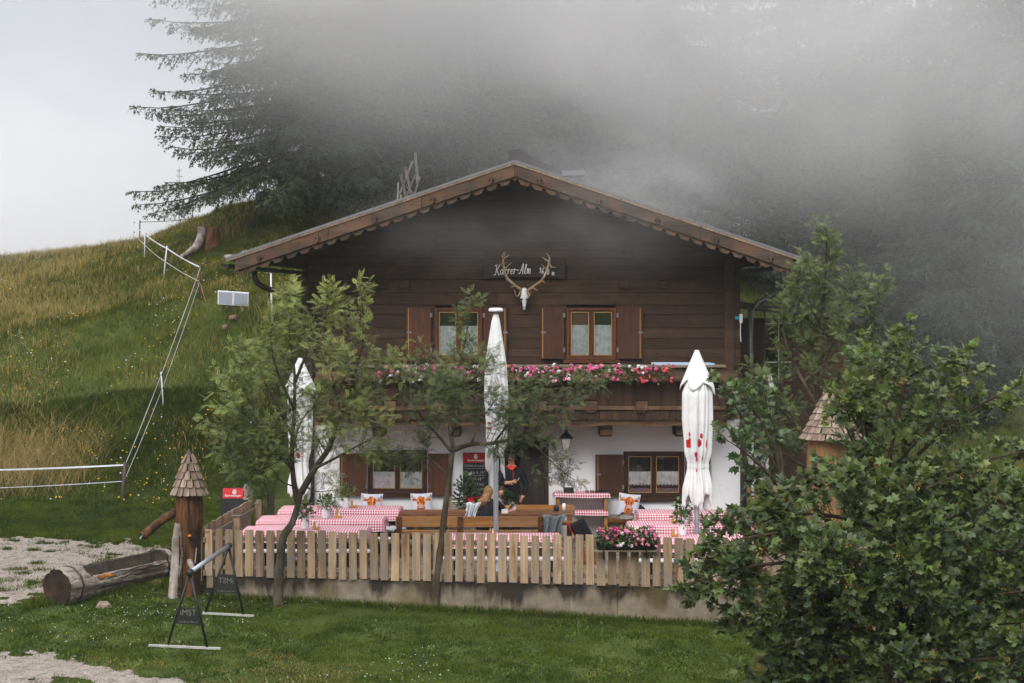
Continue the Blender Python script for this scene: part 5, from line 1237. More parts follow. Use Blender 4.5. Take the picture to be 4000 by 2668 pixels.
# ------------------------------------------------------------------ cushions with a highland cow
def cow_uv(name):
    """flat print: a shaggy ginger head with horns on a pale cloth, drawn from blended patches in the cushion's own plane"""
    t = NT(name); tc = t.n('ShaderNodeTexCoord'); sp_ = t.n('ShaderNodeSeparateXYZ'); t.l(tc.outputs['Object'], sp_.inputs[0])
    nz = t.noise(t.coords((1, 1, 0.35), rand=True), 26, 4, 0.6)
    X = t.math('ADD', sp_.outputs['X'], t.math('MULTIPLY', t.math('SUBTRACT', nz, 0.5), 0.05)); Z = t.math('ADD', sp_.outputs['Z'], t.math('MULTIPLY', t.math('SUBTRACT', nz, 0.5), 0.06))
    def ell(cx, cz, rx, rz, soft=0.25):
        a = t.math('DIVIDE', t.math('SUBTRACT', X, cx), rx); b = t.math('DIVIDE', t.math('SUBTRACT', Z, cz), rz)
        d = t.math('ADD', t.math('MULTIPLY', a, a), t.math('MULTIPLY', b, b)); return t.ramp(d, [(1 - soft, 1.0), (1.0, 0.0)])
    c = (0.55, 0.56, 0.62); gin = t.ramp(nz, [(0.35, srgb(112, 48, 20)), (0.5, srgb(184, 96, 44)), (0.66, srgb(222, 152, 88))])
    c = t.mix(ell(0, 0.02, 0.15, 0.05), c, srgb(60, 52, 60))
    c = t.mix(ell(0, 0.11, 0.09, 0.13), c, gin)                     # neck and chest
    c = t.mix(ell(-0.13, 0.30, 0.06, 0.03), c, gin); c = t.mix(ell(0.13, 0.30, 0.06, 0.03), c, gin)   # ears
    c = t.mix(ell(0, 0.27, 0.10, 0.11), c, gin)
    c = t.mix(ell(0, 0.165, 0.05, 0.042), c, srgb(206, 170, 160)); c = t.mix(ell(-0.022, 0.17, 0.011, 0.011), c, srgb(60, 34, 30)); c = t.mix(ell(0.022, 0.17, 0.011, 0.011), c, srgb(60, 34, 30)); c = t.mix(ell(0, 0.125, 0.035, 0.013), c, srgb(92, 44, 36))
    c = t.mix(ell(-0.05, 0.25, 0.016, 0.018), c, srgb(26, 16, 14)); c = t.mix(ell(0.05, 0.25, 0.016, 0.018), c, srgb(26, 16, 14))
    for s in (-1, 1): c = t.mix(ell(s*0.145, 0.345, 0.05, 0.011), c, srgb(150, 128, 110)); c = t.mix(ell(s*0.185, 0.37, 0.012, 0.035), c, srgb(120, 98, 84))
    t.base(c); t.rough(0.9, 0.1); return t.m
M['cow'] = cow_uv('cow_print_cushion')
def cushion(label, px, D, zb, rot, tilt=0.2):
    q = MB(); n = 18; S = 0.44
    for side in (-1, 1):
        def f(u, v, side=side):
            a = 2*u - 1; b = 2*v - 1; th = 0.07*max(0.0, (1 - abs(a)**2.4))**0.6*max(0.0, (1 - abs(b)**2.4))**0.6
            pin = 1 - 0.07*(1 - b*b); pin2 = 1 - 0.07*(1 - a*a)
            return (a*S/2*pin, side*th, S/2 + b*S/2*pin2)
        q.grid(f, n, n)
    o = q.build('cushion', M['cow'], None, smooth=True); o.location = (PX(px, D), D, zb); o.rotation_euler = (-tilt, rot, 0)
    tag(o, label, 'cushion', 'cow-print cushions'); return o
cushion('cow-print cushion half hidden behind the back-row table', 1450, 35.62, 0.49, 0.03); cushion('upright cow-print cushion on the bench beneath the left window', 1647, 35.62, 0.5, -0.03)
cushion('tilted cow-print cushion beside the black jacket', 2452, 35.62, 0.49, 0.12)
# ------------------------------------------------------------------ fountain: carved trunk with a shingled cap
def shingle_roof(root, x, y, z0, r0, r1, z1, tiers, n0, tipz=None, mat='shingle'):
    """overlapping tiers of tapered wooden shingles, each its own piece"""
    MB().lathe([(r0*0.86, 0), (r1*0.7, z1 - z0)], (x, y, z0 + 0.012), 20).build('roof_core', M['bark_dark'], root)
    rg = random.Random(int(r0*1000)); sl = math.atan2(r0 - r1, z1 - z0); L_ = (z1 - z0)/math.cos(sl)/tiers*1.22
    for t in range(tiers):
        f0 = t/tiers; rr = r0 + (r1 - r0)*f0; zz = z0 + (z1 - z0)*f0; rt = r0 + (r1 - r0)*min(1, f0 + 1.15/tiers)
        n = max(7, int(round(n0*rr/r0))); w0 = 2*math.pi*rr/n*0.97; w1 = 2*math.pi*rt/n*0.97
        me = MB(); th = 0.014
        pts = [(-w0/2, 0.02), (-w0/2 + 0.012, 0.004), (0, 0.0), (w0/2 - 0.012, 0.004), (w0/2, 0.02), (w1/2, L_), (-w1/2, L_)]
        me.add([(a, -th, b) for a, b in pts] + [(a, 0, b) for a, b in pts], [tuple(range(7)), tuple(range(13, 6, -1))] + [(i, i + 7, (i + 1) % 7 + 7, (i + 1) % 7) for i in range(7)])
        ms = me.mesh('shingle', M[mat])
        for k in range(n):
            a = 2*math.pi*(k + 0.5*(t % 2))/n + rg.uniform(-0.02, 0.02)
            rr2 = rr + 0.03
            put(ms, 'shingle', root, (x + rr2*math.sin(a), y - rr2*math.cos(a), zz - 0.008 + rg.uniform(-0.01, 0.006)), (-sl - 0.17, 0, a), (rg.uniform(0.93, 1.0), 1, 1))
D = 30.2; fxp, fyp = PX(733, D), D; g0 = gz1(fxp, fyp)
ft = thing('trunk_fountain', 'carved trunk fountain with pointed shingle cap beside the fence', 'fountain', (fxp, fyp, g0), None, 0, True)
q = MB(); n = 44; vs_ = []; fs = []; rg = random.Random(5)
prof = [(2392, 733, 58), (2330, 731, 53), (2260, 735, 49), (2200, 734, 51), (2130, 738, 47), (2080, 736, 51), (2030, 735, 55), (1990, 738, 53), (1950, 738, 50), (1925, 737, 51)]
for py, cx_, hw in prof:
    for k in range(n):
        a = 2*math.pi*k/n; r = hw*D/F_PX*(1 + 0.05*math.sin(3*a + py*0.01) + 0.035*math.sin(7*a + py*0.004) + 0.02*math.sin(13*a + py*0.02)); vs_.append((PX(cx_, D) + r*math.cos(a), D + r*math.sin(a), PZ(py, D)))
for i in range(len(prof) - 1):
    for k in range(n): fs.append((i*n + k, i*n + (k + 1) % n, (i + 1)*n + (k + 1) % n, (i + 1)*n + k))
fs += [tuple(range(n)), tuple((len(prof) - 1)*n + k for k in range(n))]
q.add(vs_, fs).build('trunk', M['gnarled'], ft, smooth=True)
# split bleached slab of bark down its left side
q = MB(); rg = random.Random(8); rows = 40; vs_ = []; fs = []; wl = wr = 0.0
for i in range(rows + 1):
    t = i/rows; py = 2040 + t*315; cx_ = 695 - 6*t - 22*max(0, t - 0.5); wl = wl*0.8 + rg.uniform(-2.5, 2.5); wr = wr*0.8 + rg.uniform(-3.5, 3.5)
    cx_ += 7*(1 - t); tp_ = min(1, t*3.2)**0.7; a, b = cx_ - 9*tp_ + wl*tp_, cx_ + 16*tp_ + wr*tp_
    for k in range(6): s = k/5; vs_.append((PX(a + (b - a)*s, D), D - 0.14 - 0.085*math.sin(math.pi*s) - 0.1*t + rg.uniform(-0.01, 0.01), PZ(py, D)))
for i in range(rows):
    for k in range(5): fs.append((i*6 + k, i*6 + k + 1, i*6 + 7 + k, i*6 + 6 + k))
o = q.add(vs_, fs).build('bark_slab', M['bleached'], ft, smooth=True); o.modifiers.new('thick', 'SOLIDIFY').thickness = 0.05
for (pa, pb, pc) in (((700, 2090), (703, 2160), (698, 2230)), ((690, 2200), (697, 2260), (692, 2330)), ((705, 2230), (709, 2290), (703, 2345))):
    MB().tube([P(*p, D - 0.29) for p in (pa, pb, pc)], [0.006, 0.018, 0.005], 6).build('bark_crack', M['bark_dark'], ft)
shingle_roof(ft, PX(740, D), D, PZ(1929, D), 0.288, 0.055, PZ(1776, D), 5, 17)
MB().lathe([(0.062, 0), (0.055, 0.015), (0.004, 0.13)], (PX(738, D), D, PZ(1782, D)), 14).build('tip', M['tin_dark'], ft, smooth=True)
# branch that serves as spout
rg = random.Random(2)
MB().tube([P(690, 2000, D - 0.05), P(655, 2018, D - 0.15), P(615, 2045, D - 0.28), P(580, 2075, D - 0.4), P(556, 2094, D - 0.5)], [0.085, 0.075, 0.068, 0.07, 0.072], 12, True, 0.06, rg).build('branch_spout', M['gnarled'], ft, smooth=True)
MB().tube([P(556, 2093, D - 0.5), P(546, 2105, D - 0.56)], 0.014, 8).build('spout_pipe', M['steel'], ft)
MB().tube([P(740, 2192, D - 0.2), P(748, 2210, D - 0.33), P(755, 2228, D - 0.42)], [0.045, 0.045, 0.042], 10).build('stub_branch', M['grey_wood'], ft)
MB().tube([P(768, 2140, D - 0.21), P(762, 2200, D - 0.23)], 0.012, 8).build('tap_rod', M['steel'], ft)
c = P(741, 2093, D - 0.225); MB().lathe([(0.012, -0.02), (0.028, -0.018), (0.03, 0), (0.028, 0.018), (0.012, 0.02)], tuple(c), 12).build('knot_ring', M['box_wood'], ft, smooth=True)
# ------------------------------------------------------------------ trough: a hollowed log with iron hoops
A = Vector((PX(222, 29.3), 29.3, 0)); B = Vector((PX(640, 31.6), 31.6, 0)); A.z = gz1(A.x, A.y) + 0.26; B.z = gz1(B.x, B.y) + 0.25
tr = thing('log_trough', 'hollowed grey log trough with iron hoops lying by the gravel', 'trough', ((A.x + B.x)/2, (A.y + B.y)/2, A.z - 0.3), None, 0, True)
ax = (B - A).normalized(); sd = ax.cross(Vector((0, 0, 1))).normalized(); up = sd.cross(ax); Lg = (B - A).length
rg = random.Random(9); ns, na = 44, 84; R0, R1 = 0.315, 0.27; q = MB(); vs_ = []; fs = []
def ringpt(t, a, inner):
    R_ = R0 + (R1 - R0)*t
    R_ *= 1 + 0.03*math.sin(5*a + 3*t) + 0.022*math.sin(11*a + 7*t) + 0.012*math.sin(23*a + 2*t)
    return A + ax*(Lg*t) + sd*(R_*math.cos(a)) + up*(R_*math.sin(a))
hollow0, hollow1 = 0.2, 0.95
for i in range(ns + 1):
    t = i/ns
    for k in range(na):
        a = 2*math.pi*k/na; p = ringpt(t, a, 0)
        if hollow0 <= t <= hollow1 and 0.16*math.pi < a < 0.69*math.pi:   # flat-bottomed cut along the top
            f_ = 0.25 if 0.195*math.pi < a < 0.655*math.pi else 0.93; c0 = A + ax*(Lg*t) - up*0.12; p = c0 + (p - c0)*f_ 
        p += (sd*rg.uniform(-1, 1) + up*rg.uniform(-1, 1))*0.006; vs_.append(p)
for i in range(ns):
    for k in range(na): fs.append((i*na + k, i*na + (k + 1) % na, (i + 1)*na + (k + 1) % na, (i + 1)*na + k))
fs.append(tuple((ns)*na + k for k in range(na)))
q.add(vs_, fs)
for fi in range(ns*na):
    i_, k_ = divmod(fi, na); aa = 2*(k_ + 0.5)/na; q.m[fi] = 1 if (0.17 < aa < 0.68 and hollow0 <= (i_ + 0.5)/ns <= hollow1) else 0
M['trough_inside'] = m_wood('dark_trough_inside', srgb(40, 34, 28), srgb(84, 74, 62), 'x', 0.8, 14, rand_v=0.02, knots=False)
q.build('log', [M['grey_wood'], M['trough_inside']], tr)
# sawn end, dark and jagged at its rim
q = MB(); ev = [A - ax*0.004]; 
for k in range(72):
    a = 2*math.pi*k/72; jr = 0.985 - (0.05 if k % 3 == 0 else 0.0) - rg.uniform(0, 0.03); p = ringpt(0, a, 0); ev.append(A - ax*0.006 + (p - A)*jr)
q.add(ev, [(0, 1 + k, 1 + (k + 1) % 72) for k in range(72)]); 
M['end_grain'] = m_wood('dark_end_grain', srgb(28, 22, 18), srgb(58, 44, 34), 'y', 0.9, 18, wear=srgb(106, 82, 56), wear_amt=0.4, rand_v=0.02, knots=False)
q.build('sawn_end', M['end_grain'], tr)
for t in (0.105, 0.93):
    q = MB()
    def hp(u, v, t=t):
        a = 2*math.pi*u; p = ringpt(t, a, 0); c = A + ax*(Lg*t); d = (p - c); return c + d*(1 + 0.035) + ax*(0.02*(v - 0.5)*2) + up*0.004
    q.grid(hp, 48, 2, True); o = q.build('iron_hoop', M['tin_dark'], tr, smooth=True); o.modifiers.new('thick', 'SOLIDIFY').thickness = 0.012
q = MB(); q.grid(lambda u, v: ringpt(0.24 + 0.17*u*(1 - 0.35*v + 0.1*math.sin(v*9)), 0.075*math.pi + (0.065 + 0.012*math.sin(u*13))*math.pi*v, 0)*1.0 + (sd*0.007), 14, 6)
o = q.build('torn_patch', m_wood('fresh_orange_wood', srgb(92, 52, 24), srgb(196, 122, 52), 'x', 0.8, 12, wear=srgb(60, 40, 26), wear_amt=0.9, knots=False), tr)
for t0, t1, a_, w_ in ((0.14, 0.5, 0.05, 0.006), (0.3, 0.85, 0.12, 0.01), (0.45, 0.9, 0.02, 0.012), (0.2, 0.6, -0.08, 0.007), (0.55, 0.95, 0.08, 0.012), (0.12, 0.4, -0.04, 0.006)):
    MB().tube([ringpt(t0 + (t1 - t0)*k/14, (a_ + 0.012*math.sin(k*1.3 + t0*9))*math.pi, 0) for k in range(15)], [w_*(0.4 + 0.8*math.sin(math.pi*k/14)) for k in range(15)], 5).build('crack', M['bark_dark'], tr)
# mossy stones at its foot
for k, (px, D, lab) in enumerate(((405, 29.1, 'small mossy stone in the grass below the trough'), (612, 30.9, 'flat stone in the grass between trough and fountain'))):
    x = PX(px, D); q = MB(); rg = random.Random(k); q.lathe([(0.02, 0), (0.13, 0.01), (0.12, 0.06), (0.06, 0.1), (0.005, 0.11)], (0, 0, 0), 9)
    q.v = [(a*(1 + rg.uniform(-0.2, 0.2)), b*0.8*(1 + rg.uniform(-0.2, 0.2)), c*(1 + rg.uniform(-0.2, 0.2))) for a, b, c in q.v]
    o = q.build('stone', m_plain('mossy_stone', srgb(126, 112, 96), 0.9, 0.2, 0, 0.35, 7, 0.6)); o.location = (x, D, gz1(x, D) - 0.01); tag(o, lab, 'stone')

# ------------------------------------------------------------------ bicycle rack: two A-frames and a tube
A1 = P(742, 2235, 26.5); A2 = P(893, 2118, 28.7); A1.z = 0.78; A2.z = 0.86
rk = thing('bike_rack', 'black A-frame bicycle rack with a steel tube, lettered panels', 'bike rack', ((A1.x + A2.x)/2, (A1.y + A2.y)/2, -0.3), None, 0, True)
dv = (A2 - A1).normalized(); MB().tube([A1 - dv*0.02, A2 + dv*0.02], 0.036, 14).build('tube', M['steel'], rk, smooth=True)
for (Ac, pl, pr, Dd, nm, ft0, ft1) in ((A1, 652, 812, 26.5, 'IMST', 575, 865), (A2, 800, 953, 28.65, 'IMST', 790, 995)):
    xl, xr = PX(pl, Dd), PX(pr, Dd); gl = gz1(xl, Dd) + 0.045; gr = gz1(xr, Dd - 0.12) + 0.045
    fr = MB(); fr.tube([Ac - dv*0.05, Ac + dv*0.05], 0.05, 12); fr.build('clamp', M['black'], rk, smooth=True)
    l0, r0 = Vector((xl, Dd + 0.06, gl)), Vector((xr, Dd - 0.06, gr))
    for e in (l0, r0): MB().tube([Ac, e], 0.02, 8).build('rack_leg', M['black'], rk, smooth=True)
    # trapezoid panel between the legs
    q = MB(); f0, f1 = 0.46, 0.80; a0, a1 = Ac.lerp(l0, f0), Ac.lerp(l0, f1); b0, b1 = Ac.lerp(r0, f0), Ac.lerp(r0, f1); th = Vector((0.002, 0.012, 0))
    if Ac is A1: f0, f1 = 0.48, 0.70
    else: f0, f1 = 0.42, 0.70
    a0, a1 = Ac.lerp(l0, f0), Ac.lerp(l0, f1); b0, b1 = Ac.lerp(r0, f0), Ac.lerp(r0, f1)
    q.add([a0 - th, b0 - th, b1 - th, a1 - th, a0 + th, b0 + th, b1 + th, a1 + th], [(0, 1, 2, 3), (7, 6, 5, 4), (0, 4, 5, 1), (1, 5, 6, 2), (2, 6, 7, 3), (3, 7, 4, 0)]); pn = q.build('panel', M['black'], rk)
    cc = (a0 + b0 + a1 + b1)/4; M['rack_print'] = M.get('rack_print') or m_plain('faded_print', srgb(112, 112, 100), 0.7)
    ang_ = math.atan2(r0.y - l0.y, r0.x - l0.x); flip = 0 if Ac is A1 else 1
    lt = put(text_mesh('rack_word', 'iMST', 0.125, M['rack_print'], 0.0008), 'lettering', rk, (cc.x, cc.y - 0.02, cc.z + 0.05), (math.pi/2, 0, ang_ + (math.pi if flip else 0)))
    st_ = put(text_mesh('rack_motto', 'You like it! Bike it!', 0.04, M['rack_print'], 0.0008), 'lettering', rk, (cc.x, cc.y - 0.02, (a1.z + b1.z)/2 + 0.035), (math.pi/2, 0, ang_ + (math.pi if flip else 0)))
    x0, x1 = PX(ft0, Dd), PX(ft1, Dd); k_ = (r0.y - l0.y)/(r0.x - l0.x)
    MB().beam((x0, l0.y + k_*(x0 - l0.x), gz1(x0, Dd) + 0.03), (x1, l0.y + k_*(x1 - l0.x), gz1(x1, Dd) + 0.03), 0.05, 0.03).build('foot_bar', M['rack_foot'], rk)

# ------------------------------------------------------------------ electric fence up the slope
def epost(px, pb, pt, D, r, mat, label, lean=0):
    x = PX(px, D); zb = gz1(x, D); H = (pb - pt)*D/F_PX
    o = thing('fence_post', label, 'post', (x, D, zb), 'posts of the electric fence')
    tp = Vector((lean, 0, H))
    MB().tube([(0, 0, -0.1), tp*0.5, tp], r, 8).build('shaft', mat, o, smooth=True)
    q = MB(); q.lathe([(0.012, -0.02), (0.022, -0.012), (0.022, 0.012), (0.012, 0.02)], tuple(tp*0.93 + Vector((r + 0.012, -0.01, 0))), 8); q.build('insulator', M['black'], o)
    q = MB(); q.lathe([(0.012, -0.02), (0.022, -0.012), (0.022, 0.012), (0.012, 0.02)], tuple(tp*0.52 + Vector((r + 0.012, -0.01, 0))), 8); q.build('insulator', M['black'], o)
    w = Vector((x, D, zb)); return w + tp*0.93, w + tp*0.52
M['post_grey'] = m_wood('grey_fence_post', srgb(74, 62, 56), srgb(112, 98, 88), 'z', 0.9, 14, rand_v=0.1, knots=False)
EP = [epost(478, 1950, 1795, 38.3, 0.04, M['post_grey'], 'thick grey wooden post at the lower fence corner', 0.06),
      epost(639, 1625, 1492, 41.4, 0.016, M['white_tape'], 'lowest of the leaning white plastic fence posts', -0.06),
      epost(777, 1280, 1145, 45.0, 0.03, M['post_grey'], 'grey wooden fence post left of the solar panel', 0.04),
      epost(638, 1180, 1053, 48.2, 0.018, M['white_tape'], 'white leaning plastic post above the grey corner post', 0.1),
      epost(564, 1045, 945, 52.0, 0.018, M['white_tape'], 'white plastic post just below the skyline', 0.02),
      epost(521, 975, 884, 55.2, 0.014, M['white_tape'], 'thin white post standing on the skyline'),
      epost(546, 962, 874, 56.6, 0.02, M['post_grey'], 'thin dark post standing on the skyline')]
left = Vector((PX(-350, 37.6), 37.6, PZ(1840, 37.6))), Vector((PX(-350, 37.6), 37.6, PZ(1915, 37.6)))
def tape(a, b, w, label, sag=0.03, mat='white_tape'):
    n = 16; q = MB(); vs_ = []; fs = []
    for i in range(n + 1):
        t = i/n; p = a.lerp(b, t); p.z -= sag*4*t*(1 - t); tw = math.sin(t*9)*0.5
        d = Vector((0.2*tw, 0.3*tw, 1)).normalized()*w/2; vs_ += [p + d, p - d]
    for i in range(n): fs.append((2*i, 2*i + 1, 2*i + 3, 2*i + 2))
    o = q.add(vs_, fs).build('fence_tape', M[mat]); o.modifiers.new('thick', 'SOLIDIFY').thickness = 0.004
    return tag(o, label, 'fence tape', 'strands of the electric fence')
nm = ['running off to the left edge', 'from the thick corner post to the lowest white post', 'from the lowest white post to the grey post', 'from the grey post to the leaning white post', 'between the two leaning white posts', 'over the last rise to the skyline', 'along the skyline']
seq = [None] + EP
for i in range(6):
    a = left if i == 0 else EP[i - 1]; b = EP[i]
    tape(a[0], b[0], 0.034 if i != 6 else 0.02, 'upper white tape strand ' + nm[i]); tape(a[1], b[1], 0.012, 'lower thin strand ' + nm[i], 0.03)
tape(EP[6][0], Vector((PX(800, 60), 60, PZ(846, 60))), 0.02, 'dark strand running right along the skyline', 0.05, 'post_grey')
# lone stake near the eaves
x, D = PX(1063, 44.0), 44.0; zb = gz1(x, D); tag(MB().tube([(x, D, zb - 0.1), (x - 0.03, D, PZ(1068, D))], 0.022, 8).build('stake', M['white_tape'], None, smooth=True), 'lone white stake on the slope just left of the eaves', 'stake')
# solar panel of the fence charger
D = 44.5; sp_ = thing('solar_panel', 'small solar panel with two cell fields on a short post', 'solar panel', (PX(909, D), D, gz1(PX(909, D), D)), None, 0, True)
pw, ph_ = PX(972, D) - PX(850, D), (1194 - 1137)*D/F_PX; c = P(911, 1166, D); rt = Euler((math.radians(14), math.radians(4), 0)).to_matrix()
o = MB().box(-pw/2, pw/2, -0.012, 0.012, -ph_/2, ph_/2).build('panel_frame', M['white'], sp_, bevel=0.01); o.location = c; o.rotation_euler = rt.to_euler()
for s in (-1, 1):
    o = MB().box(-pw*0.21, pw*0.21, -0.002, 0.002, -ph_*0.41, ph_*0.41).build('cell_field', M['solar'], sp_); o.location = c + rt @ Vector((s*pw*0.245, -0.016, 0)); o.rotation_euler = rt.to_euler()
MB().tube([c + Vector((0, 0.03, -ph_/2)), (c.x, D + 0.03, gz1(c.x, D) - 0.1)], 0.022, 8).build('panel_post', M['rail'], sp_)
MB().cbox((c.x, D + 0.03, c.z - ph_/2 - 0.02), 0.2, 0.06, 0.05).build('charger_box', M['black'], sp_); MB().cbox((c.x - 0.02, D + 0.02, c.z + ph_/2 + 0.02), 0.13, 0.04, 0.035).build('clip', M['black'], sp_)
wire = [EP[2][1], P(820, 1235, 44.8), P(845, 1243, 44.7), P(868, 1225, 44.6), c + Vector((0, 0.03, -ph_/2 - 0.04))]
tag(MB().tube(wire, 0.008, 5).build('charger_wire', M['box_wood'], None), 'pale wire sagging between the solar panel and the fence', 'wire')

# ------------------------------------------------------------------ on the crest: stump, rock, crossed rails
D = 50.5; x = PX(800, D); st = thing('tree_stump', 'weathered stump with a long bleached root on the slope', 'stump', (x, D, gz1(x, D)), None, 0, True)
rg = random.Random(4); q = MB(); n = 14; vs_ = []; fs = []; lv = [(0.34, -0.15), (0.26, 0.15), (0.22, 0.4), (0.2, 0.55)]
for r_, h_ in lv:
    for k in range(n): a = 2*math.pi*k/n; rr = r_*(1 + rg.uniform(-0.15, 0.15)); vs_.append((PX(828, D) + rr*math.cos(a), D + rr*math.sin(a), gz1(x, D) + h_*(1.1 if h_ < 0.5 else rg.uniform(0.95, 1.35))))
for i in range(3):
    for k in range(n): fs.append((i*n + k, i*n + (k + 1) % n, (i + 1)*n + (k + 1) % n, (i + 1)*n + k))
fs.append(tuple(3*n + k for k in range(n))); q.add(vs_, fs).build('rotten_core', m_wood('rotten_stump_wood', srgb(70, 44, 30), srgb(142, 100, 72), 'z', 0.9, 10, knots=False, bump=0.8), st)
MB().tube([P(790, 888, D - 0.15), P(788, 915, D - 0.2), P(780, 945, D - 0.3), P(765, 968, D - 0.4), P(735, 988, D - 0.55), P(712, 1002, D - 0.7), P(706, 1025, D - 0.85)], [0.13, 0.125, 0.13, 0.12, 0.09, 0.07, 0.05], 10, True, 0.06, rg).build('bleached_root', M['bleached'], st, smooth=True)
def boulder(label, px, D, sx, sy, sz, seed, colr, z_off=0.0):
    bm = bmesh.new(); bmesh.ops.create_icosphere(bm, subdivisions=3, radius=1.0); rg = random.Random(seed)
    for v in bm.verts:
        p = v.co; nn = 1 + 0.25*(fbm(np.array([p.x*1.5 + seed]), np.array([p.y*1.5 + p.z*1.7]))[0] - 0.5)*2 + rg.uniform(-0.03, 0.03); v.co = Vector((p.x*sx*nn, p.y*sy*nn, p.z*sz*nn))
    me = bpy.data.meshes.new('boulder'); bm.to_mesh(me); bm.free(); me.materials.append(m_plain('rock_%d' % seed, colr, 0.9, 0.2, 0, 0.35, 3, 0.8))
    o = bpy.data.objects.new('boulder', me); x = PX(px, D); o.location = (x, D, gz1(x, D) + z_off); COL.objects.link(o); return tag(o, label, 'rock')
boulder('dark boulder on the crest below the spruce boughs', 1040, 54.5, 0.36, 0.4, 0.36, 1, srgb(70, 62, 56), 0.1)
boulder('larger dark boulder against the spruce trunk', 1130, 54.0, 0.5, 0.5, 0.6, 2, srgb(58, 52, 46), 0.15)
boulder('small pale stone on the slope above the eaves', 893, 48.5, 0.12, 0.1, 0.08, 3, srgb(170, 160, 152), 0.1); boulder('flat pale stone on the slope near the roof edge', 990, 48.6, 0.34, 0.2, 0.07, 4, srgb(160, 146, 132), 0.1)
for kk, (bx_, sx2) in enumerate(((880, 0.13), (905, 0.2), (935, 0.1))): boulder(['leftmost', 'largest', 'rightmost'][kk] + ' brown stone of the bare patch below the solar panel', bx_ + 7*kk, 43.9 + 0.25*kk, sx2*0.6, 0.14, 0.08, 5 + kk, srgb(116, 96, 78), 0.0)
D = 48.0; xf = thing('crossed_rail_fence', 'grey crossed-rail fence standing on the crest left of the ridge', 'fence', (PX(1590, D), D, gz1(PX(1590, D), D)), None, 0, True)
def zz(px, py, d=0): return P(px, py, D + d)
for a, b, w, d in (((1622, 595), (1632, 720), 0.075, 0.1), ((1612, 628), (1560, 760), 0.07, -0.05), ((1583, 652), (1606, 760), 0.07, 0.05), ((1566, 682), (1590, 800), 0.075, -0.08), ((1622, 682), (1580, 790), 0.07, 0.12), ((1556, 712), (1552, 800), 0.05, -0.1), ((1584, 726), (1622, 762), 0.035, 0.0), ((1640, 690), (1612, 780), 0.05, 0.1), ((1566, 762), (1566, 800), 0.05, -0.12)):
    MB().beam(zz(*a, d), zz(*b, d), w, w*0.7).build('rail', M['bleached'], xf, bevel=0.008)
# ------------------------------------------------------------------ big shingle-capped trunk behind the maple
D = 31.5; bx = PX(3225, D); g0 = gz1(bx, D); tw = thing('shingled_trunk', 'thick orange trunk with a wide shingle cone behind the maple', 'trunk post', (bx, D, g0), None, 0, True)
q = MB(); n = 24; vs_ = []; fs = []; hs = [(-0.2, 0.40), (0.5, 0.37), (1.3, 0.345), (2.5, 0.335)]
for h_, r_ in hs:
    for k in range(n): a = 2*math.pi*k/n; rr = r_*(1 + 0.03*math.sin(3*a + h_)); vs_.append((bx + rr*math.cos(a), D + rr*math.sin(a), g0 + h_*(PZ(1715, D) - g0)/2.5))
for i in range(3):
    for k in range(n): fs.append((i*n + k, i*n + (k + 1) % n, (i + 1)*n + (k + 1) % n, (i + 1)*n + k))
q.add(vs_, fs).build('trunk', M['trunk_orange'], tw, smooth=True)
shingle_roof(tw, bx + 0.1, D, PZ(1712, D), 0.53, 0.05, PZ(1512, D), 8, 26)

# grey gnarled root set on the end of the side fence
rg = random.Random(33); q = MB()
for pts in ([(958, 1952), (962, 1930), (955, 1908), (960, 1893)], [(962, 1935), (972, 1915), (968, 1900)], [(966, 1952), (976, 1930), (984, 1912), (980, 1960)]):
    q.tube([P(a, b, 34.3 + rg.uniform(-0.03, 0.03)) for a, b in pts], [0.045, 0.04, 0.034, 0.02][:len(pts)], 8, True, 0.12, rg)
tag(q.build('gnarled_root', M['grey_wood'], None), 'grey gnarled root standing on the far end of the side fence', 'root')
# ------------------------------------------------------------------ people: one continuous skin grown over a posed skeleton
def skin_body(name, joints, edges, root, mats, pick, parent, sub=2):
    me = bpy.data.meshes.new(name); keys = list(joints); idx = {k: i for i, k in enumerate(keys)}
    me.from_pydata([joints[k][0] for k in keys], [(idx[a], idx[b]) for a, b in edges], [])
    o = bpy.data.objects.new(name, me); COL.objects.link(o)
    md = o.modifiers.new('skin', 'SKIN'); md.use_smooth_shade = True
    if not me.skin_vertices: me.skin_vertices.new(name='')
    for k in keys:
        sv = me.skin_vertices[0].data[idx[k]]; r = joints[k][1]; sv.radius = r if isinstance(r, tuple) else (r, r); sv.use_root = (k == root)
    sm = o.modifiers.new('sub', 'SUBSURF'); sm.levels = sub; sm.render_levels = sub
    dg = bpy.context.evaluated_depsgraph_get(); m2 = bpy.data.meshes.new_from_object(o.evaluated_get(dg)); bpy.data.objects.remove(o)
    m2.materials.clear()
    for m in mats: m2.materials.append(m)
    for p in m2.polygons: p.material_index = pick(p.center); p.use_smooth = True
    m2.name = name; b = bpy.data.objects.new(name, m2); link(b, parent); return b
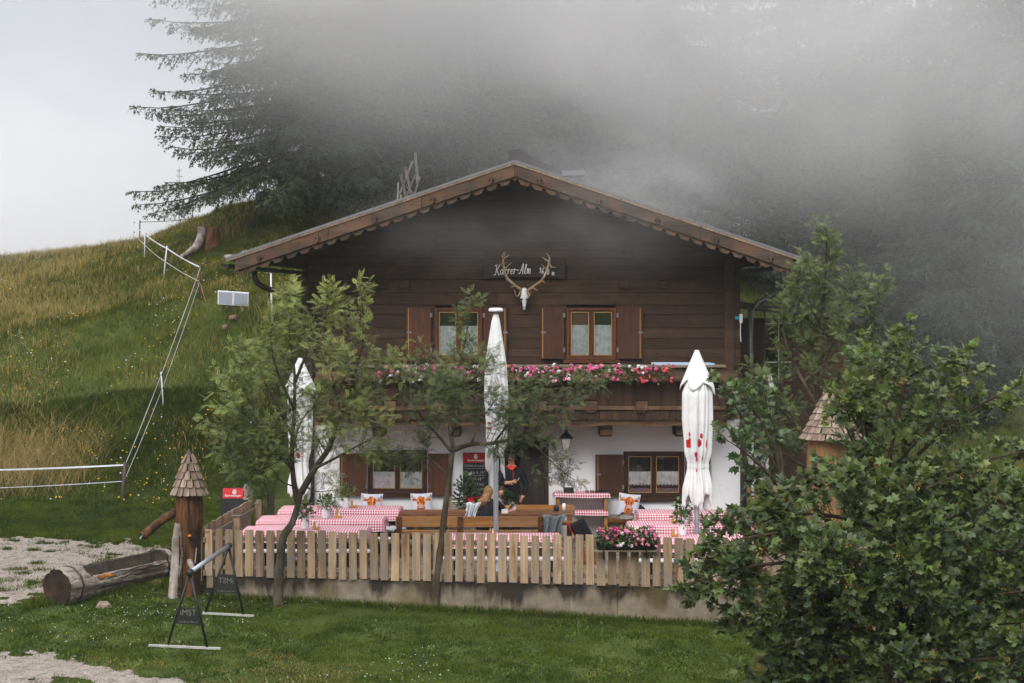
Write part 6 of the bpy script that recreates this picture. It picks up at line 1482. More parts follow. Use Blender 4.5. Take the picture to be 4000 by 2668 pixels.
def fingers(J, E, wrist, base, d, side, curl, tag_, L_=0.08):
    """palm end base, pointing d; four fingers spread along side, thumb off the palm's edge"""
    b = Vector(base); d = Vector(d).normalized(); s = Vector(side).normalized(); c = Vector(curl).normalized()
    for i, (off, l) in enumerate(((-0.03, 0.9), (-0.01, 1.0), (0.01, 0.95), (0.03, 0.75))):
        k0, k1, k2 = '%sf%da' % (tag_, i), '%sf%db' % (tag_, i), '%sf%dc' % (tag_, i)
        J[k0] = (b + s*off + d*0.015, 0.0095); J[k1] = (b + s*off + d*(0.015 + 0.5*L_*l) + c*0.012, 0.0088); J[k2] = (b + s*off + d*(0.015 + 0.75*L_*l) + c*0.045, 0.0078)
        E += [(tag_ + 'palm', k0), (k0, k1), (k1, k2)]
    J[tag_ + 't1'] = (b - d*0.045 - s*0.045 + c*0.012, 0.011); J[tag_ + 't2'] = (b - d*0.005 - s*0.055 + c*0.03, 0.009); E += [(tag_ + 'hand', tag_ + 't1'), (tag_ + 't1', tag_ + 't2')]
# the man in the doorway
mx, my = PX(1998, 35.55), 35.55
man = thing('person', 'standing man in dark jacket with red zip, holding a cigarette, in the doorway', 'person', (mx, my, 0))
J = {'pel': ((0, 0, 0.92), (0.165, 0.12)), 'bel': ((0, 0, 1.06), (0.175, 0.13)), 'che': ((0.0, 0, 1.25), (0.19, 0.125)), 'sho': ((0, 0.01, 1.40), (0.15, 0.09)), 'nek': ((0, 0.0, 1.48), 0.06), 'hd0': ((0, -0.02, 1.545), (0.068, 0.078)), 'hd1': ((0, -0.015, 1.62), (0.08, 0.095)), 'hd2': ((0, -0.005, 1.685), (0.065, 0.08)), 'nose': ((0, -0.108, 1.59), 0.014),
     'jaw': ((0, -0.055, 1.525), 0.045),
     'sR': ((-0.19, 0.01, 1.37), 0.085), 'eR': ((-0.25, -0.06, 1.13), 0.062), 'wR': ((-0.06, -0.22, 1.17), 0.036), 'Rhand': ((-0.01, -0.24, 1.19), (0.036, 0.022)), 'Rpalm': ((0.035, -0.25, 1.2), (0.038, 0.02)),
     'sL': ((0.19, 0.01, 1.37), 0.085), 'eL': ((0.30, 0.05, 1.10), 0.06), 'wL': ((0.235, -0.06, 0.9), 0.04), 'Lhand': ((0.21, -0.075, 0.86), (0.036, 0.022)), 'Lpalm': ((0.195, -0.08, 0.82), (0.036, 0.02)),
     'hR': ((-0.095, 0, 0.84), 0.105), 'kR': ((-0.10, -0.02, 0.48), 0.072), 'aR': ((-0.105, 0.02, 0.1), 0.05), 'tR': ((-0.115, -0.14, 0.045), 0.042), 'hL': ((0.095, 0, 0.84), 0.105), 'kL': ((0.11, -0.03, 0.48), 0.072), 'aL': ((0.125, 0.02, 0.1), 0.05), 'tL': ((0.15, -0.14, 0.045), 0.042)}
E = [('pel', 'bel'), ('bel', 'che'), ('che', 'sho'), ('sho', 'nek'), ('nek', 'hd0'), ('hd0', 'hd1'), ('hd1', 'hd2'), ('hd1', 'nose'), ('hd0', 'jaw'), ('sho', 'sR'), ('sR', 'eR'), ('eR', 'wR'), ('wR', 'Rhand'), ('Rhand', 'Rpalm'), ('sho', 'sL'), ('sL', 'eL'), ('eL', 'wL'), ('wL', 'Lhand'), ('Lhand', 'Lpalm'), ('pel', 'hR'), ('hR', 'kR'), ('kR', 'aR'), ('aR', 'tR'), ('pel', 'hL'), ('hL', 'kL'), ('kL', 'aL'), ('aL', 'tL')]
fingers(J, E, 'wR', J['Rpalm'][0], (1, -0.1, 0.15), (0, 0, 1), (0, -1, 0), 'R', 0.07); fingers(J, E, 'wL', J['Lpalm'][0], (-0.2, 0, -1), (0, 1, 0), (-1, 0, 0), 'L', 0.07)
def pick(c):
    if c.z > 1.475: return 0
    if c.x > -0.13 and c.y < -0.15 and c.z > 1.1: return 0
    if c.z < 0.91 and c.x > 0.165 and c.z > 0.74 and c.y < -0.03: return 0
    if c.z < 0.07: return 3
    return 1 if c.z > 0.88 else 2
skin_body('body', J, E, 'pel', [M['skin'], M['black_cloth'], M['dark_trousers'], M['black']], pick, man)
q = MB(); q.grid(lambda u, v: (0.088*math.cos(2*math.pi*u)*math.sin(0.15 + v*1.45), 0.012 + 0.10*math.sin(2*math.pi*u)*math.sin(0.15 + v*1.45), 1.625 + 0.115*math.cos(0.15 + v*1.45) + (0.02 if math.sin(2*math.pi*u) < -0.3 else -0.03)*v), 22, 8, True); M['grey_hair'] = m_plain('grey_hair', srgb(74, 66, 60), 0.8); q.build('hair', M['grey_hair'], man, smooth=True)
gl = MB()
for s in (-1, 1): gl.tube([(s*0.033 + 0.024*math.cos(a), -0.108, 1.615 + 0.018*math.sin(a)) for a in np.linspace(0, 6.28, 11)], 0.003, 5, False)
gl.tube([(-0.08, -0.04, 1.62), (-0.057, -0.108, 1.618)], 0.003, 5); gl.tube([(0.08, -0.04, 1.62), (0.057, -0.108, 1.618)], 0.003, 5); gl.build('glasses', M['black'], man)
q = MB(); q.grid(lambda u, v: (0.1*math.sin((u - 0.5)*2.4), -0.055 - 0.03*math.cos((u - 0.5)*2.4) - 0.045*v, 1.49 - 0.02*v + 0.02*abs(u - 0.5) - 0.06*v*(1 - abs(2*u - 1))), 12, 4); q.build('red_collar', M['red'], man)
MB().tube([(0.03, -0.115, 1.43), (0.035, -0.137, 1.33), (0.035, -0.142, 1.24)], 0.008, 6).build('zip', M['red'], man)
MB().tube([(0.12, -0.29, 1.22), (0.15, -0.30, 1.28)], 0.0055, 6).build('cigarette', M['white'], man)
# seated woman with blonde hair, seen from behind, leaning over the table
wx, wy = PX(1893, 33.62), 33.62
wom = thing('person', 'seated person with long blonde hair and black top leaning over the table', 'person', (wx, wy, 0))
J = {'pel': ((0, 0, 0.58), (0.175, 0.13)), 'bel': ((0.02, 0.08, 0.73), (0.15, 0.115)), 'che': ((0.06, 0.2, 0.88), (0.16, 0.12)), 'sho': ((0.09, 0.27, 0.97), (0.13, 0.085)), 'nek': ((0.1, 0.3, 1.04), 0.05), 'hd0': ((0.08, 0.33, 1.08), (0.07, 0.08)), 'hd1': ((0.07, 0.34, 1.14), (0.08, 0.09)), 'hd2': ((0.06, 0.33, 1.19), 0.065),
     'sR': ((0.24, 0.28, 0.93), 0.07), 'eR': ((0.36, 0.42, 0.80), 0.052), 'wR': ((0.26, 0.58, 0.785), 0.03), 'Rhand': ((0.23, 0.62, 0.785), (0.034, 0.02)), 'Rpalm': ((0.21, 0.66, 0.785), (0.036, 0.018)),
     'sL': ((-0.06, 0.28, 0.94), 0.07), 'eL': ((-0.18, 0.44, 0.81), 0.052), 'wL': ((0.02, 0.55, 0.79), 0.03), 'Lhand': ((0.06, 0.59, 0.785), (0.034, 0.02)), 'Lpalm': ((0.08, 0.63, 0.785), (0.036, 0.018)),
     'hR': ((0.1, 0.03, 0.56), 0.105), 'kR': ((0.14, 0.42, 0.52), 0.075), 'aR': ((0.13, 0.36, 0.1), 0.045), 'tR': ((0.14, 0.5, 0.045), 0.04), 'hL': ((-0.1, 0.03, 0.56), 0.105), 'kL': ((-0.11, 0.42, 0.52), 0.075), 'aL': ((-0.1, 0.36, 0.1), 0.045), 'tL': ((-0.1, 0.5, 0.045), 0.04)}
E2 = [e for e in E if e[0][:2] not in ('Rf', 'Lf', 'Rt', 'Lt') and e[1] in J and e[0] in J]
fingers(J, E2, 'wR', J['Rpalm'][0], (-0.3, 1, 0), (1, 0.3, 0), (0, 0, -0.4), 'R', 0.065); fingers(J, E2, 'wL', J['Lpalm'][0], (0.3, 1, 0), (1, -0.3, 0), (0, 0, -0.4), 'L', 0.065)
skin_body('body', J, E2, 'pel', [M['skin'], M['black_cloth'], M['black_cloth'], M['black']], lambda c: 0 if (c.z > 1.03 or (c.y > 0.53 and c.z > 0.7)) else (3 if c.z < 0.07 else 1), wom)
q = MB()    # hair: a cap and a fall over the left shoulder
q.grid(lambda u, v: (0.065 + 0.092*math.cos(2*math.pi*u)*math.sin(0.1 + v*2.0), 0.315 + 0.10*math.sin(2*math.pi*u)*math.sin(0.1 + v*2.0), 1.15 + 0.115*math.cos(0.1 + v*2.0)), 24, 10, True)
rg = random.Random(6)
for k in range(46):
    a = rg.uniform(-0.9, 0.9); x0_, y0_ = 0.065 + 0.085*math.sin(a), 0.315 - 0.09*math.cos(a); l = rg.uniform(0.16, 0.3)
    q.tube([(x0_, y0_, 1.15), (x0_ - 0.05 + rg.uniform(-0.02, 0.02), y0_ - 0.04, 1.06), (x0_ - 0.09 + rg.uniform(-0.05, 0.06), y0_ - 0.08 - rg.uniform(0, 0.04), 1.0), (x0_ - 0.15 + rg.uniform(-0.08, 0.09), y0_ - 0.12, 1.03 - l*0.75)], [0.014, 0.012, 0.009, 0.002], 5)
q.build('hair', M['blonde'], wom, smooth=True)
# the companion across the table, face half hidden by the plant
cx2, cy2 = PX(1955, 34.75), 34.75
com = thing('person', 'seated person with dark hair bent over the table, behind the parasol pole', 'person', (cx2, cy2, 0))
J2 = {k: ((v[0][0]*0.9 - 0.04, -v[0][1]*0.95, v[0][2]*0.96 + 0.0), v[1]) for k, v in J.items()}
skin_body('body', J2, E2, 'pel', [M['skin'], m_plain('pink_pale_top', srgb(190, 166, 166), 0.9), M['denim'], M['black']], lambda c: 0 if (c.z > 0.98 or (c.y < -0.5 and c.z > 0.68)) else (3 if c.z < 0.07 else (1 if c.z > 0.62 else 2)), com)
hx_, hy_, hz_ = J2['hd1'][0]
q = MB(); q.grid(lambda u, v: (hx_ + 0.09*math.cos(2*math.pi*u)*math.sin(0.1 + v*1.7), hy_ + 0.035 + 0.095*math.sin(2*math.pi*u)*math.sin(0.1 + v*1.7), hz_ + 0.015 + 0.11*math.cos(0.1 + v*1.7)), 24, 10, True)
for k in range(26):
    a = rg.choice((-1, 1)); q.tube([(hx_ + a*0.08, hy_ + rg.uniform(-0.03, 0.06), hz_ + 0.03), (hx_ + a*0.1, hy_ + rg.uniform(-0.05, 0.06), hz_ - 0.1), (hx_ + a*rg.uniform(0.06, 0.13), hy_ + rg.uniform(-0.08, 0.03), hz_ - 0.24)], [0.026, 0.02, 0.004], 6)
q.build('hair', M['brown_hair'], com, smooth=True)
fc = MB()
for s in (-1, 1): fc.lathe([(0.001, -0.006), (0.009, 0), (0.001, 0.006)], (hx_ + s*0.03, hy_ - 0.082, hz_ + 0.0), 8)
fc.build('eyes', M['black'], com); MB().lathe([(0.004, 0.03), (0.014, -0.008), (0.004, -0.014)], (hx_, hy_ - 0.09, hz_ - 0.022), 8).build('nose', M['skin'], com, smooth=True)
MB().cbox((hx_, hy_ - 0.083, hz_ - 0.062), 0.04, 0.012, 0.01).build('mouth', m_plain('lips', srgb(160, 80, 76), 0.5), com)
# ------------------------------------------------------------------ small things on tables and benches
rg = random.Random(21)
M['leafy'] = m_leaf('garden_leaves', 0.4, 0.2, 0.45)
def leaf_ball(name, parent, c, rx, ry, rz, n, size, cols, seed, droop=0.2, pos=None):
    """leaf-sized faces spread through a volume, pointing outward; returns the object"""
    r = np.random.default_rng(seed)
    d = r.normal(size=(n, 3)); d /= np.linalg.norm(d, axis=1)[:, None]; rad_ = r.random(n)**0.45
    p = np.array(c)[None] + d*rad_[:, None]*np.array([rx, ry, rz])[None] if pos is None else pos
    o_ = d*0.8 + np.array([0, 0, 0.5 - droop])[None] + r.normal(size=(n, 3))*0.4; o_ /= np.linalg.norm(o_, axis=1)[:, None]
    up = np.array([0, 0, 1.0])[None] + r.normal(size=(n, 3))*0.45; sd_ = np.cross(o_, up); sd_ /= np.linalg.norm(sd_, axis=1)[:, None] + 1e-9; nm = np.cross(sd_, o_)
    s = size*r.uniform(0.6, 1.25, n)[:, None]
    v = np.stack([p, p + o_*s*0.5 + sd_*s*0.32 + nm*s*0.06, p + o_*s, p + o_*s*0.5 - sd_*s*0.32 + nm*s*0.06], 1).reshape(-1, 3)
    cc = np.array(cols)[r.integers(0, len(cols), n)]*r.uniform(0.75, 1.25, n)[:, None]; cc = np.repeat(cc, 4, 0)
    i = np.arange(n)*4; lp = np.stack([i, i + 1, i + 3, i + 1, i + 2, i + 3], 1).ravel()
    me = np_mesh(name, v, np.full(2*n, 3), lp, M['leafy'], cc); o = bpy.data.objects.new(name, me); link(o, parent); return o
GRN = [srgb(58, 82, 40), srgb(84, 108, 52), srgb(42, 62, 34), srgb(110, 128, 66)]
def blossom_meshes(colname, col):
    m_ = m_plain('petal_' + colname, col, 0.7, 0.2, 0, 0.2, 30); out = []
    for s in range(3):
        r = random.Random(s*7 + 1); q = MB()
        for k in range(16):                   # an umbel: florets set over a dome
            a = r.uniform(0, 6.28); e = r.uniform(0.1, 1.5); c = Vector((math.cos(a)*math.cos(e), math.sin(a)*math.cos(e), math.sin(e)))*0.032
            n_ = c.normalized(); t1 = n_.orthogonal().normalized(); t2 = n_.cross(t1); ph = r.uniform(0, 6.28)
            for j in range(5):
                b = ph + j*1.2566; d = t1*math.cos(b) + t2*math.sin(b); pp = t1*math.cos(b + 1.57) + t2*math.sin(b + 1.57)
                q.add([c, c + d*0.011 + pp*0.006 + n_*0.002, c + d*0.018 + n_*0.004, c + d*0.011 - pp*0.006 + n_*0.002], [(0, 1, 2, 3)])
        me = bpy.data.meshes.new('blossom'); me.from_pydata(q.v, [], q.f); me.materials.append(m_); out.append(me)
    return out
BL = {'pink': blossom_meshes('pink', srgb(226, 92, 150)), 'white': blossom_meshes('white', (0.78, 0.76, 0.78)), 'rose': blossom_meshes('rose', srgb(236, 130, 168)), 'salmon': blossom_meshes('salmon', srgb(232, 98, 106))}
def geranium(label, x, y, z, w, colours, seed, group, n=16, hang=0.12, dy=0.1, bs=1.0):
    o = thing('geranium', label, 'flowers', (x, y, z), group); r = random.Random(seed)
    leaf_ball('foliage', o, (0, -dy*0.6, 0.05), w*0.62, dy*1.2, 0.14, 460, 0.055, GRN, seed, 0.3)
    leaf_ball('hanging_foliage', o, (0, -dy*1.3, -0.02), w*0.55, 0.06, hang, 150, 0.05, GRN, seed + 50, 0.6)
    for k in range(n):
        b = r.choice(BL[r.choice(colours)]); up = r.random() < 0.8
        put(b, 'blossom', o, (r.uniform(-w*0.6, w*0.6), -dy*(1.5 if up else 1.9) + r.uniform(-0.04, 0.03), r.uniform(0.05, 0.21) if up else r.uniform(-0.11, 0.03)), (r.uniform(0.2, 1.2), r.uniform(-0.4, 0.4), r.uniform(0, 6)), (r.uniform(0.7, 1.1)*bs,)*3)
    return o
seqc = [(['pink', 'white'], 'pink and white'), (['white', 'pink'], 'mostly white'), (['pink', 'rose'], 'pink'), (['rose', 'white'], 'pale pink'), (['pink', 'salmon'], 'bright pink'), (['pink', 'white', 'pink'], 'pink and white'), (['white', 'pink', 'rose'], 'white and pink'), (['pink', 'rose'], 'pink'), (['pink', 'white', 'rose'], 'pink and white'), (['salmon', 'white', 'salmon'], 'salmon and white'), (['salmon', 'pink', 'salmon'], 'salmon pink')]
ordn = ['leftmost', 'second', 'third', 'fourth', 'fifth', 'sixth', 'seventh', 'eighth', 'ninth', 'tenth', 'rightmost']
for k, (cs_, nm) in enumerate(seqc):
    px = 1545 + (2565 - 1545)*k/10
    geranium('%s geranium, %s from the left on the balcony' % (nm, ordn[k]) if 0 < k < 10 else '%s geranium, the %s on the balcony' % (nm, ordn[k]), PX(px, 34.75), 34.76, 3.3, 0.55, cs_, 100 + k, 'geraniums along the balcony', 21, 0.12, 0.1, 1.15)
# planter clipped over the picket fence
D = 28.75; px0, px1 = 2325, 2568; x0, x1 = PX(px0, D), PX(px1, D); xm = (x0 + x1)/2
pb = thing('fence_planter', 'black trough planter clipped over the front picket fence', 'planter', (xm, D, 0.75), None, 0, True)
za, zb = PZ(2146, D), PZ(2112, D); yy = FL(xm)
MB().add([(x0 + 0.03, yy - 0.2, za), (x1 - 0.03, yy - 0.2, za), (x1 - 0.03, yy - 0.05, za), (x0 + 0.03, yy - 0.05, za), (x0, yy - 0.23, zb), (x1, yy - 0.23, zb), (x1, yy - 0.04, zb), (x0, yy - 0.04, zb)], [(3, 2, 1, 0), (4, 5, 6, 7), (0, 1, 5, 4), (1, 2, 6, 5), (2, 3, 7, 6), (3, 0, 4, 7)]).build('trough', M['black_plastic'], pb, bevel=0.01)
MB().box(x0 - 0.02, x1 + 0.0, yy - 0.24, yy - 0.03, za - 0.025, za - 0.003).build('shelf_board', M['rail'], pb)
for px in (2355, 2522):
    x = PX(px, D); MB().tube([(x, yy - 0.245, zb - 0.02), (x, yy - 0.245, za - 0.03), (x + 0.02, yy - 0.06, za - 0.16)], 0.014, 6).build('bracket', M['black'], pb)
for k, (px, nm, cs_) in enumerate(((2375, 'left', ['pink', 'rose']), (2448, 'middle', ['pink', 'white', 'rose']), (2522, 'right', ['pink', 'rose', 'rose']))):
    geranium('pink geranium on the %s in the fence planter' % nm, PX(px, D), yy - 0.12, zb + 0.03, 0.3, cs_, 140 + k, 'geraniums in the fence planter', 17, 0.05, 0.1, 0.95)
# milk-can vases with greenery, napkin caddies
def vase(px, py_top, D, label, kind='enamel'):
    x = PX(px, D); z0 = 0.756; o = thing('vase', label, 'vase', (x, D, z0), 'milk-can vases on the tables')
    MB().lathe([(0.062, 0), (0.066, 0.01), (0.066, 0.13), (0.048, 0.165), (0.046, 0.18), (0.056, 0.2), (0.05, 0.2), (0.04, 0.17)], (0, 0, 0), 18).build('can', M[kind], o, smooth=True)
    MB().tube([(0.062, 0, 0.06), (0.095, 0, 0.09), (0.09, 0, 0.14), (0.05, 0, 0.16)], 0.006, 6).build('handle', M['steel'], o)
    leaf_ball('greenery', o, (0, 0, 0.3), 0.17, 0.14, 0.15, 150, 0.075, GRN, int(px), 0.1)
    q = MB()
    for k in range(7): a = k*0.9; q.tube([(0, 0, 0.15), (0.06*math.cos(a), 0.06*math.sin(a), 0.28), (0.12*math.cos(a), 0.1*math.sin(a), 0.38)], 0.004, 4)
    q.build('stems', M['maple_bark'], o)
vase(1191, 0, 31.6, 'white milk-can vase on the front-row table near the leaning rowan'); vase(1272, 0, 33.1, 'white milk-can vase on the middle table near the leaning rowan'); vase(1352, 0, 34.7, 'white milk-can vase on the back-row table below the left window')
vase(2665, 0, 30.75, 'white milk-can vase on the front table under the right parasol'); vase(2672, 0, 32.5, 'white milk-can vase on the middle table under the right parasol')
def caddy(px, D, label):
    o = thing('napkin_caddy', label, 'caddy', (PX(px, D), D, 0.756), 'wooden napkin caddies')
    MB().box(-0.06, 0.06, -0.045, 0.045, 0, 0.05).build('base', M['box_wood'], o, bevel=0.004); MB().prism([(-0.05, 0.05), (-0.01, 0.05), (-0.012, 0.14), (-0.045, 0.13)], -0.008, 0.008).build('divider', M['box_wood'], o); MB().prism([(0.0, 0.05), (0.03, 0.05), (0.02, 0.13), (0.008, 0.13)], -0.03, -0.02).build('napkin', M['white'], o)
for px, D, l in ((1235, 31.55, 'wooden napkin caddy on the front-row table near the leaning rowan'), (1322, 33.15, 'wooden napkin caddy on the middle-row table near the leaning rowan'), (1381, 34.7, 'wooden napkin caddy beside the vase below the left window'), (1922, 30.7, 'wooden napkin caddy at the foot of the tall parasol'), (2634, 32.4, 'wooden napkin caddy on the middle table under the right parasol'), (2636, 30.6, 'wooden napkin caddy on the front table under the right parasol')): caddy(px, D, l)
# on the guests' table: bottle, coaster box, glass, plant
def bottle(px, D, label, m, zb=0.745, s=1.0, lab=None):
    o = thing('bottle', label, 'bottle', (PX(px, D), D, zb), 'bottles on the guests\' table')
    MB().lathe([(0.03*s, 0), (0.032*s, 0.01), (0.032*s, 0.13*s), (0.015*s, 0.19*s), (0.013*s, 0.245*s), (0.015*s, 0.25*s)], (0, 0, 0), 14).build('glass_body', M[m], o, smooth=True)
    MB().lathe([(0.0325*s, 0.04), (0.0325*s, 0.1)], (0, 0, 0), 14, False).build('paper_label', M[lab or 'white'], o)
bottle(1826, 33.95, 'brown beer bottle on the left end of the guests\' table', 'bottle'); bottle(1894, 34.4, 'yellow sauce bottle behind the blonde guest', 'yellow', 0.745, 1.0, 'yellow')
o = thing('coaster_box', 'small wooden box of coasters on the guests\' table', 'box', (PX(1971, 33.95), 33.95, 0.745)); MB().box(-0.06, 0.06, -0.04, 0.04, 0, 0.075).build('box', M['white'], o); MB().box(-0.07, 0.07, -0.05, 0.05, -0.002, 0.0).build('tray', M['box_wood'], o)
o = thing('drinking_glass', 'tall clear glass near the right end of the guests\' table', 'glass', (PX(2203, 34.2), 34.2, 0.745)); MB().lathe([(0.028, 0), (0.034, 0.15), (0.031, 0.15), (0.026, 0.01)], (0, 0, 0), 14).build('tumbler', M['milk'], o, smooth=True)
o = thing('dark_jar', 'dark round jar on the guests\' table beside the tall glass', 'jar', (PX(2173, 34.3), 34.3, 0.745)); MB().lathe([(0.05, 0), (0.055, 0.03), (0.05, 0.09), (0.03, 0.11), (0.01, 0.115)], (0, 0, 0), 14).build('jar_body', M['black'], o, smooth=True)
o = thing('table_plant', 'leafy table plant between the seated guests and the bench', 'plant', (PX(1985, 34.35), 34.35, 0.745)); MB().lathe([(0.05, 0), (0.065, 0.1), (0.06, 0.1)], (0, 0, 0), 12).build('pot', M['box_wood'], o, smooth=True); leaf_ball('greenery', o, (0, 0, 0.22), 0.12, 0.1, 0.16, 130, 0.075, [srgb(40, 62, 34), srgb(58, 82, 44)], 9, 0.0)
# oleander in a basket on a wicker chair by the menu board
wc_ = thing('wicker_chair', 'grey wicker chair below the menu board', 'chair', (PX(1796, 35.3), 35.3, 0)); MB().box(-0.22, 0.22, -0.2, 0.2, 0.4, 0.45).build('chair_seat', M['wicker'], wc_)
q = MB()
for k in range(9): q.box(-0.2, 0.2, 0.19, 0.21, 0.47 + k*0.035, 0.47 + k*0.035 + 0.026)
q.build('chair_back', M['wicker'], wc_); MB().tube([(-0.24, 0.2, 0.8), (-0.1, 0.2, 0.84), (0.1, 0.2, 0.84), (0.24, 0.2, 0.8)], 0.022, 8).build('top_rail', M['wicker'], wc_)
for sx in (-1, 1):
    for sy in (-1, 1): MB().tube([(sx*0.2, sy*0.18, 0), (sx*0.21, sy*0.19, 0.42 if sy < 0 else 0.82)], 0.02, 8).build('chair_leg', M['wicker'], wc_)
ol = thing('oleander', 'potted oleander with one red bloom in front of the menu board', 'plant', (PX(1822, 35.45), 35.45, 0.452)); MB().lathe([(0.12, 0), (0.16, 0.2), (0.15, 0.2)], (0, 0, 0), 14).build('pot', M['wicker'], ol)
leaf_ball('foliage', ol, (0, -0.05, 0.5), 0.24, 0.2, 0.38, 330, 0.1, [srgb(36, 58, 30), srgb(54, 78, 40), srgb(70, 92, 52)], 77, 0.0)
q = MB(); rr_ = random.Random(4)
for k in range(9): a = k*0.7; q.add([(0.09, -0.28, 0.4), (0.09 + 0.05*math.cos(a), -0.29, 0.4 + 0.05*math.sin(a)), (0.09 + 0.06*math.cos(a + 0.4), -0.30, 0.4 + 0.06*math.sin(a + 0.4)), (0.09 + 0.04*math.cos(a + 0.8), -0.28, 0.4 + 0.04*math.sin(a + 0.8))], [(0, 1, 2, 3)])
q.build('red_bloom', M['red'], ol)
# cloths and bags
def drape(name, label, cat, cx, y, z, w, h, mat, seed, depth=0.07):
    r = random.Random(seed); ph = [r.uniform(0, 6.28) for _ in range(4)]
    q = MB(); q.grid(lambda u, v: (cx + (u - 0.5)*w*(1 - 0.25*v + 0.1*math.sin(v*5 + ph[0])) + 0.08*v*math.sin(ph[3]), y - (0.05 if v > 0.2 else 0.05 - 0.3*(0.2 - v)) + depth*(0.5*math.sin(u*13 + ph[1]) + 0.3*math.sin(u*27 + v*3 + ph[2]))*min(1, v*2 + 0.2), z + 0.03 - h*max(0, v - 0.18)/0.82*(1 - 0.18*abs(math.sin(u*4.4 + ph[0]))) + (0.015*math.sin(u*9) if v < 0.2 else 0)), 34, 18)
    o = q.build(name, M[mat], None, smooth=True); o.modifiers.new('thick', 'SOLIDIFY').thickness = 0.012; return tag(o, label, cat)
drape('grey_jacket', 'grey jacket draped over the end of the long bench', 'jacket', PX(2165, 33.2), 33.16, 0.77, 0.42, 0.36, 'grey_cloth', 3)
drape('pale_jacket', 'pale jacket hung beside the blonde guest', 'jacket', PX(1852, 33.5), 33.75, 0.93, 0.26, 0.3, 'light_cloth', 8)
bj = MB(); rgj = random.Random(14)
bj.grid(lambda u, v: (PX(2480 + 130*u, 35.55), 35.55 + 0.22*v + 0.02*math.sin(u*14), 0.49 + (0.16*(1 - u) + 0.05)*math.sin(math.pi*min(1, v*1.05))*(0.75 + 0.25*math.sin(u*9)) + 0.03*math.sin(u*17 + v*9)*math.sin(math.pi*v)), 30, 12)
tag(bj.build('black_jacket', M['black_cloth'], None, smooth=True), 'crumpled black jacket on the bench under the right window', 'jacket')
bp = thing('backpack', 'black and red backpack leaning beside the fence planter', 'backpack', (PX(2290, 32.6), 32.6, 0)); rot = Euler((0, -0.5, 0)).to_matrix()
q = MB(); q.box(-0.15, 0.15, -0.1, 0.1, 0.42, 0.80, rot, (0, 0, 0.42)); q.build('pack', M['black_cloth'], bp, bevel=0.04); q = MB(); q.box(-0.155, -0.14, -0.11, 0.11, 0.44, 0.84, rot, (0, 0, 0.42)); q.build('back_panel', M['red'], bp)
MB().box(-0.2, 0.2, -0.16, 0.16, 0.0, 0.42).build('seat_block', M['bench_dark'], bp, bevel=0.01)
# on the console
def conbox(px, label, w, h, d, m): 
    o = MB().box(-w/2, w/2, -d/2, d/2, 0, h).build('box', M[m], None, bevel=0.012); o.name = 'tray'; o.location = (PX(px, 35.7), 35.7, 0.942); tag(o, label, 'tray')
M['green_black'] = m_plain('dark_green_plastic', srgb(34, 44, 42), 0.5)
cb_ = thing('cutlery_crate', 'dark green plastic crate on the wall console', 'crate', (PX(2221, 35.7), 35.7, 0.942)); MB().box(-0.1, 0.1, -0.1, 0.1, 0, 0.012).build('floor_plate', M['green_black'], cb_)
for a in ((-0.1, 0.1, -0.1, -0.09), (-0.1, 0.1, 0.09, 0.1), (-0.1, -0.09, -0.09, 0.09), (0.09, 0.1, -0.09, 0.09)): MB().box(a[0], a[1], a[2], a[3], 0.012, 0.09).build('crate_wall', M['green_black'], cb_)
gb = thing('goggles', 'dark goggles with yellow lenses on the wall console', 'goggles', (PX(2303, 35.7), 35.7, 0.942))
for s in (-1, 1): MB().lathe([(0.03, 0), (0.045, 0.012), (0.04, 0.035), (0.02, 0.04)], (s*0.05, 0, 0), 12).build('eye_cup', M['black'], gb, smooth=True); MB().lathe([(0.03, 0.0), (0.03, 0.006)], (s*0.05, -0.03, 0.02), 10).build('lens', M['yellow'], gb)
q = MB(); q.grid(lambda u, v: (0.16*math.cos(2*math.pi*u)*math.sin(math.pi*v*0.5 + 0.02), 0.07*math.sin(2*math.pi*u)*math.sin(math.pi*v*0.5 + 0.02), 0.05*math.cos(math.pi*v*0.5)), 18, 6, True); o = q.build('flat_hat', M['black_cloth'], None, smooth=True); o.location = (PX(2352, 35.7), 35.7, 0.943); tag(o, 'flat black hat on the right end of the wall console', 'hat')
sp2 = thing('spectacles', 'pair of spectacles on the left end of the wall console', 'glasses', (PX(2184, 35.65), 35.65, 0.943))
for s in (-1, 1): MB().tube([(s*0.035 + 0.028*math.cos(a), -0.02, 0.03 + 0.022*math.sin(a)) for a in np.linspace(0, 6.28, 12)], 0.004, 5, False).build('lens_rim', M['black'], sp2)
MB().tube([(-0.06, -0.02, 0.03), (-0.06, 0.08, 0.01)], 0.003, 4).build('temple', M['black'], sp2); MB().tube([(0.06, -0.02, 0.03), (0.06, 0.08, 0.01)], 0.003, 4).build('temple', M['black'], sp2)
# ------------------------------------------------------------------ leaves and branches
def leaf_cloud(name, tmpl, faces, pos, dirs, nrm, size, cols, mat, parent, tipc=None):
    """copies of one leaf shape (side, along, normal) at pos, pointing along dirs"""
    n = len(pos); k = len(tmpl); t = np.array(tmpl)
    d = dirs/np.linalg.norm(dirs, axis=1)[:, None]; s = np.cross(d, nrm); s /= np.linalg.norm(s, axis=1)[:, None] + 1e-9; u = np.cross(s, d)
    v = pos[:, None, :] + size[:, None, None]*(t[None, :, 0:1]*s[:, None] + t[None, :, 1:2]*d[:, None] + t[None, :, 2:3]*u[:, None])
    fl = np.concatenate([np.array(f) for f in faces]); fn = np.array([len(f) for f in faces])
    lp = (np.arange(n)[:, None]*k + fl[None]).ravel()
    me = np_mesh(name, v.reshape(-1, 3), np.tile(fn, n), lp, mat, np.repeat(cols, k, 0))
    if parent is None: return me
    o = bpy.data.objects.new(name, me); link(o, parent); return o
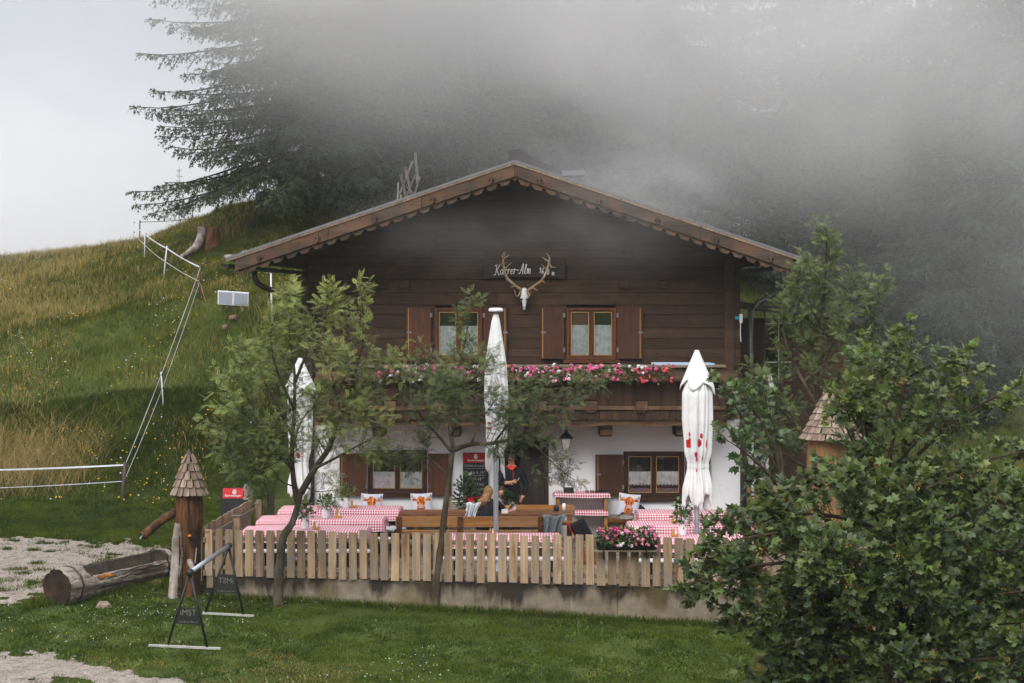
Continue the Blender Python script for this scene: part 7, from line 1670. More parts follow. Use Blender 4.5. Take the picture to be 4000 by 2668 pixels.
def rowan_leaf():
    v = []; f = []; n = 6
    def leaflet(bx, by, ang, l, w):
        c, s_ = math.cos(ang), math.sin(ang); o = len(v)
        for a, b in ((0, 0), (w, l*0.5), (0, l), (-w, l*0.5)): 
            X, Y = a*c + b*s_, -a*s_ + b*c; v.append((bx + X, by + Y, -0.35*(by + Y)**2 - 0.25*abs(bx + X)))
        f.append((o, o + 1, o + 2, o + 3))
    for i in range(n):
        y = 0.2 + 0.66*i/(n - 1); l = 0.34*(1 - 0.35*abs(i/(n - 1) - 0.4))
        leaflet(0, y, 1.1, l, 0.046); leaflet(0, y, -1.1, l, 0.046)
    leaflet(0, 0.9, 0, 0.28, 0.045)
    o = len(v); v.extend([(-0.012, 0, 0), (0.012, 0, 0), (0.006, 0.9, -0.3), (-0.006, 0.9, -0.3)]); f.append((o, o + 1, o + 2, o + 3)); return v, f
def maple_leaf():
    out = [(0, 0.0), (0.26, -0.10), (0.52, 0.10), (0.34, 0.26), (0.62, 0.56), (0.26, 0.55), (0.0, 1.0), (-0.26, 0.55), (-0.62, 0.56), (-0.34, 0.26), (-0.52, 0.10), (-0.26, -0.10)]
    v = [(0, 0.3, 0.06)] + [(a, b, -0.22*abs(a)**1.3 - 0.12*b*b) for a, b in out]; f = [(0, i, i + 1) for i in range(1, 12)] + [(0, 12, 1)]
    o = len(v); v += [(-0.012, -0.45, 0.05), (0.012, -0.45, 0.05), (0.008, 0.05, 0.02), (-0.008, 0.05, 0.02)]; f.append((o, o + 1, o + 2, o + 3)); return v, f
RL, ML = rowan_leaf(), maple_leaf()
def spline(pts, n):
    pts = [Vector(p) for p in pts]; out = []
    for k in range(len(pts) - 1):
        p0, p1, p2, p3 = pts[max(k - 1, 0)], pts[k], pts[k + 1], pts[min(k + 2, len(pts) - 1)]
        for i in range(n): u = i/n; out.append(0.5*((2*p1) + (p2 - p0)*u + (2*p0 - 5*p1 + 4*p2 - p3)*u*u + (3*p1 - p0 - 3*p2 + p3)*u**3))
    out.append(pts[-1]); return out
class Crown:
    def __init__(s, seed): s.r = random.Random(seed); s.tw = MB(); s.pos = []; s.dir = []; s.sz = []; s.tone = []
    def twig(s, p, d, L_, r0, level, spread, up, leaf_gap, lsize, tone):
        """a bending shoot with side shoots; leaves along the outer part"""
        r = s.r; n = 5; pts = [Vector(p)]; dd = Vector(d).normalized()
        for i in range(n):
            dd = (dd + Vector((r.gauss(0, 0.13), r.gauss(0, 0.13), r.gauss(0, 0.1) + up*0.12))).normalized(); pts.append(pts[-1] + dd*L_/n)
        s.tw.tube(pts, [r0*(1 - 0.8*i/n) for i in range(n + 1)], 4 if level else 5, False)
        if level > 0:
            m = max(2, int(L_/spread))
            for k in range(m):
                t = 0.25 + 0.75*(k + r.random())/m; i = min(int(t*n), n - 1); q = pts[i].lerp(pts[i + 1], t*n - i)
                ax_ = (pts[i + 1] - pts[i]).normalized(); side = ax_.orthogonal().normalized(); side.rotate(Matrix.Rotation(r.uniform(0, 6.28), 3, ax_))
                nd = (ax_*0.75 + side*0.85 + Vector((0, 0, 0.18*up))).normalized()
                s.twig(q, nd, L_*r.uniform(0.35, 0.6)*(1.15 - 0.5*t), r0*0.5, level - 1, spread, up, leaf_gap, lsize, tone + r.uniform(-0.15, 0.15))
        g = 0.0 if level == 0 else L_*0.45; l = g; ph = r.uniform(0, 6.28)
        while l < L_*1.0:
            t = l/L_; i = min(int(t*n), n - 1); q = pts[i].lerp(pts[i + 1], t*n - i); ax_ = (pts[i + 1] - pts[i]).normalized()
            side = ax_.orthogonal().normalized(); ph += 2.4; side.rotate(Matrix.Rotation(ph, 3, ax_))
            s.pos.append(q); s.dir.append(ax_*0.5 + side*0.9 + Vector((0, 0, 0.12))); s.sz.append(lsize*r.uniform(0.5, 1.3)); s.tone.append(tone + r.uniform(-0.2, 0.2)); l += leaf_gap*r.uniform(0.7, 1.3)
        s.pos.append(pts[-1]); s.dir.append(dd); s.sz.append(lsize); s.tone.append(tone + 0.15)
def limb_tree(name, label, cat, base, trunk, limbs, seed, bark, leaf, mat, dark, light, par, r_trunk, n_single=300, shade=None, group=None):
    """trunk and limbs laid out in place; shoots and leaves grown from the limbs.  par: twig length, level, spacing, leaf gap, leaf size, up"""
    o = thing(name, label, cat, tuple(base), group, 0, True); c = Crown(seed); r = c.r
    tp = spline(trunk, 5); nT = len(tp)
    MB().tube(tp, [r_trunk*(1.25 if i == 0 else 1)*(1 - 0.5*i/(nT - 1)) for i in range(nT)], 10, True, 0.07, random.Random(seed)).build('trunk', M[bark], o, smooth=True)
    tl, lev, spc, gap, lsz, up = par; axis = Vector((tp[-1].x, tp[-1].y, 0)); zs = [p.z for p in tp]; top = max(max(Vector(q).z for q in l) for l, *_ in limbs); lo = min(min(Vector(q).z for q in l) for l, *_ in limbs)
    lb = MB()
    for L0 in limbs:
        pts = spline(L0[0], 6); r0 = L0[1]; f0 = L0[2] if len(L0) > 2 else 0.25; dens = L0[3] if len(L0) > 3 else 1.0; tsc = L0[4] if len(L0) > 4 else (0.72 if (pts[-1] - pts[0]).normalized().z > 0.85 else 1.0); n = len(pts)
        lb.tube(pts, [max(0.006, r0*(1 - 0.88*i/(n - 1))) for i in range(n)], 7)
        ln = sum((pts[i + 1] - pts[i]).length for i in range(n - 1)); m = int(ln/spc*dens)
        for k in range(m):
            t = f0 + (1 - f0)*(k + r.random())/m; x = t*(n - 1); i = min(int(x), n - 2); q = pts[i].lerp(pts[i + 1], x - i)
            ax_ = (pts[i + 1] - pts[i]).normalized(); side = ax_.orthogonal().normalized(); side.rotate(Matrix.Rotation(r.uniform(0, 6.28), 3, ax_))
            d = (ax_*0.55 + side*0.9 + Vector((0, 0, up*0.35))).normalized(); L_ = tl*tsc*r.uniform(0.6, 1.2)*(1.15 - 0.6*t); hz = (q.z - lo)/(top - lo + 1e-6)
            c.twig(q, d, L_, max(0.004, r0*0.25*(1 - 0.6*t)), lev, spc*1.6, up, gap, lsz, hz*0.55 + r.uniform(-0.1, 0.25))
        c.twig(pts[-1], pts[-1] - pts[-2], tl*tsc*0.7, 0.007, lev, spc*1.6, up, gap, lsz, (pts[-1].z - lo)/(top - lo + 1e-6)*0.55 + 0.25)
    lb.build('limbs', M[bark], o, smooth=True); tw = c.tw.build('twigs', M[bark], o); tw['kind'] = 'stuff'
    rg_ = np.random.default_rng(seed); pos = np.array([tuple(p) for p in c.pos]); dr = np.array([tuple(p) for p in c.dir]); sz = np.array(c.sz); tn = np.clip(np.array(c.tone), 0, 1)
    nr = np.tile([0, -0.25, 1.0], (len(pos), 1)) + rg_.normal(size=(len(pos), 3))*0.38
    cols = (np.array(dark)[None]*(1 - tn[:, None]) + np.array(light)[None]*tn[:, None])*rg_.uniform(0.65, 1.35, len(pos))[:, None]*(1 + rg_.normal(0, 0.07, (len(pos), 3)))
    near = np.argsort(pos[:, 1] + rg_.uniform(0, 0.6, len(pos)))[:n_single]; rest = np.setdiff1d(np.arange(len(pos)), near)
    fo = leaf_cloud('foliage', leaf[0], leaf[1], pos[rest], dr[rest], nr[rest], sz[rest], cols[rest], mat, o); fo['kind'] = 'stuff'
    if n_single:
        var = []
        for k in range(6):
            cc = (np.array(dark)*(1 - k/5) + np.array(light)*(k/5))[None]
            var.append(leaf_cloud('leaf', leaf[0], leaf[1], np.zeros((1, 3)), np.array([[0, 1.0, 0]]), np.array([[0, 0, 1.0]]), np.ones(1), cc, mat, None))
        for i in near:
            d = Vector(dr[i]).normalized(); s_ = d.cross(Vector(nr[i])).normalized(); u = s_.cross(d)
            l = put(var[int(tn[i]*5.99)], 'leaf', o); m = Matrix((s_, d, u)).transposed(); l.location = pos[i]; l.rotation_euler = m.to_euler(); l.scale = (sz[i],)*3
    return o, pos
M['rowan_leaf'] = m_leaf('rowan_leaf', 0.5, 0.3, 0.3); M['maple_leaf'] = m_leaf('maple_leaf', 0.4, 0.3, 0.4); M['needle'] = m_leaf('spruce_needles', 0.6, 0.12, 0.2)
def lp(D, *pp):
    """polyline from (px, py, depth offset)"""
    return [P(a[0], a[1], D + (a[2] if len(a) > 2 else 0)) for a in pp]
# ---- leaning rowan, left
D = 29.45
base = P(1085, 2348, D); base.z = gz1(base.x, D) - 0.05
trunk = [tuple(base)] + lp(D, (1090, 2250), (1097, 2160), (1108, 2095), (1140, 2045), (1160, 1985), (1175, 1925))
limbs = [(lp(D, (1165, 1975), (1148, 1880, 0.1), (1140, 1760, 0.2), (1150, 1600, 0.2), (1150, 1450, 0.3), (1130, 1300, 0.3), (1140, 1160, 0.3)), 0.055, 0.22),
         (lp(D, (1175, 1925), (1230, 1830, -0.1), (1290, 1740, -0.2), (1330, 1610, -0.2), (1380, 1480, -0.3), (1420, 1300, -0.3), (1410, 1145, -0.3)), 0.06, 0.22),
         (lp(D, (1145, 1830, 0.1), (1080, 1770, -0.2), (1020, 1690, -0.4), (960, 1620, -0.5), (890, 1590, -0.6)), 0.035, 0.2),
         (lp(D, (1230, 1830, -0.1), (1310, 1790, -0.5), (1400, 1740, -0.7), (1480, 1700, -0.8)), 0.03, 0.25, 0.8),
         (lp(D, (1140, 1700, 0.2), (1070, 1560, 0.4), (1000, 1440, 0.5), (950, 1400, 0.6)), 0.03, 0.25),
         (lp(D, (1330, 1610, -0.2), (1430, 1560, 0.1), (1500, 1480, 0.3), (1530, 1430, 0.3)), 0.028, 0.2),
         (lp(D, (1150, 1500, 0.3), (1210, 1350, 0.0), (1270, 1220, -0.1), (1290, 1160, -0.1)), 0.03, 0.25),
         (lp(D, (1150, 1600, 0.2), (1080, 1440, -0.3), (1060, 1300, -0.5), (1100, 1150, -0.5)), 0.03, 0.3),
         (lp(D, (1130, 1790, 0.1), (1040, 1840, -0.3), (970, 1820, -0.6), (900, 1760, -0.8)), 0.024, 0.3, 0.9),
         (lp(D, (1290, 1740, -0.2), (1340, 1660, -0.8), (1440, 1640, -1.0)), 0.024, 0.25), (lp(D, (1140, 1760, 0.2), (1180, 1640, 0.8), (1260, 1560, 1.0)), 0.026, 0.3),
         (lp(D, (1080, 1770, -0.2), (1000, 1780, -0.4), (930, 1700, -0.5), (860, 1680, -0.5)), 0.022, 0.25), (lp(D, (1020, 1690, -0.4), (960, 1540, -0.2), (900, 1500, -0.2)), 0.02, 0.2), (lp(D, (1380, 1480, -0.3), (1330, 1330, -0.1), (1330, 1230, 0)), 0.02, 0.25), (lp(D, (1330, 1610, -0.2), (1300, 1480, -0.8), (1260, 1400, -1.0)), 0.02, 0.2), (lp(D, (1190, 1900), (1240, 1920, -0.3), (1300, 1915, -0.5)), 0.016, 0.5, 0.6), (lp(D, (1150, 1900), (1100, 1880, -0.3), (1060, 1830, -0.4)), 0.016, 0.4, 0.6)]
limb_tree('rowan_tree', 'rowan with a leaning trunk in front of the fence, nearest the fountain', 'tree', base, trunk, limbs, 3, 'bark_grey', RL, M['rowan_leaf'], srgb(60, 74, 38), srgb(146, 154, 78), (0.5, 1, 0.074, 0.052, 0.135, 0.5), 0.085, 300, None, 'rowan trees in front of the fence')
# ---- forked rowan, centre
base = P(1700, 2368, D); base.z = gz1(base.x, D) - 0.05
trunk = [tuple(base)] + lp(D, (1708, 2260), (1722, 2130), (1738, 2000), (1752, 1880), (1765, 1790), (1772, 1745))
limbs = [(lp(D, (1768, 1760), (1840, 1735, -0.1), (1930, 1730, -0.2), (2030, 1705, -0.2), (2140, 1640, -0.1), (2230, 1560, 0), (2310, 1500, 0.1)), 0.045, 0.25),
         (lp(D, (1770, 1750), (1755, 1640, 0.1), (1765, 1520, 0.2), (1800, 1400, 0.3), (1825, 1290, 0.3), (1835, 1195, 0.3)), 0.04, 0.2, 1.0),
         (lp(D, (1768, 1770), (1710, 1700, -0.1), (1655, 1640, -0.2), (1610, 1560, -0.3), (1600, 1480, -0.3)), 0.03, 0.2),
         (lp(D, (1750, 1860), (1690, 1800, 0.3), (1630, 1770, 0.5), (1580, 1790, 0.6)), 0.022, 0.3, 0.9), (lp(D, (1760, 1600, 0.2), (1690, 1500, 0.5), (1660, 1420, 0.6)), 0.024, 0.2),
         (lp(D, (1770, 1540, 0.2), (1850, 1480, -0.2), (1900, 1420, -0.4)), 0.024, 0.25), (lp(D, (2030, 1705, -0.2), (2090, 1740, -0.4), (2150, 1800, -0.5), (2210, 1850, -0.5)), 0.02, 0.3, 0.8),
         (lp(D, (1930, 1730, -0.2), (1990, 1650, -0.4), (2050, 1570, -0.5), (2110, 1520, -0.5)), 0.022, 0.25), (lp(D, (1840, 1735, -0.1), (1880, 1640, 0.3), (1930, 1570, 0.5)), 0.022, 0.3), (lp(D, (1765, 1700), (1790, 1600, -0.6), (1750, 1500, -0.8)), 0.022, 0.3, 1.2)]
limb_tree('rowan_tree', 'thin forked rowan in front of the fence, its branch crossing the tall parasol', 'tree', base, trunk, limbs, 12, 'bark_grey', RL, M['rowan_leaf'], srgb(56, 70, 40), srgb(120, 130, 70), (0.48, 1, 0.062, 0.048, 0.125, 0.4), 0.068, 300, None, 'rowan trees in front of the fence')
# broken bark on the forked rowan's foot is part of that trunk's look; a fallen leaf of it lies in the grass
# ---- rowan behind the maple, right
D = 33.2
base = Vector((PX(3230, D), D, gz1(PX(3230, D), D) - 0.05))
trunk = [tuple(base)] + lp(D, (3235, 2100), (3225, 1900), (3215, 1750))
limbs = [(lp(D, (3215, 1750), (3190, 1500), (3210, 1250, 0.2), (3225, 1050, 0.2), (3230, 920, 0.2)), 0.06, 0.2, 1.1), (lp(D, (3215, 1780), (3100, 1650, -0.2), (3010, 1560, -0.3), (2960, 1500, -0.3)), 0.04, 0.2), (lp(D, (3210, 1700), (3320, 1480, 0.3), (3400, 1280, 0.4), (3440, 1120, 0.4)), 0.045, 0.2),
         (lp(D, (3205, 1600), (3090, 1400, 0.4), (3060, 1250, 0.5), (3080, 1140, 0.5)), 0.035, 0.2), (lp(D, (3200, 1450), (3290, 1250, -0.3), (3340, 1100, -0.3)), 0.032, 0.2), (lp(D, (3215, 1850), (3100, 1800, -0.4), (3020, 1740, -0.6), (2960, 1700, -0.6)), 0.03, 0.2), (lp(D, (3230, 1650), (3400, 1500, -0.4), (3500, 1400, -0.4)), 0.035, 0.2), (lp(D, (3215, 1300, 0.2), (3150, 1150, -0.2), (3140, 1050, -0.2)), 0.022, 0.2)]
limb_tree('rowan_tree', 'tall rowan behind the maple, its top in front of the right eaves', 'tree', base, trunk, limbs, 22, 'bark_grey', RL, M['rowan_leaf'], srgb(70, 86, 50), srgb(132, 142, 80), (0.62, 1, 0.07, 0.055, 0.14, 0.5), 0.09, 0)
# ---- the maple that fills the lower right corner
D = 23.0
base = Vector((PX(3480, D), D, gz1(PX(3480, D), D) - 0.1))
trunk = [tuple(base)] + lp(D, (3480, 2600), (3475, 2350), (3460, 2150), (3455, 2050))
def mlimb(*pp, r=0.04, f=0.25, d=1.0):
    tsc = 0.8 if min(q[1] for q in pp) < 1880 else 0.98
    return (lp(D, *pp), r, f, d*(0.95 if tsc < 0.9 else 1.05), tsc)
ML_L = [mlimb((3460, 1950), (3380, 1820, -0.2), (3330, 1690, -0.3), (3310, 1570, -0.3), r=0.028, d=1.1), mlimb((3330, 1720, -0.3), (3290, 1640, -0.4), (3270, 1600, -0.4), r=0.015, d=1.1), mlimb((3460, 2000), (3360, 1920, -0.3), (3280, 1860, -0.4), r=0.025),
        mlimb((3455, 2050), (3465, 1850, 0.1), (3500, 1650, 0.1), (3540, 1480, 0.1), (3560, 1340, 0.1), r=0.045, f=0.2, d=1.1),
        mlimb((3465, 1900), (3580, 1780, 0.2), (3720, 1660, 0.2), (3830, 1580, 0.2), (3920, 1535, 0.2), r=0.035), mlimb((3460, 2000), (3620, 1900, -0.3), (3780, 1820, -0.4), (3930, 1780, -0.4), (4020, 1760, -0.4), r=0.035),
        mlimb((3460, 1950), (3400, 1800, -0.3), (3370, 1660, -0.4), (3360, 1560, -0.4), r=0.03, d=0.8), mlimb((3455, 2080), (3330, 2030, -0.6), (3180, 2010, -0.9), (3060, 2010, -1.0), (2960, 2050, -1.0), r=0.035),
        mlimb((3460, 2150), (3280, 2080, -0.9), (3080, 2080, -1.3), (2920, 2100, -1.5), (2800, 2130, -1.5), r=0.04, d=1.2), mlimb((3465, 2250), (3250, 2200, -1.1), (3030, 2200, -1.6), (2860, 2230, -1.8), (2740, 2270, -1.9), r=0.04, d=1.2),
        mlimb((3470, 2400), (3280, 2330, -1.2), (3090, 2350, -1.7), (2930, 2420, -1.9), r=0.035, d=1.3), mlimb((3475, 2450), (3330, 2430, -1.4), (3150, 2480, -1.8), (3000, 2560, -1.9), r=0.035, d=1.3),
        mlimb((3475, 2550), (3350, 2560, -1.3), (3200, 2600, -1.6), (3060, 2650, -1.7), r=0.035, d=1.3), mlimb((3460, 2150), (3500, 2020, -1.2), (3560, 1930, -1.6), r=0.03, d=1.3), mlimb((3465, 2250), (3560, 2150, -1.4), (3660, 2080, -1.9), r=0.03, d=1.3),
        mlimb((3470, 2350), (3520, 2280, -1.5), (3560, 2240, -2.2), r=0.03, d=1.4), mlimb((3475, 2450), (3430, 2400, -1.5), (3380, 2360, -2.2), r=0.03, d=1.4), mlimb((3475, 2500), (3600, 2470, -1.5), (3740, 2450, -2.0), r=0.03, d=1.4),
        mlimb((3460, 2150), (3640, 2050, -0.6), (3820, 1990, -0.9), (3990, 1960, -1.0), r=0.035, d=1.2), mlimb((3465, 2250), (3680, 2200, -0.9), (3880, 2160, -1.3), (4030, 2130, -1.4), r=0.035, d=1.3), mlimb((3470, 2400), (3720, 2350, -1.1), (3920, 2320, -1.5), (4060, 2300, -1.6), r=0.035, d=1.3),
        mlimb((3475, 2550), (3560, 2560, -1.6), (3700, 2580, -2.0), (3880, 2570, -2.0), r=0.03, d=1.3), mlimb((3455, 2080), (3400, 1990, -1.1), (3330, 1930, -1.6), r=0.028, d=1.2), mlimb((3460, 2100), (3320, 2030, 0.8), (3200, 2000, 1.2), r=0.03), mlimb((3460, 2050), (3600, 2000, 1.0), (3740, 1930, 1.4), r=0.03),
        mlimb((3470, 2300), (3330, 2250, -1.9), (3230, 2200, -2.4), r=0.028, d=1.4), mlimb((3475, 2600), (3480, 2620, -2.0), (3500, 2660, -2.4), r=0.028, d=1.3), mlimb((3475, 2500), (3700, 2480, -0.8), (3900, 2440, -1.0), (4060, 2430, -1.0), r=0.035, d=1.3), mlimb((3475, 2600), (3750, 2620, -1.2), (3950, 2640, -1.5), (4060, 2640, -1.5), r=0.03, d=1.4), mlimb((3465, 2200), (3700, 2120, 0.5), (3900, 2080, 0.8), (4040, 2060, 0.8), r=0.03, d=1.2), mlimb((3455, 2060), (3560, 1950, -0.8), (3680, 1880, -1.0), (3800, 1850, -1.0), r=0.03, d=1.1), mlimb((3465, 1850, 0.1), (3600, 1700, -0.5), (3680, 1580, -0.6), r=0.025), mlimb((3540, 1480, 0.1), (3640, 1420, 0.0), (3700, 1400, 0.0), r=0.015, f=0.3), mlimb((3500, 1650, 0.1), (3420, 1500, 0.2), (3390, 1400, 0.2), r=0.018, f=0.3), mlimb((3720, 1660, 0.2), (3760, 1520, 0.2), (3780, 1450, 0.2), r=0.015, f=0.3)]
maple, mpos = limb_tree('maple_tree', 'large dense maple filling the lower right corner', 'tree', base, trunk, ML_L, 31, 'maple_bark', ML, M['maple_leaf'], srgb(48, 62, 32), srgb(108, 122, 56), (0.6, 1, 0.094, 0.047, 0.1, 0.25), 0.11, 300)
# winged seeds hanging in yellowing bunches
r_ = np.random.default_rng(5); idx = r_.choice(len(mpos), 260, replace=False); c0 = mpos[idx]; nk = 16
kp = np.repeat(c0, nk, 0) + np.stack([r_.normal(0, 0.02, 260*nk), r_.normal(0, 0.02, 260*nk), -np.abs(r_.normal(0.03, 0.04, 260*nk)) - 0.02], 1)
kc = np.array([srgb(176, 148, 62), srgb(150, 146, 66), srgb(186, 130, 58)])[r_.integers(0, 3, 260*nk)]
kv = [(0, 0, 0), (0.3, 0.4, 0), (0.16, 1, 0.05), (-0.12, 0.5, 0)]
so_ = leaf_cloud('seed_bunches', kv, [(0, 1, 2, 3)], kp, r_.normal(size=(len(kp), 3)) + np.array([0, 0, -1.4]), r_.normal(size=(len(kp), 3)), r_.uniform(0.025, 0.04, len(kp)), kc, M['maple_leaf'], maple); so_['kind'] = 'stuff'
# ---- second, smaller maple between it and the house
D = 26.8
base = Vector((PX(3080, D), D, gz1(PX(3080, D), D) - 0.1)); trunk = [tuple(base)] + lp(D, (3085, 2300), (3070, 2050), (3060, 1900))
L2 = [mlimb() for _ in ()]
def m2(*pp, r=0.03, f=0.25, d=1.0): return (lp(D, *pp), r, f, d)
L2 = [m2((3060, 1900), (3020, 1750), (2960, 1620), (2900, 1540), r=0.035), m2((3060, 1920), (2980, 1830, -0.3), (2900, 1760, -0.4), (2840, 1720, -0.4)), m2((3060, 1880), (3040, 1720, 0.2), (3000, 1600, 0.2), (2980, 1500, 0.2)), m2((3050, 1850), (2950, 1700, 0.4), (2880, 1600, 0.5), (2830, 1520, 0.5), d=0.9), m2((3065, 1950), (2990, 1900, 0.2), (2940, 1850, 0.3))]
limb_tree('maple_tree', 'smaller maple in front of the house corner and downpipe', 'tree', base, trunk, L2, 44, 'maple_bark', ML, M['maple_leaf'], srgb(58, 76, 44), srgb(98, 116, 62), (0.4, 1, 0.12, 0.06, 0.1, 0.25), 0.06, 0)

# ------------------------------------------------------------------ spruces
def spruce_data(h, R, seed, fine_to=0.45, gap=0.085, wh=0.3, z0=0.05, lift=0.0):
    """branches in whorls carrying hanging sprays of needles; upper part (above the picture) coarser"""
    r = random.Random(seed); wood = MB(); S0 = []; S1 = []; SL = []; SW = []
    z = h*z0
    while z < h*0.985:
        f = z/h; fine = f < fine_to; nb = 6 if fine else 5; ph = r.uniform(0, 6.28)
        for k in range(nb):
            a = ph + 2*math.pi*k/nb + r.uniform(-0.35, 0.35); L_ = R*(1 - f)**0.8*r.uniform(0.6, 1.12); el = (-0.12 + 0.7*f + lift) + r.uniform(-0.12, 0.12); zz_ = z + r.uniform(-0.12, 0.12)
            d = Vector((math.cos(a), math.sin(a), 0)); n = 8; pts = []
            for i in range(n + 1):
                t = i/n; pts.append(Vector((0, 0, zz_)) + d*(L_*t) + Vector((0, 0, L_*(math.sin(el)*t - 0.30*t*t + 0.17*t**4))) + Vector((-d.y, d.x, 0))*(0.05*L_*math.sin(t*3 + ph)*t))
            wood.tube(pts, [max(0.006, 0.012*L_*(1 - 0.9*i/n) + 0.004) for i in range(n + 1)], 3, False)
            g = gap*2.2 if fine else gap*3.0; l = L_*0.1; side0 = Vector((-d.y, d.x, 0))
            while l < L_:
                t = l/L_; x = t*n; i = min(int(x), n - 1); q = pts[i].lerp(pts[i + 1], x - i); ax_ = (pts[i + 1] - pts[i]).normalized()
                for s in (-1, 1):
                    sl = (0.22 + 0.5*math.sin(math.pi*min(1, t*0.8 + 0.15)))*min(1.25, 0.3 + 0.24*L_)*r.uniform(0.45, 1.2)*(1.05 - 0.45*t)
                    dv = (side0*s*r.uniform(0.55, 1.0) + ax_*r.uniform(0.35, 0.9) + Vector((0, 0, r.uniform(-0.75, 0.12)))).normalized()
                    if not fine:
                        S0.append(tuple(q)); S1.append(tuple(dv)); SL.append(sl*1.1); SW.append(0.09); continue
                    m = max(2, int(sl/(gap*1.35))); pr = dv.cross(Vector((0, 0, 1))).normalized()
                    for k2 in range(m):
                        u = (k2 + 0.5)/m; p2 = q + dv*(sl*u) - Vector((0, 0, 0.28*sl*u*u)); sg = 1 if k2 % 2 else -1
                        for rep in (0, 1):
                            dd = (dv*r.uniform(0.35, 0.9) + pr*sg*(1 if rep else -1)*r.uniform(0.2, 0.9) + Vector((0, 0, r.uniform(-0.75, 0.6)))).normalized()
                            S0.append(tuple(p2)); S1.append(tuple(dd)); SL.append(r.uniform(0.1, 0.24)*(1.1 - 0.4*u)); SW.append(r.uniform(0.018, 0.034))
                    S0.append(tuple(q)); S1.append(tuple(dv)); SL.append(sl*0.9); SW.append(0.02)
                l += g*r.uniform(0.7, 1.3)
            for k2 in range(5):
                S0.append(tuple(pts[-1])); S1.append(tuple(((pts[-1] - pts[-2]).normalized() + Vector((r.gauss(0, 0.4), r.gauss(0, 0.4), r.gauss(0, 0.3)))).normalized())); SL.append(r.uniform(0.1, 0.24)); SW.append(0.03)
        z += wh*(1 if fine else 1.7)*r.uniform(0.8, 1.2)
    wood.tube([(0, 0, -0.4), (0.03, 0.02, h*0.3), (0, 0, h*0.7), (0, 0, h)], [h*0.0125, h*0.0095, h*0.005, 0.02], 9)
    p0 = np.array(S0); d = np.array(S1); L_ = np.array(SL); w = np.array(SW); n = len(p0); rg_ = np.random.default_rng(seed)
    sd_ = np.cross(d, np.tile([0, 0, 1.0], (n, 1)) + rg_.normal(size=(n, 3))*0.5); sd_ /= np.linalg.norm(sd_, axis=1)[:, None] + 1e-9
    up_ = np.cross(sd_, d)
    m = 2; V = []; C = []; 
    dark = np.array(srgb(44, 54, 38)); lite = np.array(srgb(92, 104, 66)); tone = rg_.random(n)[:, None]
    # saw-toothed spray: shoots standing off both sides of the twig and a tip
    for k in range(m):
        t0, t1, t2 = k/m, (k + 0.75)/m, (k + 1.0)/m; sag = lambda t: np.stack([0*L_, 0*L_, -0.35*L_*t*t], 1)
        a = p0 + d*(L_*t0)[:, None] + sag(t0); b = p0 + d*(L_*t1)[:, None] + sag(t1); ww = (w*(1.25 - t0*0.8))[:, None]*rg_.uniform(0.7, 1.6, (n, 1))
        for s in (-1, 1):
            tip = p0 + d*(L_*min(1.1, t0 + 0.55))[:, None] + sag(t2) + sd_*s*ww*1.5 + up_*ww*rg_.uniform(-0.5, 0.5, (n, 1))
            V.append(np.stack([a, b, tip], 1)); cb = dark*(1 - tone*0.6) + lite*tone*0.6; C.append(np.stack([cb*0.9, cb, cb*1.15], 1))
    tip = p0 + d*(L_*1.15)[:, None] + np.stack([0*L_, 0*L_, -0.4*L_], 1); b = p0 + d*(L_*0.75)[:, None] + np.stack([0*L_, 0*L_, -0.2*L_], 1)
    V.append(np.stack([b + sd_*w[:, None]*0.5, b - sd_*w[:, None]*0.5, tip], 1)); cb = dark*(1 - tone*0.8) + lite*tone*0.8; C.append(np.stack([cb, cb, cb*1.2], 1))
    V = np.concatenate(V).reshape(-1, 3); C = np.concatenate(C).reshape(-1, 3)
    nm = np_mesh('needles', V, np.full(len(V)//3, 3), np.arange(len(V)), M['needle'], C)
    return wood.mesh('trunk', M['bark_dark'], True), nm
def cones(parent, h, R, seed, n):
    r = random.Random(seed); me = MB().lathe([(0.006, 0), (0.024, -0.03), (0.02, -0.09), (0.004, -0.13)], (0, 0, 0), 6).mesh('cone', m_plain('spruce_cone', srgb(140, 88, 52), 0.8) if 'cone' not in M else M['cone'])
    return me
SPD = [spruce_data(23, 5.4, 1, 0.33, 0.085, 0.27, 0.05), spruce_data(24, 3.4, 2, 0.36, 0.13, 0.5, 0.14), spruce_data(22, 4.2, 3, 0.45, 0.125, 0.5, 0.04)]
def spruce(label, px, D, var, scale, rz, group, name='spruce_tree', zoff=0.0):
    x = PX(px, D); o = thing(name, label, 'tree', (x, D, gz1(x, D) - 0.1 + zoff), group)
    put(SPD[var][0], 'trunk', o); put(SPD[var][1], 'crown', o); o.rotation_euler = (0, 0, rz); o.scale = (scale,)*3; return o
gF = 'spruces of the misty wood'
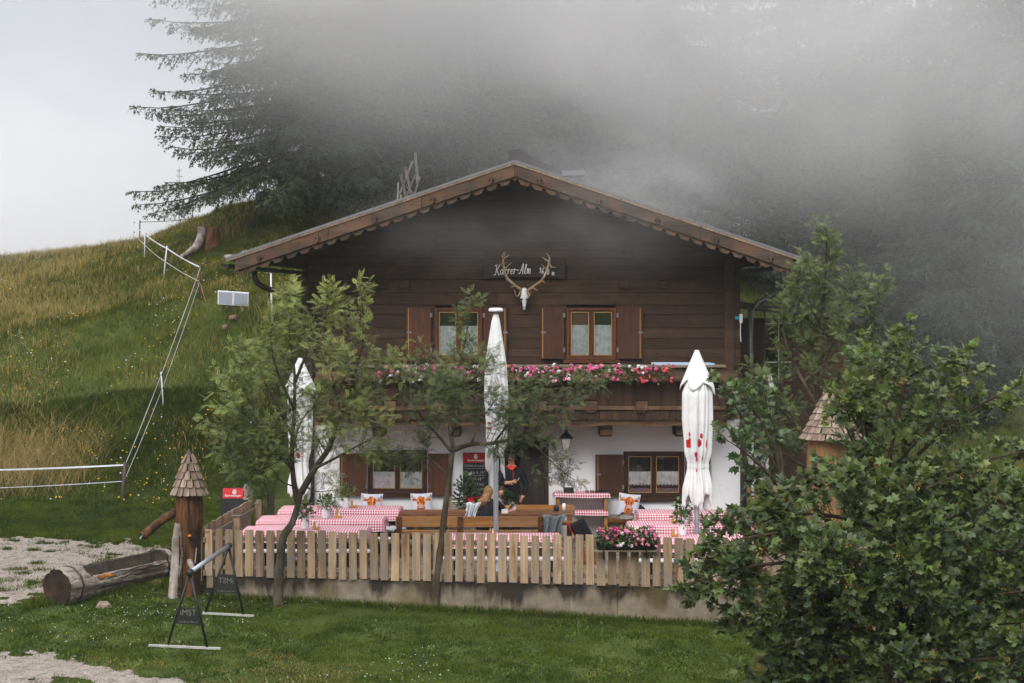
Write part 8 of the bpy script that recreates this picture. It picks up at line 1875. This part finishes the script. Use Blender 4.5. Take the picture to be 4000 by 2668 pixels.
TREES = [(1215, 52.5, 0, 1.0, 0.4, 'big spruce with sweeping boughs on the crest, leftmost of the wood'), (1345, 56, 1, 0.95, 1.2, 'slim spruce standing just right of the leftmost spruce'), (1440, 58.5, 1, 1.05, 2.9, 'slim bare-trunked spruce between the big spruce and the crossed rails'), (1530, 56.5, 1, 1.0, 4.4, 'bare-trunked spruce left of the crossed-rail fence'),
         (1690, 59, 0, 0.92, 2.0, 'spruce rising behind the crossed-rail fence'), (1880, 57, 2, 1.0, 0.3, 'spruce behind the left slope of the ridge'), (2060, 61, 0, 1.0, 5.0, 'spruce standing straight behind the chimney'), (2250, 57.5, 2, 1.05, 3.6, 'spruce in the mist right of the chimney'), (2440, 62, 0, 1.0, 1.5, 'spruce in thick mist above the right roof slope'),
         (2640, 58.5, 2, 1.0, 2.4, 'spruce in thick mist over the right barge board'), (2830, 63, 1, 1.1, 0.9, 'pale spruce in mist above the right eaves'), (3085, 57, 1, 1.15, 3.2, 'spruce with a straight tall trunk right of the right eaves'), (3260, 62, 0, 1.0, 4.1, 'spruce behind the top of the tall rowan'), (3430, 57, 2, 1.05, 1.9, 'spruce in mist right of the tall rowan'),
         (3600, 60, 0, 1.05, 0.2, 'spruce left of the little window'), (3740, 53.5, 2, 1.05, 5.5, 'broad spruce above the dwarf pines'), (3880, 57, 0, 1.0, 2.7, 'spruce right beside the little window'), (4010, 51.5, 2, 1.1, 1.1, 'nearest spruce, at the right edge'), (4180, 56, 0, 1.0, 3.9, 'spruce mostly beyond the right edge')]
for px, D, var, sc_, rz, lab in TREES: spruce(lab, px, D, var, sc_, rz, gF)
spruce('faint small spruce in the fog beyond the skyline', 700, 82, 2, 0.33, 0.5, None, zoff=1.5)
SPD.append(spruce_data(3.2, 1.1, 7, 1.1, 0.07, 0.2, 0.06, 0.35))
for px, D, s, l in ((1830, 50.5, 1.0, 'young grey-green spruce just left of the ridge'), (1740, 51.5, 0.7, 'smallest young spruce beside the crossed rails'), (1930, 52, 0.75, 'young spruce peeping over the ridge'), (1300, 53.5, 0.5, 'low spruce seedling at the foot of the big spruce'), (2900, 53, 1.5, 'young spruce in the mist by the right eaves'), (3120, 55, 1.8, 'taller young spruce in the mist right of the eaves'), (2720, 56, 1.5, 'young spruce in the mist behind the right roof slope')): spruce(l, px, D, 3, s, px, 'young spruces on the crest', zoff=0.3)
# dwarf pines on the right slope
SPD.append(spruce_data(2.0, 1.3, 9, 1.1, 0.07, 0.16, 0.03, 0.75))
for px, D, s, l in ((3680, 46.5, 1.0, 'dwarf pine, left of the two bushy ones on the right slope'), (3800, 47.0, 1.15, 'dwarf pine, right of the two bushy ones on the right slope'), (3570, 48.5, 0.9, 'dwarf pine half hidden by the maple top')): spruce(l, px, D, 4, s, px, 'dwarf pines on the right slope', 'dwarf_pine')
# undergrowth at the wood's edge
pl = []; r_ = np.random.default_rng(17)
ux = r_.uniform(-7.2, -2.5, 520); uy = np.interp(ux, [-7.2, -2.5], [53.2, 52.0]) + r_.normal(0, 0.5, 520)
pos = np.repeat(np.stack([ux, uy, gz(ux, uy)], 1), 22, 0); k = len(pos); pos += np.stack([r_.normal(0, 0.2, k), r_.normal(0, 0.2, k), np.abs(r_.normal(0, 0.22, k))], 1)
cc = np.array([srgb(66, 84, 38), srgb(110, 116, 54), srgb(48, 62, 32), srgb(150, 140, 70)])[r_.integers(0, 4, k)]
me = leaf_cloud('undergrowth', [(0, 0, 0), (0.3, 0.5, 0), (0, 1, -0.1), (-0.3, 0.5, 0)], [(0, 1, 2, 3)], pos, r_.normal(size=(k, 3)) + np.array([0, 0, 0.8]), r_.normal(size=(k, 3)) + np.array([0, -0.5, 0.8]), r_.uniform(0.05, 0.12, k), cc, M['leafy'], None)
o = bpy.data.objects.new('undergrowth', me); COL.objects.link(o); tag(o, 'low leafy undergrowth along the edge of the wood', 'undergrowth', None, 'stuff')
# little shed with a pale window frame among the right-hand trees
D = 60.0; sx_ = PX(3915, D); g0 = gz1(sx_, D); sd0 = thing('wood_shed', 'small dark wooden shed with a framed window among the right-hand trees', 'shed', (sx_, D, g0), None, 0, True)
wz0, wz1, wx0, wx1 = PZ(1372, D), PZ(1303, D), PX(3884, D), PX(3938, D); q = MB(); holed(q, sx_ - 1.6, sx_ + 1.8, g0 - 0.6, PZ(1240, D), [(wx0, wx1, wz0, wz1)], D, D + 0.1); q.box(sx_ - 1.6, sx_ - 1.5, D + 0.1, D + 3, g0 - 0.6, PZ(1240, D)); q.box(sx_ + 1.7, sx_ + 1.8, D + 0.1, D + 3, g0 - 0.6, PZ(1240, D)); q.build('shed_wall', M['log_dark'], sd0)
MB().prism([(sx_ - 2.0, PZ(1248, D)), (sx_ + 0.1, PZ(1150, D)), (sx_ + 2.2, PZ(1248, D)), (sx_ + 2.2, PZ(1256, D)), (sx_ + 0.1, PZ(1160, D)), (sx_ - 2.0, PZ(1256, D))], D - 0.4, D + 3.3).build('shed_roof', M['tin_dark'], sd0)
MB().prism([(sx_ - 1.6, PZ(1240, D)), (sx_ + 1.8, PZ(1240, D)), (sx_ + 0.1, PZ(1165, D))], D, D + 0.08).build('shed_gable', M['log_dark'], sd0)
wn = MB().box(wx0, wx1, D + 0.06, D + 0.064, wz0, wz1).build('shed_window', M['glass'], sd0); MB().box(sx_ - 1.4, sx_ + 1.6, D + 0.5, D + 0.6, g0, PZ(1240, D)).build('shed_inside', M['room'], sd0)
q = MB(); q.box(wx0 - 0.05, wx0, D - 0.03, D + 0.05, wz0 - 0.05, wz1 + 0.05); q.box(wx1, wx1 + 0.05, D - 0.03, D + 0.05, wz0 - 0.05, wz1 + 0.05); q.box(wx0, wx1, D - 0.03, D + 0.05, wz0 - 0.05, wz0); q.box(wx0, wx1, D - 0.03, D + 0.05, wz1, wz1 + 0.05); xm = (wx0 + wx1)/2; q.box(xm - 0.025, xm + 0.025, D - 0.02, D + 0.05, wz0, wz1); q.box(wx0, wx1, D - 0.02, D + 0.04, wz1 - 0.2, wz1 - 0.155); q.build('window_frame', M['pane_bead'], wn)
# ------------------------------------------------------------------ air: a thin even haze, and the drifting bank of mist over the wood
def m_haze():
    t = NT('thin_haze'); t.t.nodes.remove(t.b); v = t.n('ShaderNodeVolumePrincipled'); v.inputs['Color'].default_value = (0.95, 0.96, 0.98, 1); v.inputs['Density'].default_value = 0.0004
    t.l(v.outputs[0], t.out.inputs['Volume']); return t.m
hz = MB().box(-228, 228, -97, 288, -24, 42).build('haze', m_haze()); tag(hz, 'thin pale mountain air over the whole place', 'haze', None, 'stuff')
def m_mist(name, blobs, nscale, lo, hi, step, colr=(0.93, 0.92, 0.93)):
    t = NT(name); t.t.nodes.remove(t.b); v = t.n('ShaderNodeVolumePrincipled'); v.inputs['Color'].default_value = colr + (1,); v.inputs['Anisotropy'].default_value = 0.0
    tc = t.n('ShaderNodeTexCoord'); pos = tc.outputs['Object']; tot = None
    for c, r, amp in blobs:
        a = t.n('ShaderNodeVectorMath', operation='SUBTRACT'); t.l(pos, a.inputs[0]); a.inputs[1].default_value = c
        b = t.n('ShaderNodeVectorMath', operation='DIVIDE'); t.l(a.outputs[0], b.inputs[0]); b.inputs[1].default_value = r
        l = t.n('ShaderNodeVectorMath', operation='LENGTH'); t.l(b.outputs[0], l.inputs[0])
        m = t.n('ShaderNodeMapRange', interpolation_type='SMOOTHSTEP'); t.l(l.outputs['Value'], m.inputs[0]); m.inputs[1].default_value = 0.25; m.inputs[2].default_value = 1.0; m.inputs[3].default_value = amp; m.inputs[4].default_value = 0.0
        tot = m.outputs[0] if tot is None else t.math('ADD', tot, m.outputs[0])
    mp = t.n('ShaderNodeMapping'); mp.inputs['Scale'].default_value = (1, 1, 1.6); t.l(pos, mp.inputs['Vector'])
    nz = t.noise(mp.outputs[0], nscale, 3, 0.6, 0.9)
    mr = t.n('ShaderNodeMapRange'); mr.inputs[1].default_value = 0.33; mr.inputs[2].default_value = 0.68; mr.inputs[3].default_value = lo; mr.inputs[4].default_value = hi; t.l(nz, mr.inputs[0])
    t.l(t.math('MULTIPLY', tot, mr.outputs[0]), v.inputs['Density']); t.l(v.outputs[0], t.out.inputs['Volume'])
    try: t.m.cycles.volume_step_rate = step
    except Exception: pass
    return t.m
mb_ = MB().box(-46, 34, 33.2, 104, -6, 30).build('mist_bank', m_mist('drifting_mist', [
    ((2.5, 42.5, 14.6), (17, 9.0, 9.2), 0.12), ((14.5, 41.5, 9.5), (12, 7.5, 9.5), 0.045), ((-6.5, 43.5, 15.6), (9.5, 7.5, 6.8), 0.11),
    ((-24, 86, 6), (26, 20, 16), 0.05), ((-17, 60, 7), (11, 9, 5.5), 0.06), ((5.5, 41.5, 9.6), (8, 4.6, 4.2), 0.11), ((-2.8, 43, 11.6), (5.5, 6, 4.0), 0.06)], 0.15, 0.5, 1.45, 0.36, (1.0, 0.972, 0.966)))
tag(mb_, 'bank of mist drifting through the wood behind the chalet', 'mist', None, 'stuff')
gm = MB().box(-4.6, 5.6, 32.6, 36.55, 3.2, 8.6).build('gable_mist', m_mist('thin_drifting_mist', [((2.2, 34.9, 6.6), (3.2, 1.9, 1.7), 0.13), ((-1.2, 34.9, 6.1), (2.8, 1.6, 1.0), 0.08)], 0.5, 0.1, 1.6, 0.5, (1.0, 0.985, 0.975)))
tag(gm, 'thin veil of mist drifting across the gable', 'mist', None, 'stuff')
